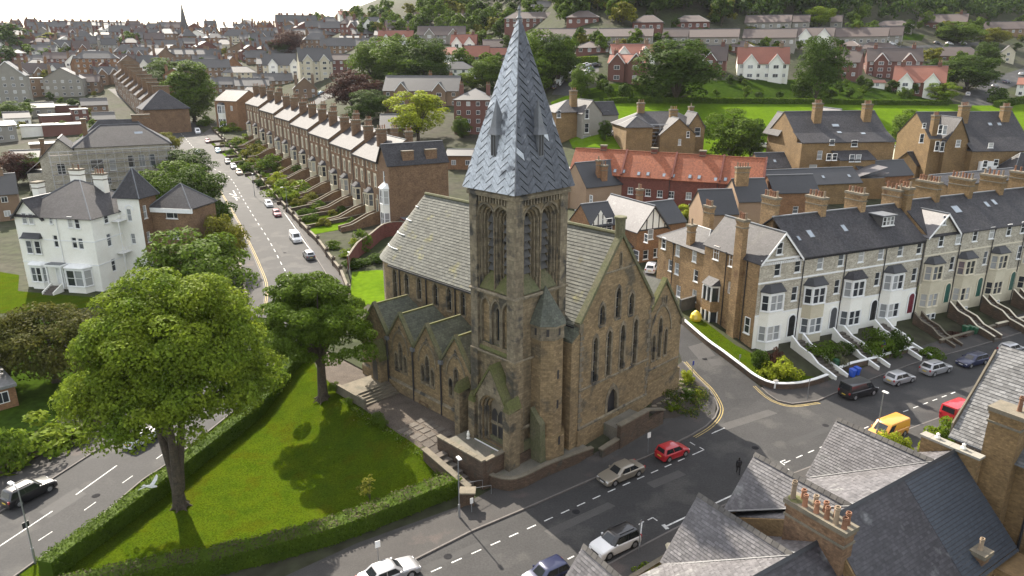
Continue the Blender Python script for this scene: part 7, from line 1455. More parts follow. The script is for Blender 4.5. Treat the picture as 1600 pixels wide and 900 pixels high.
# neighbour at the right edge
o = fw(53.2, -23.0); h = House('street_house', 'golden brick house with mottled grey slates and tall chimney at the right edge', 'house', (o[0], o[1], 0), 57); ze = 12.4
mb = MB(); wall2d(mb, (0, 0, 0), (0, -1, 0), [(1.1, -1), (14, -1), (14, ze), (1.1, ze)], [rect(1.9, 10.3, 1.0, 1.5)], 'golden_brick', .15, (1, 0, 0), reveal='white_paint'); mb.poly([(0, -1.1, -1), (9, -1.1, -1), (9, -1.1, ze), (4.5, -1.1, 17.2), (0, -1.1, ze)], 'golden_brick'); h.part('wall', mb); h.window(.12, -2.4, 10.3, 1.0, 1.5, -PI/2, 'sash2')
mb = MB(); mb.hexa([(-.4, -.75, ze-.45), (-.4, -14, ze-.45), (5, -14, 17.9), (5, -.75, 17.9)], [(-.4, -.75, ze-.35), (-.4, -14, ze-.35), (5, -14, 18), (5, -.75, 18)], 'grey_slate_tile'); r_ = h.part('roof', mb); l = math.hypot(5.4, 5.55*1.0+.8); dz_ = 18-(ze-.35); l = math.hypot(5.4, dz_)
mb = MB(); slates(mb, (-.4, -.75, ze-.35), (0, -1, 0), (5.4/l, 0, dz_/l), (-dz_/l, 0, 5.4/l), [(0, -.06), (13.2, -.06), (13.2, l), (0, l)], .42, .26, 'grey_slate_tile', .035); mb.build('slates', r_)['kind'] = 'stuff'
c = h.chimney(-.15, -4.2, 1.5, 2.0, -1, 15.6, 0, 'golden_brick'); put('chimney_pot', pot_mesh('terracotta', 1.1), c, (-.1, -4.6, 15.6))
mb = MB()
mb.box(-.55, -14, ze-.5, -.4, -.75, ze-.38, 'dull_lead'); h.part('gutter', mb)
for y in (-6.4, -7.9): mb = MB(); mb.tube([(-.1, y, 0), (-.1, y, ze-.5)], .09, 'dark_paint', 6); h.part('downpipe', mb)
mb = MB(); mb.tube([(-.1, -6.4, 7.8), (-.1, -9.4, 8.4)], .07, 'dark_paint', 5); mb.tube([(-.1, -6.4, 8.4), (-.1, -7.9, 9.6)], .06, 'dark_paint', 5); h.part('waste_pipe', mb)
mb = MB(); mb.extr([(.0, -.7, 12.0), (0, -.7, 12.9), (2.2, -.7, 15.1), (4.5, -.7, 17.7), (4.5, -.7, 17.2)], (0, .12, 0), 'coping_stone'); h.part('bargeboard', mb)
# low front walls of the near houses
low_wall('front_wall', 'low cream front wall at the bottom of the picture beside the pavement', [P(985, 905, .6), P(1042, 870, .6)], .7, 'cream_render', 'coping_stone')
t = thing('gate_pier', 'cream stone gate pier with square cap beside the near gable', 'pier', (*P(1047, 885, .0), 0)); mb = MB(); mb.box(-.3, -.3, -.2, .3, .3, 1.75, 'cream_render'); mb.build('shaft', t); mb = MB(); mb.hexa([(-.42, -.42, 1.75), (.42, -.42, 1.75), (.42, .42, 1.75), (-.42, .42, 1.75)], [(-.3, -.3, 2.0), (.3, -.3, 2.0), (.3, .3, 2.0), (-.3, .3, 2.0)], 'cream_render'); mb.build('cap', t)
x, y = P(1015, 900); plant('bush_bright', x, y, .9, 2.4, 'low green shrub behind the cream front wall', cat='shrub')
mat('steel_dark', (.03, .03, .032), None, .95, 3, spec=.05); mat('road_dark', (.032, .031, .031), (.026, .026, .026), .8, 2)
# ------------------------------------------------------------------ vehicles
KINDS = {  # length, width, height, belt, body-top profile (t, z), cabin base t0 t3, roof t1 t2
 'hatch': (4.0, 1.74, 1.5, .95, [(0, .5), (.015, .8), (.05, .93), (.72, .95), (.8, .9), (.95, .74), (.99, .62), (1, .42)], (.03, .74), (.13, .56)),
 'city': (3.5, 1.64, 1.48, .95, [(0, .5), (.01, .8), (.04, .93), (.78, .96), (.86, .9), (.96, .76), (.99, .62), (1, .42)], (.02, .8), (.09, .6)),
 'saloon': (4.85, 1.82, 1.44, .93, [(0, .5), (.01, .78), (.04, .9), (.2, .95), (.68, .93), (.78, .88), (.95, .74), (.99, .6), (1, .4)], (.14, .72), (.29, .57)),
 'suv': (4.35, 1.84, 1.65, 1.05, [(0, .55), (.012, .9), (.04, 1.03), (.72, 1.05), (.8, 1.0), (.95, .88), (.99, .72), (1, .45)], (.025, .74), (.11, .58)),
 'estate': (4.6, 1.8, 1.46, .93, [(0, .5), (.01, .8), (.04, .91), (.7, .93), (.8, .88), (.95, .74), (.99, .6), (1, .4)], (.02, .73), (.11, .57)),
 'van': (4.9, 1.98, 1.97, 1.1, [(0, .6), (.008, 1.0), (.02, 1.1), (.82, 1.12), (.88, 1.06), (.97, .9), (.995, .7), (1, .45)], (.012, .86), (.03, .7)),
 'bigvan': (5.6, 2.0, 2.4, 1.15, [(0, .6), (.006, 1.0), (.015, 1.15), (.84, 1.17), (.9, 1.1), (.98, .9), (.995, .7), (1, .45)], (.01, .88), (.02, .74))}
@mesh_cache
def wheel_mesh(r, w_):
    mb = MB(); mb.rings([[(a*math.cos(2*PI*i/14), y, a*math.sin(2*PI*i/14)) for i in range(14)] for a, y in ((r*.6, -w_/2), (r*.92, -w_/2), (r, -w_*.3), (r, w_*.3), (r*.92, w_/2), (r*.6, w_/2))], 'tyre'); return mb_mesh(mb, 'tyre')
@mesh_cache
def rim_mesh(r):
    mb = MB(); mb.lathe([(r*.62, 0), (r*.62, .02), (r*.2, .035)], 'alloy', 14); mb.add([(r*.5*math.cos(a)*k, r*.5*math.sin(a)*k, .03) for a in [2*PI*i/5 for i in range(5)] for k in (1, .5)], [], 'alloy'); return mb_mesh(mb, 'rim')
def smooth_mesh(me, ang=32):
    me.polygons.foreach_set('use_smooth', [True]*len(me.polygons)); me.set_sharp_from_angle(angle=R(ang)); return me
@mesh_cache
def car_parts(kind, pm, roofm):
    L_, W_, Hh, belt, prof, cb, rf = KINDS[kind]; w_ = W_/2; ts = [p[0] for p in prof]; zs = [p[1] for p in prof]; st = sorted(set([0, .004, .012, .03, .06, .1, .14, .16, .18, .2, .22, .24, .3, .4, .5, .6, .7, .74, .76, .78, .8, .82, .84, .87, .91, .95, .98, .992, 1])); out = []
    axf, axr = .81, .19; wr = .32 if kind not in ('van', 'bigvan', 'suv') else .35; mb = MB(); rs = []
    for t in st:
        z = float(np.interp(t, ts, zs)); e = min(t, 1-t)*L_; k = 1-.16*max(0, 1-e/.45)**2; x = (t-.5)*L_; ww = w_*k; zb = .22
        da = min(abs(t-axf), abs(t-axr))*L_
        zb = max(.22, (wr+.06+.0)*math.sqrt(max(0, 1-(da/(wr+.06))**2))+wr-.02) if da < wr+.06 else .22
        zb = min(zb, z-.12); zm = max(zb+.05, min(.55, z-.1))
        half = [(ww*.93, zb), (ww, zm), (ww*.985, max(zm+.02, z-.1)), (ww*.9, z-.015), (ww*.5, z+.02)]
        rs.append([(x, -a, b) for a, b in half]+[(x, a, b) for a, b in half[::-1]])
    mb.rings(rs, pm); body = MB(); body.v, body.f, body.m, body.mats = mb.v, mb.f, mb.m, mb.mats
    def cx(t): return (t-.5)*L_
    b0, b3 = cx(cb[0]), cx(cb[1]); r1, r2 = cx(rf[0]), cx(rf[1]); wb, wt = w_*.93, w_*(.76 if kind not in ('van', 'bigvan') else .86); zt = Hh
    def ring(xa, xb, hw, z, c=.16): return [(xa+c*.4, -hw, z), (xb-c, -hw, z), (xb, -hw+c*1.6, z), (xb, hw-c*1.6, z), (xb-c, hw, z), (xa+c*.4, hw, z), (xa, hw-c, z), (xa, -hw+c, z)]
    cbm = MB(); zc = belt-.06; rings_ = [ring(b0, b3, wb, zc), ring(b0+(r1-b0)*.85, b3+(r2-b3)*.85, wb+(wt-wb)*.85, zc+(zt-zc)*.86), ring(r1, r2, wt-.06, zt-.03), ring(r1+.15, r2-.15, wt-.25, zt)]
    cbm.rings(rings_, roofm)
    body.add(cbm.v, cbm.f, roofm); out.append(('body', smooth_mesh(mb_mesh(body, 'body')), (0, 0, 0)))
    A, B = rings_[0], rings_[1]
    def pt(i, j, u, v, d=.014):
        p = [(1-u)*((1-v)*Vector(A[i])+v*Vector(B[i]))+u*((1-v)*Vector(A[j])+v*Vector(B[j]))][0]; q = (Vector(A[j])-Vector(A[i])).cross(Vector(B[i])-Vector(A[i])).normalized(); c = Vector((0, 0, (zc+zt)/2)); q = q if q.dot(p-c) > 0 else -q; return tuple(p+q*d)
    def glass(i, j, u0, u1, v0=.12, v1=.95): g = MB(); g.poly([pt(i, j, u0, v0), pt(i, j, u1, v0), pt(i, j, u1, v1), pt(i, j, u0, v1)], 'car_glass'); out.append(('window', mb_mesh(g, 'window'), (0, 0, 0)))
    glass(2, 3, .02, .98); 
    if kind in ('van', 'bigvan'): glass(0, 1, .74, .97); glass(5, 4, .74, .97)
    else:
        for i, j in ((0, 1), (5, 4)): glass(i, j, .04, .46); glass(i, j, .5, .95)
    if kind != 'bigvan': glass(7, 6, .04, .96, .2)
    def bx(nm, x0, y0, z0, x1, y1, z1, m): g = MB(); g.box(x0, y0, z0, x1, y1, z1, m); out.append((nm, mb_mesh(g, nm), (0, 0, 0)))
    zl = float(np.interp(.96, ts, zs))-.16
    for sg in (-1, 1):
        y0, y1 = sorted((sg*w_*.52, sg*w_*.86)); bx('headlight', cx(.955), y0, zl-.08, cx(.99), y1, zl+.07, 'lamp_clear'); y0, y1 = sorted((sg*w_*.68, sg*w_*.88)); bx('tail_light', cx(.0)-.012, y0, belt-.32, cx(.03), y1, belt-.1, 'lamp_red')
        y0, y1 = sorted((sg*w_*.98, sg*w_*1.12)); bx('mirror', b3-.5, y0, belt-.02, b3-.36, y1, belt+.12, pm)
    bx('number_plate', cx(0)-.02, -.26, .55, cx(.01), .26, .66, 'number_yellow'); bx('number_plate', cx(.99), -.26, .38, cx(1)+.015, .26, .48, 'white_paint'); bx('grille', cx(.99), -w_*.5, .5, cx(1)+.008, w_*.5, .62, 'dark_paint')
    if kind in ('suv', 'estate'):
        for sg in (-1, 1): bx('roof_rail', r1+.2, sg*(wt-.16)-.02, zt+.0, r2-.3, sg*(wt-.16)+.02, zt+.05, 'dark_paint')
    return out, [(cx(axf), 1), (cx(axf), -1), (cx(axr), 1), (cx(axr), -1)], wr, w_
def car(kind, pm, x, y, az, label, group=None, roofm=None, cat=None, name=None):
    parts, wh, wr, w_ = car_parts(kind, pm, roofm or pm); van = 'van' in kind
    t = thing(name or ('parked_van' if van else 'parked_car'), label, cat or ('van' if van else 'car'), (x, y, 0), PI/2-R(az), group); c, s_ = math.cos(PI/2-R(az)), math.sin(PI/2-R(az))
    zf = gz(x+c*1.3, y+s_*1.3); zb = gz(x-c*1.3, y-s_*1.3); t.location.z = (zf+zb)/2+.022; t.rotation_euler = (0, -math.atan2(zf-zb, 2.6), PI/2-R(az))
    for n_, me, l in parts: put(n_, me, t, l)
    for wx, sg in wh: o = put('wheel', wheel_mesh(wr, .2), t, (wx, sg*(w_-.11), wr)); r_ = put('rim', rim_mesh(wr), o, (0, sg*.095, 0)); r_.rotation_euler = (-sg*PI/2, 0, 0)
    return t
def car_px(kind, pm, px, py, az, label, **k): x, y = T(px, py); return car(kind, pm, x, y, az, label, **k)
G1, G2, G3 = 'cars parked along the street', 'cars on the main road', 'cars far behind the houses'
for k, pm, px, py, az, lab, g, rm in [
 ('saloon', 'paint_gold', 970, 746, 236, 'champagne gold saloon car parked in front of the church tower', G1, None), ('city', 'paint_red', 1050, 713, 59, 'small red hatchback parked beside the church pavement', G1, None),
 ('suv', 'paint_white', 961, 857, 237, 'white crossover car with black roof parked at the near kerb', G1, 'paint_black'), ('saloon', 'paint_silver', 608, 905, 57, 'pale silver car cut off by the bottom edge below the sign', G1, None), ('hatch', 'paint_navy', 853, 908, 237, 'navy blue car cut off by the bottom picture edge', G1, None),
 ('van', 'paint_black', 1340, 617, 65, 'black van parked beside the blue wheelie bins', G1, None), ('hatch', 'paint_silver', 1405, 597, 65, 'silver hatchback parked directly ahead of the black van', G1, None), ('suv', 'paint_silver', 1461, 582, 65, 'silver high roofed car between the silver hatchback and the navy estate', G1, None),
 ('estate', 'paint_navy', 1518, 569, 245, 'dark navy estate car parked nose towards the silver car', G1, None), ('hatch', 'paint_silver', 1579, 551, 65, 'silver hatchback beyond the navy estate at the right edge', G1, None), ('van', 'paint_red', 1497, 652, 60, 'bright red van parked behind the leafy shrub', G1, None),
 ('van', 'paint_orange', 1386, 682, 240, 'yellow orange van with roof bars behind the shrubs', G1, None), ('hatch', 'paint_white', 1562, 628, 60, 'white car glimpsed over the roof at the right', G1, None), ('saloon', 'paint_silver', 1604, 608, 242, 'silver blue car at the right picture edge', G1, None),
 ('hatch', 'paint_white', 224, 690, 26, 'white hatchback half hidden by the big tree on the main road', G2, None), ('suv', 'paint_black', 47, 777, 27, 'black estate like car parked at the left kerb under the lamp', G2, None),
 ('van', 'paint_white', 462, 376, 153, 'white people carrier facing down the main road', G2, None), ('suv', 'paint_grey', 483, 403, -27, 'dark grey car with pale roof following the white people carrier', G2, 'paint_silver'), ('hatch', 'paint_white', 420, 322, 153, 'white car parked just above the maroon one', G2, None), ('hatch', 'paint_maroon', 433, 337, 153, 'maroon red car parked below the white car', G2, None),
 ('hatch', 'paint_beige', 374, 272, 152, 'pale peach car at the front of the parked trio', G2, None), ('hatch', 'paint_silver', 365, 263, 152, 'silver white car in the middle of the parked trio', G2, None), ('hatch', 'paint_black', 356, 255, 152, 'black car at the back of the parked trio', G2, None), ('hatch', 'paint_skyblue', 341, 238, 152, 'light blue car parked above the trio', G2, None),
 ('suv', 'paint_silver', 309, 240, -28, 'silver grey car driving up the main road', G2, 'paint_white'), ('hatch', 'paint_maroon', 325, 223, 152, 'dark red car parked by the orange brick house', G2, None), ('van', 'paint_white', 309, 208, 152, 'white van parked near the road lamp', G2, None), ('hatch', 'paint_maroon', 294, 198, 152, 'dark maroon car behind the white van', G2, None), ('hatch', 'paint_silver', 219, 162, 150, 'silver car far up the main road', G2, None),
 ('hatch', 'paint_skyblue', 503, 147, 75, 'pale blue car on the road beside the purple beech', G3, None), ('hatch', 'paint_white', 516, 143, 75, 'white car next to the pale blue one by the purple beech', G3, None), ('bigvan', 'paint_white', 876, 130, 20, 'white van on the road right of the spire', G3, None), ('hatch', 'paint_black', 868, 137, 20, 'dark car behind the white van right of the spire', G3, None),
 ('hatch', 'paint_white', 889, 116, 30, 'white car in the little car park nearest the van', G3, None), ('hatch', 'paint_silver', 895, 109, 30, 'silver car in the little car park', G3, None), ('hatch', 'paint_white', 917, 115, 40, 'pale car parked across the little car park', G3, None), ('hatch', 'paint_blue', 922, 111, 40, 'blue car in the little car park', G3, None), ('hatch', 'paint_white', 918, 104, 90, 'white car at the hedge of the little car park', G3, None), ('hatch', 'paint_black', 931, 104, 90, 'dark car at the hedge of the little car park', G3, None),
 ('saloon', 'paint_white', 1404, 234, 85, 'white car parked on the field edge between the villas', G3, None), ('saloon', 'paint_white', 1195, 231, 85, 'white car beside the wide villa', G3, None), ('saloon', 'paint_white', 962, 212, 80, 'white car between the two villas behind the red terrace', G3, None), ('hatch', 'paint_white', 1018, 423, 20, 'white car parked in the lane beside the timbered house', G3, None),
 ('hatch', 'paint_white', 1393, 70, 85, 'white car outside the hillside flats', G3, None), ('hatch', 'paint_silver', 1483, 70, 85, 'silver car on the hillside road above the bungalow', G3, None), ('hatch', 'paint_white', 1504, 69, 85, 'white car on the hillside road right of the silver one', G3, None), ('hatch', 'paint_black', 1464, 69, 85, 'dark car on the hillside road above the bungalow', G3, None), ('hatch', 'paint_navy', 1268, 68, 85, 'dark blue car in front of the hillside flats', G3, None), ('hatch', 'paint_navy', 1043, 70, 85, 'navy car at the end of the hillside flats', G3, None), ('hatch', 'paint_white', 1353, 70, 85, 'white car under the porch of the hillside flats', G3, None),
 ('hatch', 'paint_grey', 1555, 137, 60, 'grey car driving on the bend of the hill road', G3, None), ('hatch', 'paint_navy', 1573, 130, 60, 'blue car following on the bend of the hill road', G3, None), ('hatch', 'paint_silver', 1512, 149, 30, 'small pale car parked at the foot of the hill road', G3, None), ('hatch', 'paint_silver', 1597, 118, 60, 'silver car at the right edge of the hill road', G3, None), ('hatch', 'paint_white', 1231, 88, 20, 'white car by the garages behind the tall oval tree', G3, None), ('hatch', 'paint_white', 12, 568, 30, 'white car beneath the reddish tree at the left', G3, None)]:
    car_px(k, pm, px, py, az, lab, group=g, roofm=rm)
# ------------------------------------------------------------------ street furniture
def lamp(px, py, hgt, label, head='flat', az=150, arm=0):
    x, y = T(px, py, .14); z = gz(x, y)+.14; t = thing('street_lamp', label, 'street lamp', (x, y, z), PI/2-R(az)); mb = MB(); mb.tube([(0, 0, -.2), (0, 0, 1.3), (0, 0, 1.32), (0, 0, hgt)], [.1, .1, .06, .05], 'steel', 7)
    if arm: mb.tube([(0, 0, hgt), (arm*.5, 0, hgt+.25), (arm, 0, hgt+.3)], .045, 'steel', 6)
    mb.build('pole', t); mb = MB(); xx, zz = arm, hgt+(.3 if arm else .02)
    mb.hexa([(xx-.12, -.16, zz), (xx+.5, -.16, zz), (xx+.5, .16, zz), (xx-.12, .16, zz)], [(xx-.1, -.12, zz+.1), (xx+.45, -.12, zz+.1), (xx+.45, .12, zz+.1), (xx-.1, .12, zz+.1)], 'white_paint'); mb.build('lamp_head', t)
    return t
lamp(718, 808, 5.9, 'slim street lamp on the pavement corner by the garden steps'); l = lamp(55, 878, 6.6, 'curved arm street lamp with small sign boards at the lower left', az=300, arm=.7)
mb = MB(); mb.box(.08, -.25, 3.2, .12, .25, 3.7, 'dark_paint'); mb.build('sign_board', l)
lamp(1368, 688, 5.6, 'street lamp behind the shrubs near the yellow van');  lamp(547, 432, 4.6, 'street lamp at the end of the roadside garden wall'); lamp(450, 333, 6.2, 'street lamp with bracket above the big roadside shrub', az=230, arm=.8); lamp(269, 206, 7, 'street lamp at the top of the main road', az=230, arm=.8); lamp(398, 306, 6, 'thin street lamp above the parked white car'); lamp(352, 238, 6, 'thin lamp post beside the light blue car')
def sign(px, py, hgt, label, w_=.42, h_=.55, face='white_paint', az=150):
    x, y = T(px, py, .14); t = thing('road_sign', label, 'sign', (x, y, gz(x, y)+.14), PI/2-R(az)+PI/2); mb = MB(); mb.tube([(0, 0, -.2), (0, 0, hgt)], .035, 'steel', 6); mb.build('post', t); mb = MB(); mb.box(-w_/2, -.06, hgt-h_, w_/2, -.035, hgt+.05, face); mb.build('sign_plate', t)
    return t
sign(592, 884, 2.3, 'parking sign on a thin post beside the front hedge'); sign(1012, 709, 2.4, 'parking sign between the gold saloon and red hatchback'); sign(1081, 592, 2.3, 'blue sign at the tip of the church flower bed', .25, .5, 'paint_blue'); sign(1261, 624, 2.6, 'thin grey post on the pavement by the corner garden', .1, .1, 'steel'); sign(1154, 575, 1.8, 'grey post beside the lane garden wall', .3, .4, 'steel')
sign(998, 862, 3.0, 'short grey post at the near kerb behind the white crossover', .16, .12, 'steel'); s = sign(737, 800, 1.4, 'white notice on the stone pier by the lamp', .3, .5)
x, y = T(738, 795, .1); t = thing('wall_pier', 'mossy curved stone wall end behind the street lamp', 'wall', (x, y, gz(x, y))); mb = MB(); mb.rings([[(-1.1+.25*i, .5*math.sin(i*.5), z) for i in range(6)]+[(-1.1+.25*i, .5*math.sin(i*.5)+.4, z) for i in range(5, -1, -1)] for z in (-.2, 1.6)], 'wall_stone'); mb.build('wall', t); mb = MB(); mb.box(-1.15, -.1, 1.6, .3, 1.0, 1.75, 'coping_stone'); mb.build('coping', t)
def bin_(px, py, m, label, g):
    x, y = T(px, py, .14); t = thing('wheelie_bin', label, 'wheelie bin', (x, y, gz(x, y)+.14), R(24), g); mb = MB(); mb.hexa([(-.22, -.26, .08), (.22, -.26, .08), (.22, .26, .08), (-.22, .26, .08)], [(-.29, -.36, 1.0), (.29, -.36, 1.0), (.29, .34, 1.0), (-.29, .34, 1.0)], m); mb.build('body', t)
    mb = MB(); mb.hexa([(-.31, -.4, 1.0), (.31, -.4, 1.0), (.31, .36, 1.02), (-.31, .36, 1.02)], [(-.29, -.38, 1.06), (.29, -.38, 1.06), (.29, .34, 1.12), (-.29, .34, 1.12)], m); mb.build('lid', t)
    for sx in (-.26, .26): o = put('wheel', wheel_mesh(.1, .06), t, (sx, .3, .1)); o.rotation_euler = (0, 0, PI/2)
for px, py, lab in ((1331, 589, 'blue wheelie bin nearest the black van'), (1338, 586, 'blue wheelie bin behind its twin beside the black van')): bin_(px, py, 'paint_blue_bin', lab, 'blue bins')
for px, py, lab in ((1507, 520, 'left green wheelie bin in the paved front garden'), (1515, 520, 'middle green wheelie bin in the paved front garden'), (1522, 522, 'right green wheelie bin in the paved front garden'), (1306, 574, 'green wheelie bin half hidden in the lavender garden')): bin_(px, py, 'paint_green_bin', lab, 'green bins')
x, y = T(1377, 558); t = thing('estate_agent_board', 'blue and red house agent board on a leaning white post in the garden', 'sign', (x, y, gz(x, y)), R(24)); mb = MB(); mb.tube([(0, 0, -.2), (.35, 0, 2.3)], .045, 'white_paint', 5); mb.build('post', t)
mb = MB(); mb.box(-.35, -.03, 1.75, .45, .03, 2.35, 'paint_blue'); mb.box(-.35, -.034, 1.42, .45, .026, 1.749, 'lamp_red'); mb.build('board', t)
def bench(px, py, az, label, m):
    x, y = T(px, py); t = thing('bench', label, 'bench', (x, y, gz(x, y)), PI/2-R(az))
    for i in range(3): mb = MB(); mb.box(-.75, -.25+.17*i, .42, .75, -.11+.17*i, .46, m); mb.build('seat_slat', t)
    for i in range(3): mb = MB(); mb.box(-.75, .27+.03*i, .55+.14*i, .75, .3+.03*i, .66+.14*i, m); mb.build('back_slat', t)
    for sx in (-.65, .65): mb = MB(); mb.box(sx-.04, -.24, -.1, sx+.04, -.17, .42, m); mb.box(sx-.04, .24, -.1, sx+.04, .31, .95, m); mb.build('leg', t)
bench(581, 616, 45.6-90, 'pale wooden bench on the gravel near the porch steps', 'coping_stone'); bench(664, 634, 135, 'dark wooden bench against the church aisle wall', 'wood')
x, y = T(1087, 500); t = thing('garden_parasol', 'folded yellow cover standing by the lane house', 'cover', (x, y, gz(x, y))); mb = MB(); mb.lathe([(.75, 0), (.85, .35), (.7, .9), (.3, 1.3), (.05, 1.45)], 'paint_yellow', 12); mb.build('fabric', t)
x, y = T(1211, 606, .14); t = thing('utility_cabinet', 'white utility cabinet at the foot of the corner garden wall', 'cabinet', (x, y, gz(x, y)+.14), R(20)); mb = MB(); mb.box(-.25, -.15, 0, .25, .15, .95, 'white_paint'); mb.box(-.28, -.18, .95, .28, .18, 1.0, 'grey_render'); mb.build('body', t)
t = thing('stone_urn', 'small white stone figure beside the portal buttress', 'statue', (*CW(-1.6, 4.9), 2.64)); t.scale = (.75, .75, .75); mb = MB(); mb.lathe([(.26, 0), (.22, .15), (.14, .25), (.24, .5), (.2, .75), (.1, .85), (.14, .98), (.05, 1.1)], 'white_render', 9); mb.build('figure', t)
for (px, py, lab) in ((716, 763, 'white post of the garden gate'),):
    t = thing('handrail', 'thin metal handrails beside the garden steps and lamp', 'handrail', (*CW(-3.4, .2), 0), PI/2-CAZ)
    for y0 in (0, -1.2): mb = MB(); mb.tube([(-.6, y0, .2), (-.6, y0, 1.1), (-2.6, y0+.4, 1.5), (-2.6, y0+.4, .4)], .03, 'steel', 5); mb.build('rail', t)
t = thing('iron_railing', 'green iron railing at the edge of the small lawn by the main road', 'railing'); pp = dens(TP((543, 425), (549, 447)), .25)
for p in pp[::2]: mb = MB(); z = gz(*p); mb.tube([(p[0], p[1], z), (p[0], p[1], z+1.3)], .025, 'dark_paint', 4); mb.build('bar', t)
mb = MB(); mb.tube([(p[0], p[1], gz(*p)+1.25) for p in pp], .03, 'dark_paint', 4); mb.build('rail', t)
# ------------------------------------------------------------------ pedestrian and gull
def skin_body(name, V, E, Rr, m, parent, lv=1):
    me = bpy.data.meshes.new(name); me.from_pydata(V, E, []); me.materials.append(MATS[m]); o = put(name, me, parent); md = o.modifiers.new('skin', 'SKIN'); sv = me.skin_vertices
    sk = me.attributes.get('skin_vertices') if not len(sv) else None
    if not len(sv):
        bm = bmesh.new(); bm.from_mesh(me); bm.verts.layers.skin.verify(); bm.to_mesh(me); bm.free(); sv = me.skin_vertices
    for i, r in enumerate([(q*1.3 if q > .03 else q) if not isinstance(q, tuple) else (q[0]*1.15, q[1]*1.15) for q in Rr]): sv[0].data[i].radius = (r, r) if not isinstance(r, tuple) else r; sv[0].data[i].use_root = (i == 0)
    md.use_smooth_shade = True; s = o.modifiers.new('sub', 'SUBSURF'); s.levels = s.render_levels = lv; return o
x, y = P(1153, 741); pr = thing('person', 'person in dark clothes with rucksack walking across the road', 'person', (x, y, .022), R(-10))
V = [(0, 0, .95), (0, .0, 1.12), (0, .02, 1.32), (0, .02, 1.46), (0, .03, 1.53), (0, .05, 1.63), (0, .05, 1.74)]; Rr = [(.15, .11), (.14, .1), (.17, .11), (.1, .08), .055, (.075, .09), (.06, .07)]; E_ = [(i, i+1) for i in range(6)]
def chain(p0, pts): 
    k = p0
    for q, r in pts: V.append(q); Rr.append(r); E_.append((k, len(V)-1)); k = len(V)-1
    return k
for sg, fwd in ((-1, .22), (1, -.2)):
    chain(0, [((sg*.1, .0, .88), .095), ((sg*.1, fwd*.55, .5), .065), ((sg*.1, fwd+(-.08 if fwd < 0 else 0), .1), .042), ((sg*.1, fwd+.06, .05), .045), ((sg*.11, fwd+.17, .04), .035)])
    h_ = chain(3, [((sg*.19, .02, 1.42), .07), ((sg*.25, -fwd*.4, 1.17), .046), ((sg*.26, -fwd*1.0+.04, .93), .034), ((sg*.26, -fwd*1.05+.06, .86), (.034, .02))])
    b_ = V[h_]
    for i, (dx, l) in enumerate(((-.024, .07), (-.008, .085), (.008, .08), (.024, .06))): chain(h_, [((b_[0]+sg*.005, b_[1]+dx, b_[2]-.04), .009), ((b_[0]-sg*.012, b_[1]+dx, b_[2]-.04-l*.8), .008)])
    chain(h_, [((b_[0]-sg*.01, b_[1]+.04, b_[2]-.01), .01), ((b_[0]-sg*.02, b_[1]+.055, b_[2]-.05), .009)])
skin_body('body', V, E_, Rr, 'black_cloth', pr)
mb = MB(); mb.rings([[(rr*1.0*math.cos(2*PI*i/10), .045+rr*1.1*math.sin(2*PI*i/10), z) for i in range(10)] for rr, z in ((.055, 1.6), (.088, 1.66), (.095, 1.72), (.07, 1.79), (.02, 1.81))], 'hair'); mb.build('hair', pr, smooth=True)
mb = MB(); mb.rings([[(.065*math.cos(2*PI*i/10)*k, .085+.06*math.sin(2*PI*i/10)*k, z) for i in range(10)] for k, z in ((.5, 1.54), (.9, 1.58), (1, 1.64), (.9, 1.7))], 'skin'); mb.hexa([(-.012, .14, 1.62), (.012, .14, 1.62), (.012, .165, 1.615), (-.012, .165, 1.615)], [(-.008, .14, 1.66), (.008, .14, 1.66), (.008, .148, 1.66), (-.008, .148, 1.66)], 'skin'); mb.build('face', pr, smooth=True)
mb = MB(); mb.hexa([(-.15, -.1, 1.02), (.15, -.1, 1.02), (.14, -.28, 1.04), (-.14, -.28, 1.04)], [(-.13, -.09, 1.45), (.13, -.09, 1.45), (.1, -.22, 1.46), (-.1, -.22, 1.46)], 'black_cloth'); mb.build('rucksack', pr)
x, y = P(236, 760, 4.5); gl_ = thing('seagull', 'white gull flying low over the hedge beside the big tree trunk', 'bird', (x, y, 4.5), R(-10)); gl_.scale = (1.7, 1.7, 1.7); V = [(0, 0, 0), (.12, 0, .02), (.26, 0, .04), (.34, 0, .03), (-.16, 0, -.01), (-.33, 0, -.02)]; mb = MB()
mb.rings([[(px, r*math.cos(2*PI*i/8), z+r*.9*math.sin(2*PI*i/8)) for i in range(8)] for px, r, z in ((-.3, .02, 0), (-.15, .07, 0), (.02, .09, 0), (.16, .07, .01), (.25, .055, .03), (.31, .04, .03), (.34, .012, .025))], 'feather')
for sg in (-1, 1):
    w2 = [(.12, sg*.07, .04), (.15, sg*.3, .2), (.06, sg*.5, .26), (-.12, sg*.68, .22)]; w3 = [(-.1, sg*.07, .03), (-.06, sg*.32, .17), (-.1, sg*.5, .23), (-.16, sg*.69, .21)]
    for i in range(3): mb.hexa([w2[i], w2[i+1], w3[i+1], w3[i]], [tuple(np.array(p)+(0, 0, .018)) for p in (w2[i], w2[i+1], w3[i+1], w3[i])], 'feather')
mb.hexa([(-.28, -.03, 0), (-.28, .03, 0), (-.46, .1, -.01), (-.46, -.1, -.01)], [(-.28, -.03, .015), (-.28, .03, .015), (-.46, .1, 0), (-.46, -.1, 0)], 'feather'); mb.build('body', gl_, smooth=False)
mb = MB(); mb.lathe([(.014, 0), (.004, .06)], 'beak', 6); o = mb.build('beak', gl_, (.335, 0, .025)); o.rotation_euler = (0, PI/2, 0)

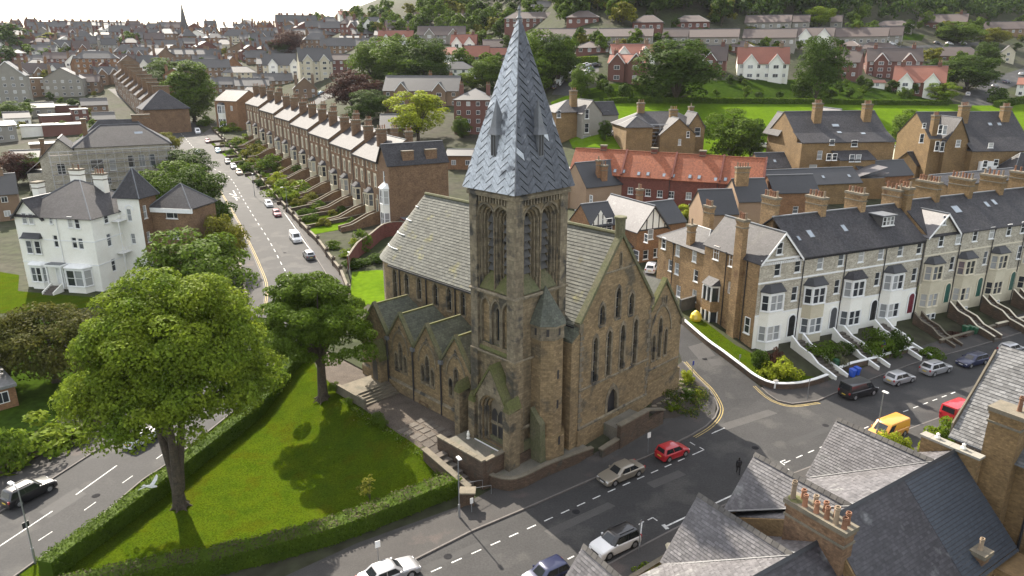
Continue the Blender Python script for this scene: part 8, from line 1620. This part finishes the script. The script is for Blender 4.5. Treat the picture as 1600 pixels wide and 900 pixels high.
# covers and patches in the road
for px, py, lab in ((1180, 700, 'round iron cover in the sunlit junction'), (900, 800, 'round iron cover in the shadow of the tower'), (1290, 665, 'round iron cover near the yellow van'), (150, 775, 'round iron cover in the lower main road'), (700, 870, 'round iron cover in the sunlit street end'), (1100, 560, 'round iron cover in the side lane'), (445, 395, 'round iron cover beside the grey car')):
    x, y = T(px, py); z = gz(x, y)+.024; t = thing('manhole_cover', lab, 'manhole cover', (x, y, z)); mb = MB(); mb.lathe([(.36, -.02), (.36, .004), (.3, .006)], 'steel_dark', 14); mb.build('rim', t); mb = MB(); mb.lathe([(.29, -.01), (.29, .01), (.0, .012)], 'steel_dark', 12, cap=False); mb.build('lid', t)
rp = MB()
for q in ([(1120, 665), (1200, 640), (1215, 646), (1135, 672)], [(850, 830), (950, 785), (962, 791), (862, 838)], [(60, 800), (120, 762), (136, 772), (76, 811)], [(660, 885), (760, 842), (768, 848), (668, 893)], [(1230, 690), (1330, 652), (1338, 657), (1238, 696)], [(425, 380), (440, 402), (446, 400), (431, 378)], [(1010, 755), (1060, 735), (1072, 742), (1022, 763)]): sheet(rp, TP(*q), .023, random.choice(['road_repair', 'road_dark']))
tag(rp.build('road_patch'), kind='structure')
# ------------------------------------------------------------------ the town beyond, house by house
rd = MB()
for q in ([(1500, 165), (1505, 150), (1530, 134), (1560, 118), (1600, 106), (1660, 112), (1600, 128), (1570, 140), (1552, 165)], [(862, 148), (880, 118), (890, 106), (935, 100), (936, 112), (915, 122), (895, 140), (888, 150)], [(480, 165), (500, 148), (524, 140), (530, 146), (505, 158), (492, 166)], [(1030, 72), (1420, 72), (1530, 66), (1530, 71), (1420, 76), (1030, 75)]): sheet(rd, TP(*q), .06, 'asphalt')
tag(rd.build('hill_road'), kind='structure')
rg = MB(); sheet(rg, TP((940, 164), (900, 152), (960, 130), (1100, 126), (1300, 124), (1480, 150), (1490, 162), (1200, 163)), .05, 'rough_grass'); sheet(rg, TP((822, 62), (840, 50), (842, 62)), .05, 'field_grass'); sheet(rg, TP((1408, 62), (1410, 50), (1445, 55), (1440, 64)), .05, 'rough_grass'); tag(rg.build('rough_grass_slope'), kind='structure')
STY = {'rr': ('far_red_brick', 'far_red_tile'), 'rb': ('far_red_brick', 'far_brown_tile'), 'rs': ('far_red_brick', 'far_slate'), 'gb': ('grey_render', 'far_brown_tile'), 'gs': ('grey_render', 'far_slate'), 'ts': ('far_brown_brick', 'far_slate'), 'wr': ('white_render', 'far_red_tile'), 'ws': ('white_render', 'far_slate'), 'tb': ('far_brown_brick', 'far_brown_tile'), 'cs': ('cream_render', 'far_slate'), 'rw': ('far_red_brick', 'white_lead'), 'os': ('orange_brick', 'far_slate')}
def fh(px, yb, wp, hp, rp, st, label, opt='', rot=0, name=None, group=None):
    x, y = T(px, yb); z = gz(x, y); d = dep(x, y, z); W_ = wp*d/F; ev = max(2.2, hp*d/F); rh = rp*d/F; va = math.degrees(math.atan2(x, y)); az = 90+va+rot
    D_ = 13 if 'D' in opt else min(max(W_*.7, 7), 10); dx = az_dir(az); o = (x-dx[0]*W_/2, y-dx[1]*W_/2)
    wm, rm = STY[st]; h = House(name or ('house' if 'F' not in opt else 'flat_block'), label, 'house' if 'F' not in opt else 'flats', (*o, z), az, group)
    b = h.block(0, 0, W_, D_, -6, ev, wm, far=True); fl = max(1, round(ev/3.0)); nc = max(1, int(W_/ (3.1 if W_ < 30 else 3.6))); sh = ev/fl
    if 'n' not in opt:
        for f in range(fl): b.row('f', f*sh+sh*.32, 1.3, 1.4, [W_*(i+.5)/nc for i in range(nc)])
    if W_ > 8: b.row('l' if va > 0 else 'r', ev*.55, 1.1, 1.4, [D_*.5])
    b.build(); zr = ev+rh*1.15
    if 'h' in opt: h.roof_hip(0, 0, W_, D_, ev+.05, zr, rm, .5)
    elif 'y' in opt: h.roof_y(0, 0, W_, D_, ev, zr, rm, wm, front=.4, barge='white_paint' if 'w' in opt else None)
    elif 'f' in opt: mb = MB(); mb.box(-.2, -.2, ev, W_+.2, D_+.2, ev+.35, rm if rm != 'far_slate' else 'white_lead'); h.part('flat_roof', mb)
    else: h.roof_x(0, 0, W_, D_, ev, zr, rm, wm, end=.3, ov=.5)
    if 'g' in opt:      # gabled bays on the front
        ng = 2 if W_ > 12 else 1
        for i in range(ng):
            c = W_*(.25+.5*i) if ng == 2 else W_*.5; gw = min(2.6, W_*.2); gm = 'white_render' if 'w' in opt else wm
            bb = h.block(c-gw, -1.0, c+gw, .5, -4, ev-.1, gm, 'bay_wall', sides='flr', far=True)
            for f in range(fl): bb.row('f', f*sh+sh*.3, 2.0, 1.4, [c])
            bb.build(); h.roof_y(c-gw, -1, c+gw, D_/2, ev-.1, ev+gw*1.15, rm, gm, front=.3, barge='white_paint')
    if 'k' not in opt:
        for t in ((.15, .85) if W_ > 9 else (.5,)):
            mb = MB(); xx = W_*t; mb.box(xx-.7, D_/2-.45, ev, xx+.7, D_/2+.45, zr+1.3, wm if 'brick' in wm else 'far_brown_brick'); mb.box(xx-.8, D_/2-.55, zr+1.3, xx+.8, D_/2+.55, zr+1.5, 'coping_stone'); c = h.part('chimney', mb)
            for q in (-.35, .35): put('chimney_pot', pot_mesh('terracotta', .75), c, (xx+q, D_/2, zr+1.5))
    if 'm' in opt:
        for i in range(int(W_/7)): mb = MB(); xx = 3.5+7*i; mb.box(xx-.9, D_/2-.5, ev, xx+.9, D_/2+.5, zr+1.8, wm); h.part('chimney', mb)
    return h
FL = [  # px, base y, width, wall, roof, style, options, label
 (978, 129, 58, 30, 10, 'rr', 'g', 'red brick house with white windows left of the very wide dark tree'), (990, 96, 66, 10, 14, 'wr', 'gw', 'white gabled house with orange red roof above the red brick one'), (1108, 114, 48, 20, 18, 'rb', 'g', 'dark red brick house at the right of the very wide dark tree'), (1190, 125, 76, 26, 20, 'wr', 'gw', 'white house with twin gables and orange roof facing the field'),
 (1318, 123, 40, 26, 14, 'rb', '', 'plain dark brick house right of the tall oval tree'), (1394, 124, 78, 28, 16, 'rb', 'g', 'large red brick house with twin grey gables by the field'), (1432, 150, 72, 22, 20, 'rr', 'gw', 'red roofed house with white rendered gable end near the hill road'), (1370, 138, 22, 6, 3, 'wr', 'k', 'tiny pale garden shed in front of the large red brick house'),
 (1494, 97, 68, 9, 12, 'rb', 'hk', 'brown roofed bungalow above the hill road trees'), (928, 84, 56, 5, 9, 'rb', 'hk', 'dark roofed bungalow behind the car park hedge'), (1145, 82, 60, 6, 8, 'rb', 'hk', 'brown bungalow roof behind the white twin gabled house'), (1372, 84, 60, 6, 9, 'gb', 'hk', 'grey brown bungalow roof behind the large red brick house'), (1325, 80, 30, 6, 7, 'rb', 'hk', 'small red roofed garage block behind the oval tree'),
 (885, 67, 92, 10, 10, 'gb', 'Fk', 'grey flats with gable immediately right of the spire'), (976, 70, 84, 13, 10, 'gb', 'Fk', 'second block of grey hillside flats from the spire'), (1054, 70, 38, 13, 10, 'gb', 'Fk', 'short grey hillside block beside the bright grass gap'), (1112, 71, 78, 13, 10, 'gb', 'Fk', 'grey hillside flats above the very wide dark tree'), (1200, 73, 78, 14, 11, 'gb', 'Fk', 'grey hillside flats above the white twin gabled house'), (1271, 71, 54, 14, 11, 'gb', 'Fkgw', 'grey hillside flats with a white gabled porch and canopy'), (1339, 71, 82, 14, 11, 'gb', 'Fk', 'long grey hillside flats right of the gabled porch'), (1393, 69, 26, 14, 11, 'gb', 'Fk', 'narrow balcony end of the grey hillside flats'),
 (1198, 47, 68, 12, 9, 'gb', 'Fk', 'upper grey flats left of the round bright tree'), (1250, 46, 24, 12, 8, 'gb', 'Fk', 'upper grey flats touching the round bright tree'), (1305, 45, 16, 11, 8, 'gb', 'Fk', 'upper grey flats peeping out right of the round bright tree'), (830, 44, 84, 14, 9, 'rb', 'Fhk', 'red brown brick flats behind the spire tip'), (910, 40, 50, 12, 9, 'rb', 'Fhk', 'red brown brick flats right of the spire tip among trees'), (1011, 49, 46, 13, 10, 'rb', 'Fhk', 'red brown flats below the dark round hillside tree'), (1078, 46, 56, 11, 9, 'rb', 'Fhk', 'red brown flats with white windows under the dark wood'),
 (846, 20, 30, 9, 7, 'ws', 'k', 'small white house high among the hill trees'), (1470, 47, 66, 12, 10, 'rb', 'F', 'orange brown flats high on the hill at right'), (1395, 47, 54, 6, 7, 'gb', 'hk', 'grey bungalow below the dark wood'), (1572, 54, 62, 9, 9, 'tb', 'k', 'tan house on the hill at the right edge'), (1573, 98, 18, 16, 8, 'cs', 'yk', 'white gable end among dark trees at the right'), (1600, 152, 24, 20, 8, 'wr', 'k', 'white cottage at the right picture edge by the hill road'),
 (690, 69, 74, 14, 11, 'gb', 'Fkg', 'pale grey flats with central gable left of the spire'), (640, 50, 70, 6, 9, 'rb', 'k', 'long brown roof up the hill behind the pale grey flats'), (724, 83, 40, 14, 12, 'rr', 'gw', 'red house with white half timbered gable near the spire'), (618, 80, 54, 16, 13, 'rr', 'gw', 'red brick pair with twin timbered gables in the middle distance'), (702, 98, 42, 12, 10, 'wr', 'hk', 'white house with pale orange hipped roof'), (745, 106, 38, 18, 13, 'rr', 'k', 'grey fronted house with red mansard roof and dormer'), (718, 125, 52, 16, 10, 'ws', 'hk', 'wide pale hip roofed building above the slate school'), (777, 80, 42, 7, 9, 'rb', 'k', 'brown roof beside the spire shaft'), (780, 92, 26, 6, 8, 'rr', 'k', 'orange roof close to the spire shaft'),
 (658, 168, 118, 26, 18, 'ts', 'gDk', 'tan brick school hall with slate roof and white edged gables'), (618, 216, 46, 16, 16, 'ts', 'Dk', 'low hall with pale steep roof behind the long terrace'), (740, 210, 60, 52, 14, 'rs', 'Dh', 'red brick and slate building with corner bays left of the spire'), (720, 265, 44, 22, 6, 'os', 'k', 'brick outbuilding between the terrace end and the spire'), (534, 112, 32, 18, 7, 'rb', 'k', 'plain red brown brick house behind the purple beech'), (446, 126, 66, 24, 14, 'cs', 'gw', 'cream stone pair of villas with several gables'), (496, 128, 50, 32, 16, 'cs', 'g', 'tall cream stone villa with bay windows and big chimneys'), (428, 134, 58, 8, 9, 'ts', '', 'low slate roof behind the far end of the long terrace'), (478, 155, 36, 16, 14, 'ts', 'y', 'brown brick gables behind the long terrace chimneys'),
 (532, 85, 60, 13, 10, 'ts', '', 'tan brick house with slate roof left of the tree group'), (580, 82, 44, 11, 9, 'ts', '', 'tan house with pale roof just above the tree group'), (496, 77, 38, 14, 9, 'ts', 'h', 'tan villa with flat white dormer roof'), (415, 60, 38, 9, 6, 'rs', '', 'red brick terrace with white roof in the far left middle'), (527, 52, 56, 8, 8, 'rs', '', 'row with bright white sunlit roofs on the far slope'), (466, 47, 62, 12, 9, 'rs', 'm', 'dark red block with turrets on the skyline'), (412, 44, 30, 6, 5, 'rs', 'm', 'dark skyline row left of the turreted block'), (546, 28, 30, 5, 5, 'wr', 'm', 'white and red house among skyline trees'), (663, 35, 28, 7, 6, 'tb', '', 'tan house with brown hip roof on the wooded slope'), (711, 34, 30, 6, 6, 'gb', '', 'grey house with orange roof on the wooded slope'), (570, 60, 36, 7, 6, 'rs', '', 'small red house below the white roofed row'), (640, 38, 18, 6, 5, 'ws', 'k', 'white house between skyline trees'), (730, 20, 40, 6, 5, 'gb', 'k', 'grey bungalow near the top of the wooded hill'), (770, 30, 34, 6, 6, 'rb', 'k', 'brown roofed house near the spire tip'),
 (82, 55, 62, 13, 6, 'rs', 'm', 'left block of the long dark skyline terrace'), (134, 54, 46, 14, 5, 'rs', 'm', 'middle block of the long dark skyline terrace with flat attic'), (176, 53, 40, 12, 5, 'rs', 'm', 'right block of the long dark skyline terrace'), (226, 48, 40, 7, 4, 'ws', 'm', 'pale skyline row left of the distant spire'), (260, 48, 34, 8, 4, 'gs', 'm', 'pale grey skyline row beside the distant spire'), (352, 48, 34, 7, 5, 'rs', 'm', 'red skyline row right of the distant spire'), (385, 48, 30, 7, 6, 'rr', 'm', 'orange roofed skyline house right of the distant spire'), (322, 46, 26, 5, 4, 'ws', 'm', 'small white skyline row by the distant spire'),
 (155, 123, 60, 30, 10, 'os', 'h', 'orange stone villa with slate hip roof above the left rows'), (212, 94, 54, 12, 10, 'ts', 'h', 'tan villa with broad pale hip roof'), (206, 132, 30, 32, 10, 'ts', 'yk', 'brown stone house with gable at the bend of the road'), (236, 120, 32, 18, 12, 'rs', 'gw', 'dark red house with twin white edged gables'), (258, 84, 52, 10, 9, 'ts', '', 'tan row with slate roof below the distant spire'), (292, 98, 84, 13, 7, 'ts', 'm', 'brown terrace with a line of chimneys in the left distance'), (326, 128, 68, 22, 10, 'ts', '', 'brown brick house with slate roof behind the egg shaped tree'), (275, 150, 30, 32, 8, 'os', 'y', 'tan house with white roof beside the dark roadside tree'), (376, 126, 50, 12, 8, 'cs', 'hk', 'pale house with light roof behind the terrace end'), (378, 92, 42, 14, 9, 'ts', 'y', 'tan gabled house in the left middle distance'), (372, 66, 42, 9, 9, 'cs', 'h', 'house with large pale hip roof in the far left'), (316, 65, 40, 8, 8, 'ws', 'y', 'white gabled house right of the distant spire'), (396, 150, 50, 16, 9, 'ts', '', 'slate roofed house at the back of the terrace end'),
 (22, 170, 46, 50, 18, 'gs', 'yw', 'grey stone gabled house with wide bay at the left edge'), (50, 126, 44, 12, 12, 'tb', 'g', 'brown gabled roofs above the grey stone house'), (102, 152, 54, 28, 14, 'gs', 'y', 'pale grey gabled house with glinting roof'), (56, 152, 36, 28, 4, 'ts', 'fk', 'tan flat roofed block beside the grey gabled house'), (31, 102, 18, 18, 5, 'rs', 'hk', 'small square red tower with pyramid roof at the left'), (95, 84, 60, 9, 7, 'rs', '', 'long low red brick building in the left distance'), (140, 76, 44, 8, 9, 'gs', '', 'slate roofed hall glinting in the left distance'), (180, 74, 40, 8, 9, 'gs', 'k', 'grey hall roof beside the lone round tree'), (110, 68, 34, 8, 7, 'ws', 'k', 'white roofed building in the far left'), (105, 106, 60, 14, 8, 'rb', '', 'red brown roof with tall chimneys in the left middle'), (22, 86, 20, 8, 6, 'rs', '', 'red house under the left edge trees'), (225, 66, 36, 6, 8, 'gs', 'k', 'dark church hall roof at the foot of the distant spire'), (85, 122, 30, 12, 9, 'os', 'gw', 'tan house with white bargeboards at the left'),
 (95, 176, 50, 10, 2, 'rw', 'fkn', 'topmost flat white roofed extension in the left back yards'), (97, 192, 52, 11, 2, 'rw', 'fkn', 'second flat white roofed extension in the left back yards'), (100, 212, 54, 16, 2, 'rw', 'fkn', 'lowest flat white roofed red extension in the left back yards'), (52, 214, 30, 16, 4, 'ws', 'fkn', 'pale outbuilding in the left back yards'), (12, 222, 30, 26, 5, 'gs', 'k', 'grey house with bright roof at the left edge'), (70, 240, 36, 14, 5, 'ts', 'fkn', 'low back yard block behind the gabled brick house'), (14, 345, 36, 44, 22, 'ts', '', 'brown house with red grey roof at the left edge by the villa'), (8, 640, 38, 34, 8, 'os', 'f', 'brick extension with white roof edge at the lower left edge'),
 (165, 62, 30, 6, 5, 'rs', '', 'red row behind the lone round tree'), (330, 84, 34, 8, 7, 'os', '', 'orange brick house in the left middle distance'), (355, 108, 30, 10, 8, 'ws', '', 'white house behind the brown terrace'), (420, 78, 34, 10, 8, 'rs', '', 'red house left of the distant purple tree'), (404, 100, 36, 10, 9, 'ts', '', 'tan house above the terrace end roofs'), (470, 62, 40, 8, 7, 'ts', '', 'tan row right of the distant purple tree'),
 (150, 176, 36, 12, 8, 'ts', 'k', 'back wing with slate roof beside the white flat roofs'), (165, 200, 30, 14, 8, 'os', 'k', 'brick back wing between white flat roofs and the stepped row'), (128, 190, 22, 18, 3, 'rs', 'fk', 'red brick back wing behind the flat white roofs'), (70, 182, 30, 14, 6, 'gs', 'k', 'grey outbuilding with pale roof in the left back yards'), (30, 198, 34, 14, 7, 'ws', 'k', 'white roofed outbuilding at the far left'), (40, 262, 40, 16, 8, 'ts', 'k', 'low brick outbuilding behind the brown left edge house'), (135, 146, 40, 18, 9, 'tb', '', 'brown house with chimney behind the stepped row top'), (172, 132, 34, 16, 9, 'ts', 'g', 'tan house at the top of the stepped row'), (65, 108, 36, 12, 8, 'ts', '', 'tan house left of the red brown chimneyed roof'), (130, 100, 36, 11, 8, 'rs', '', 'red house in front of the tan hip roof'), (250, 102, 36, 10, 8, 'gs', '', 'grey house behind the dark red gabled pair'), (285, 118, 32, 12, 9, 'ts', 'g', 'brown gabled house left of the brown brick slate roof'), (325, 106, 40, 10, 8, 'gs', '', 'pale slate roofs in front of the chimney lined terrace'), (350, 146, 36, 14, 9, 'ts', '', 'slate roofed house right of the egg shaped tree'), (425, 112, 44, 12, 8, 'ts', '', 'slate roofs left of the cream stone villas'), (450, 76, 38, 10, 8, 'rs', '', 'red brick house beneath the distant purple tree'), (300, 76, 40, 8, 7, 'rs', '', 'dark red row under the white gabled house'), (350, 78, 30, 8, 7, 'cs', 'h', 'cream house left of the tan gabled one'), (205, 66, 30, 6, 6, 'rs', '', 'low red row right of the lone round tree'), (250, 58, 40, 6, 5, 'gs', 'm', 'grey chimney row under the skyline left of the distant spire'), (120, 62, 46, 6, 5, 'rs', 'm', 'dark row just below the long skyline terrace'), (20, 72, 30, 6, 5, 'rs', '', 'dark row behind the left edge trees'), (505, 62, 40, 8, 7, 'rs', '', 'red row under the bright sunlit roofs'), (550, 72, 40, 8, 7, 'os', '', 'brick row with pale roof below the sunlit roofs'), (600, 62, 30, 7, 6, 'gs', '', 'grey row left of the pale gabled flats'), (440, 98, 40, 10, 8, 'gs', '', 'grey slate roofs behind the cream stone villas'), (560, 140, 30, 14, 9, 'os', '', 'brick house hidden between the purple beech and the school hall'), (690, 150, 46, 18, 10, 'os', 'g', 'brick house with gables behind the school hall'), (800, 160, 40, 18, 10, 'ts', '', 'brick house hidden behind the spire shaft')]
for px, yb, wp, hp, rp, st, opt, lab in FL: fh(px, yb, wp, hp, rp, st, lab, opt, rot=random.uniform(-14, 14) if 'F' not in opt else 4, group='grey hillside flats' if 'F' in opt and st == 'gb' else None)
FT = [('rs', 'red brick house with slate roof'), ('ts', 'tan brick house with slate roof'), ('gs', 'grey rendered house with slate roof'), ('ws', 'white house with slate roof'), ('rb', 'red brick house with brown roof'), ('os', 'orange brick house with slate roof')]
k = 0; tries = 0
while k < 96 and tries < 3000:
    tries += 1; py = random.uniform(50, 128); px = random.uniform(0, 440) if py > 60 else random.uniform(0, 600)
    if (px > 395 and py > 100) or (py < 54 and px > 430 and py < 46) or (170 < px < 345 and py > 118): continue
    x, y = T(px, py)
    if y > 900 or any((x-a)**2+(y-b)**2 < (12 if y < 450 else 15)**2 for a, b in HL): continue
    d = dep(x, y, gz(x, y)); m = F/d; st, tx = random.choice(FT); w_ = random.uniform(9, 17)
    fh(px, py, w_*m, random.uniform(5, 7.5)*m, random.uniform(3, 4.5)*m, st, tx+' in the packed left town', random.choice(['', '', 'g', 'y', 'h']), rot=random.uniform(-35, 35), group=tx.replace('house', 'houses')+' in the packed left town'); k += 1
x, y = T(291, 66); d = dep(x, y, gz(x, y)); t = thing('distant_church', 'distant church with very thin dark spire on the left skyline', 'church', (x, y, gz(x, y))); s_ = d/F; mb = MB(); mb.box(-4.5*s_, -4.5*s_, -5, 4.5*s_, 4.5*s_, 26*s_, 'far_slate'); mb.build('tower', t); mb = MB(); mb.lathe([(5.2*s_, 26*s_), (.2, 56*s_)], 'far_slate', 8); mb.build('spire', t); mb = MB(); mb.extr([(-4*s_, -5*s_, 12*s_), (-4*s_, 5*s_, 12*s_), (-4*s_, 0, 19*s_)], (-50*s_, 0, 0), 'far_slate'); mb.box(-54*s_, -4.6*s_, -4, -4*s_, 4.6*s_, 12*s_, 'far_brown_brick'); mb.build('nave', t)
# trees between the houses: alike ones share one label
def scatter(n, box, hs, kinds, label, group, keep=None, nm='tree'):
    k = 0
    while k < n:
        px, py = random.uniform(box[0], box[2]), random.uniform(box[1], box[3])
        if keep and not keep(px, py): continue
        x, y = T(px, py); h = random.uniform(*hs); kd = random.choice(kinds)
        if y > 1300: continue
        plant(kd, x, y, h, h*random.uniform(.8, 1.15), {'far': 'mid green ', 'far_dark': 'dark green ', 'far_olive': 'olive green '}[kd]+label, nm, group, name=nm); k += 1
K1 = ['far', 'far_dark', 'far_dark', 'far_olive', 'far']
scatter(36, (600, 22, 800, 60), (7, 12), K1, 'tree among the houses on the slope left of the spire tip', 'trees on the slope left of the spire tip')
scatter(28, (820, 6, 1180, 42), (8, 13), K1, 'tree on the hillside above the flats right of the spire', 'trees above the hillside flats', lambda a, b: not (1035 < a < 1120 and b > 26))
scatter(20, (1320, 34, 1600, 66), (6, 10), K1, 'tree in the gardens of the right hand hillside', 'trees in the hillside gardens')
scatter(14, (820, 72, 1000, 84), (4, 7), K1, 'garden tree below the grey flats near the spire', 'garden trees below the grey flats'); scatter(22, (1030, 76, 1400, 82), (3, 5), K1, 'garden shrub between the grey flats and the red houses', 'garden shrubs below the flats', nm='shrub')
scatter(56, (930, 130, 1480, 160), (2, 4.5), ['far', 'far_dark'], 'bush in the overgrown strip above the sports field', 'scrub above the sports field', nm='shrub'); scatter(12, (1440, 100, 1600, 150), (5, 9), K1, 'tree lining the bend of the hill road', 'trees lining the hill road', lambda a, b: not (1500 < a and 106 < b))
scatter(28, (420, 30, 620, 60), (6, 10), K1, 'tree on the skyline left of the wooded hill', 'trees on the middle skyline', lambda a, b: b < 42 or a > 560); scatter(44, (0, 58, 420, 130), (4, 8), K1, 'garden tree among the distant roofs on the left', 'garden trees among the left roofs'); scatter(16, (30, 135, 230, 240), (3, 5.5), K1, 'small tree in the back yards on the left', 'trees in the left back yards', lambda a, b: a < 250-b*.4); scatter(14, (560, 40, 800, 120), (6, 10), K1, 'garden tree among the roofs left of the spire', 'garden trees left of the spire')
scatter(18, (560, 8, 740, 30), (8, 13), K1, 'tree on the bare skyline left of the wood', 'skyline trees left of the wood', lambda a, b: b > 34-(a-560)*.14)
for k, px, yb, yt, w_, lab in [('far_dark', 22, 82, 44, 46, 'wide dark tree at the top left picture edge'), ('far_olive', 68, 76, 48, 58, 'broad olive green tree at the top left'), ('far_bright', 80, 92, 70, 44, 'bright green tree below the broad olive one'), ('far', 45, 95, 72, 34, 'green tree left of the bright one at the top left'), ('far', 200, 76, 52, 24, 'lone round tree among the slate halls'), ('far_dark', 14, 102, 76, 26, 'dark tree beside the small square tower')]: plant_px(k, px, yb, yt, w_, lab)
scatter(60, (1000, 36, 1600, 82), (2, 4.2), K1, 'garden bush on the hillside of grey flats', 'garden bushes among the hillside flats', nm='shrub'); scatter(40, (600, 40, 820, 110), (2, 4), K1, 'garden bush on the slope left of the spire', 'garden bushes left of the spire', nm='shrub')
# the wood on top of the hill reads as one mass
xs, ys = [], []
while len(xs) < 520:
    px, py = random.uniform(690, 1640), random.uniform(-18, 36)
    if py > (10 if px < 820 else 16 if px < 1010 else 24 if px < 1160 else 34) + 3*math.sin(px*.05): continue
    x, y = T(px, py)
    if y > 900: continue
    xs.append(x); ys.append(y)
Cs, Ns = [], []
for x, y in zip(xs, ys):
    r = random.uniform(4, 7.5); c, n_, _ = crown_points('round', r*2, r*2, 0, 5, 110, .5); Cs.append(c+np.array([x, y, gz(x, y)+random.uniform(0, 2)])); Ns.append(n_)
tag(put('hillside_wood', leaf_mesh('hillside_wood', np.concatenate(Cs), np.concatenate(Ns), 1.5, 'leaf_dark', m2='leaf_conifer', frac2=.5)), kind='stuff')
mb = MB()
for px0, px1, yy in ((840, 1000, 168), (1000, 1480, 164)):
    pass
hedge([T(*p) for p in ((945, 163), (1050, 161), (1200, 161), (1350, 163), (1480, 164))], 2.0, 1.6, 'long rough hedge along the far edge of the sports field', n=60, leaf=.5)
hedge([T(*p) for p in ((890, 101), (932, 98))], 2.5, 2.2, 'bright clipped hedge at the back of the little car park', n=60, leaf=.4, side='leaf_bright', top='leaf_bright')
hedge([T(*p) for p in ((1556, 168), (1600, 160), (1640, 156))], 2.5, 2.4, 'clipped hedge by the hill road at the right edge', n=60, leaf=.4)
low_wall('roadside_wall', 'stone wall under the shrubs along the lower left pavement', [P(-10, 752), P(60, 712), P(140, 672), P(200, 636)], .9, 'wall_stone', 'coping_stone')
low_wall('roadside_wall', 'broken stone wall along the left pavement of the main road', [P(386, 470), P(382, 445), P(376, 418), P(366, 395)], .7, 'coping_stone', 'coping_stone')

# thin summer haze over the whole place
hz = MB(); hz.box(-3700, -80, -8, 3800, 4200, 262, 'haze'); hz = hz.build('haze'); hz['kind'] = 'stuff'
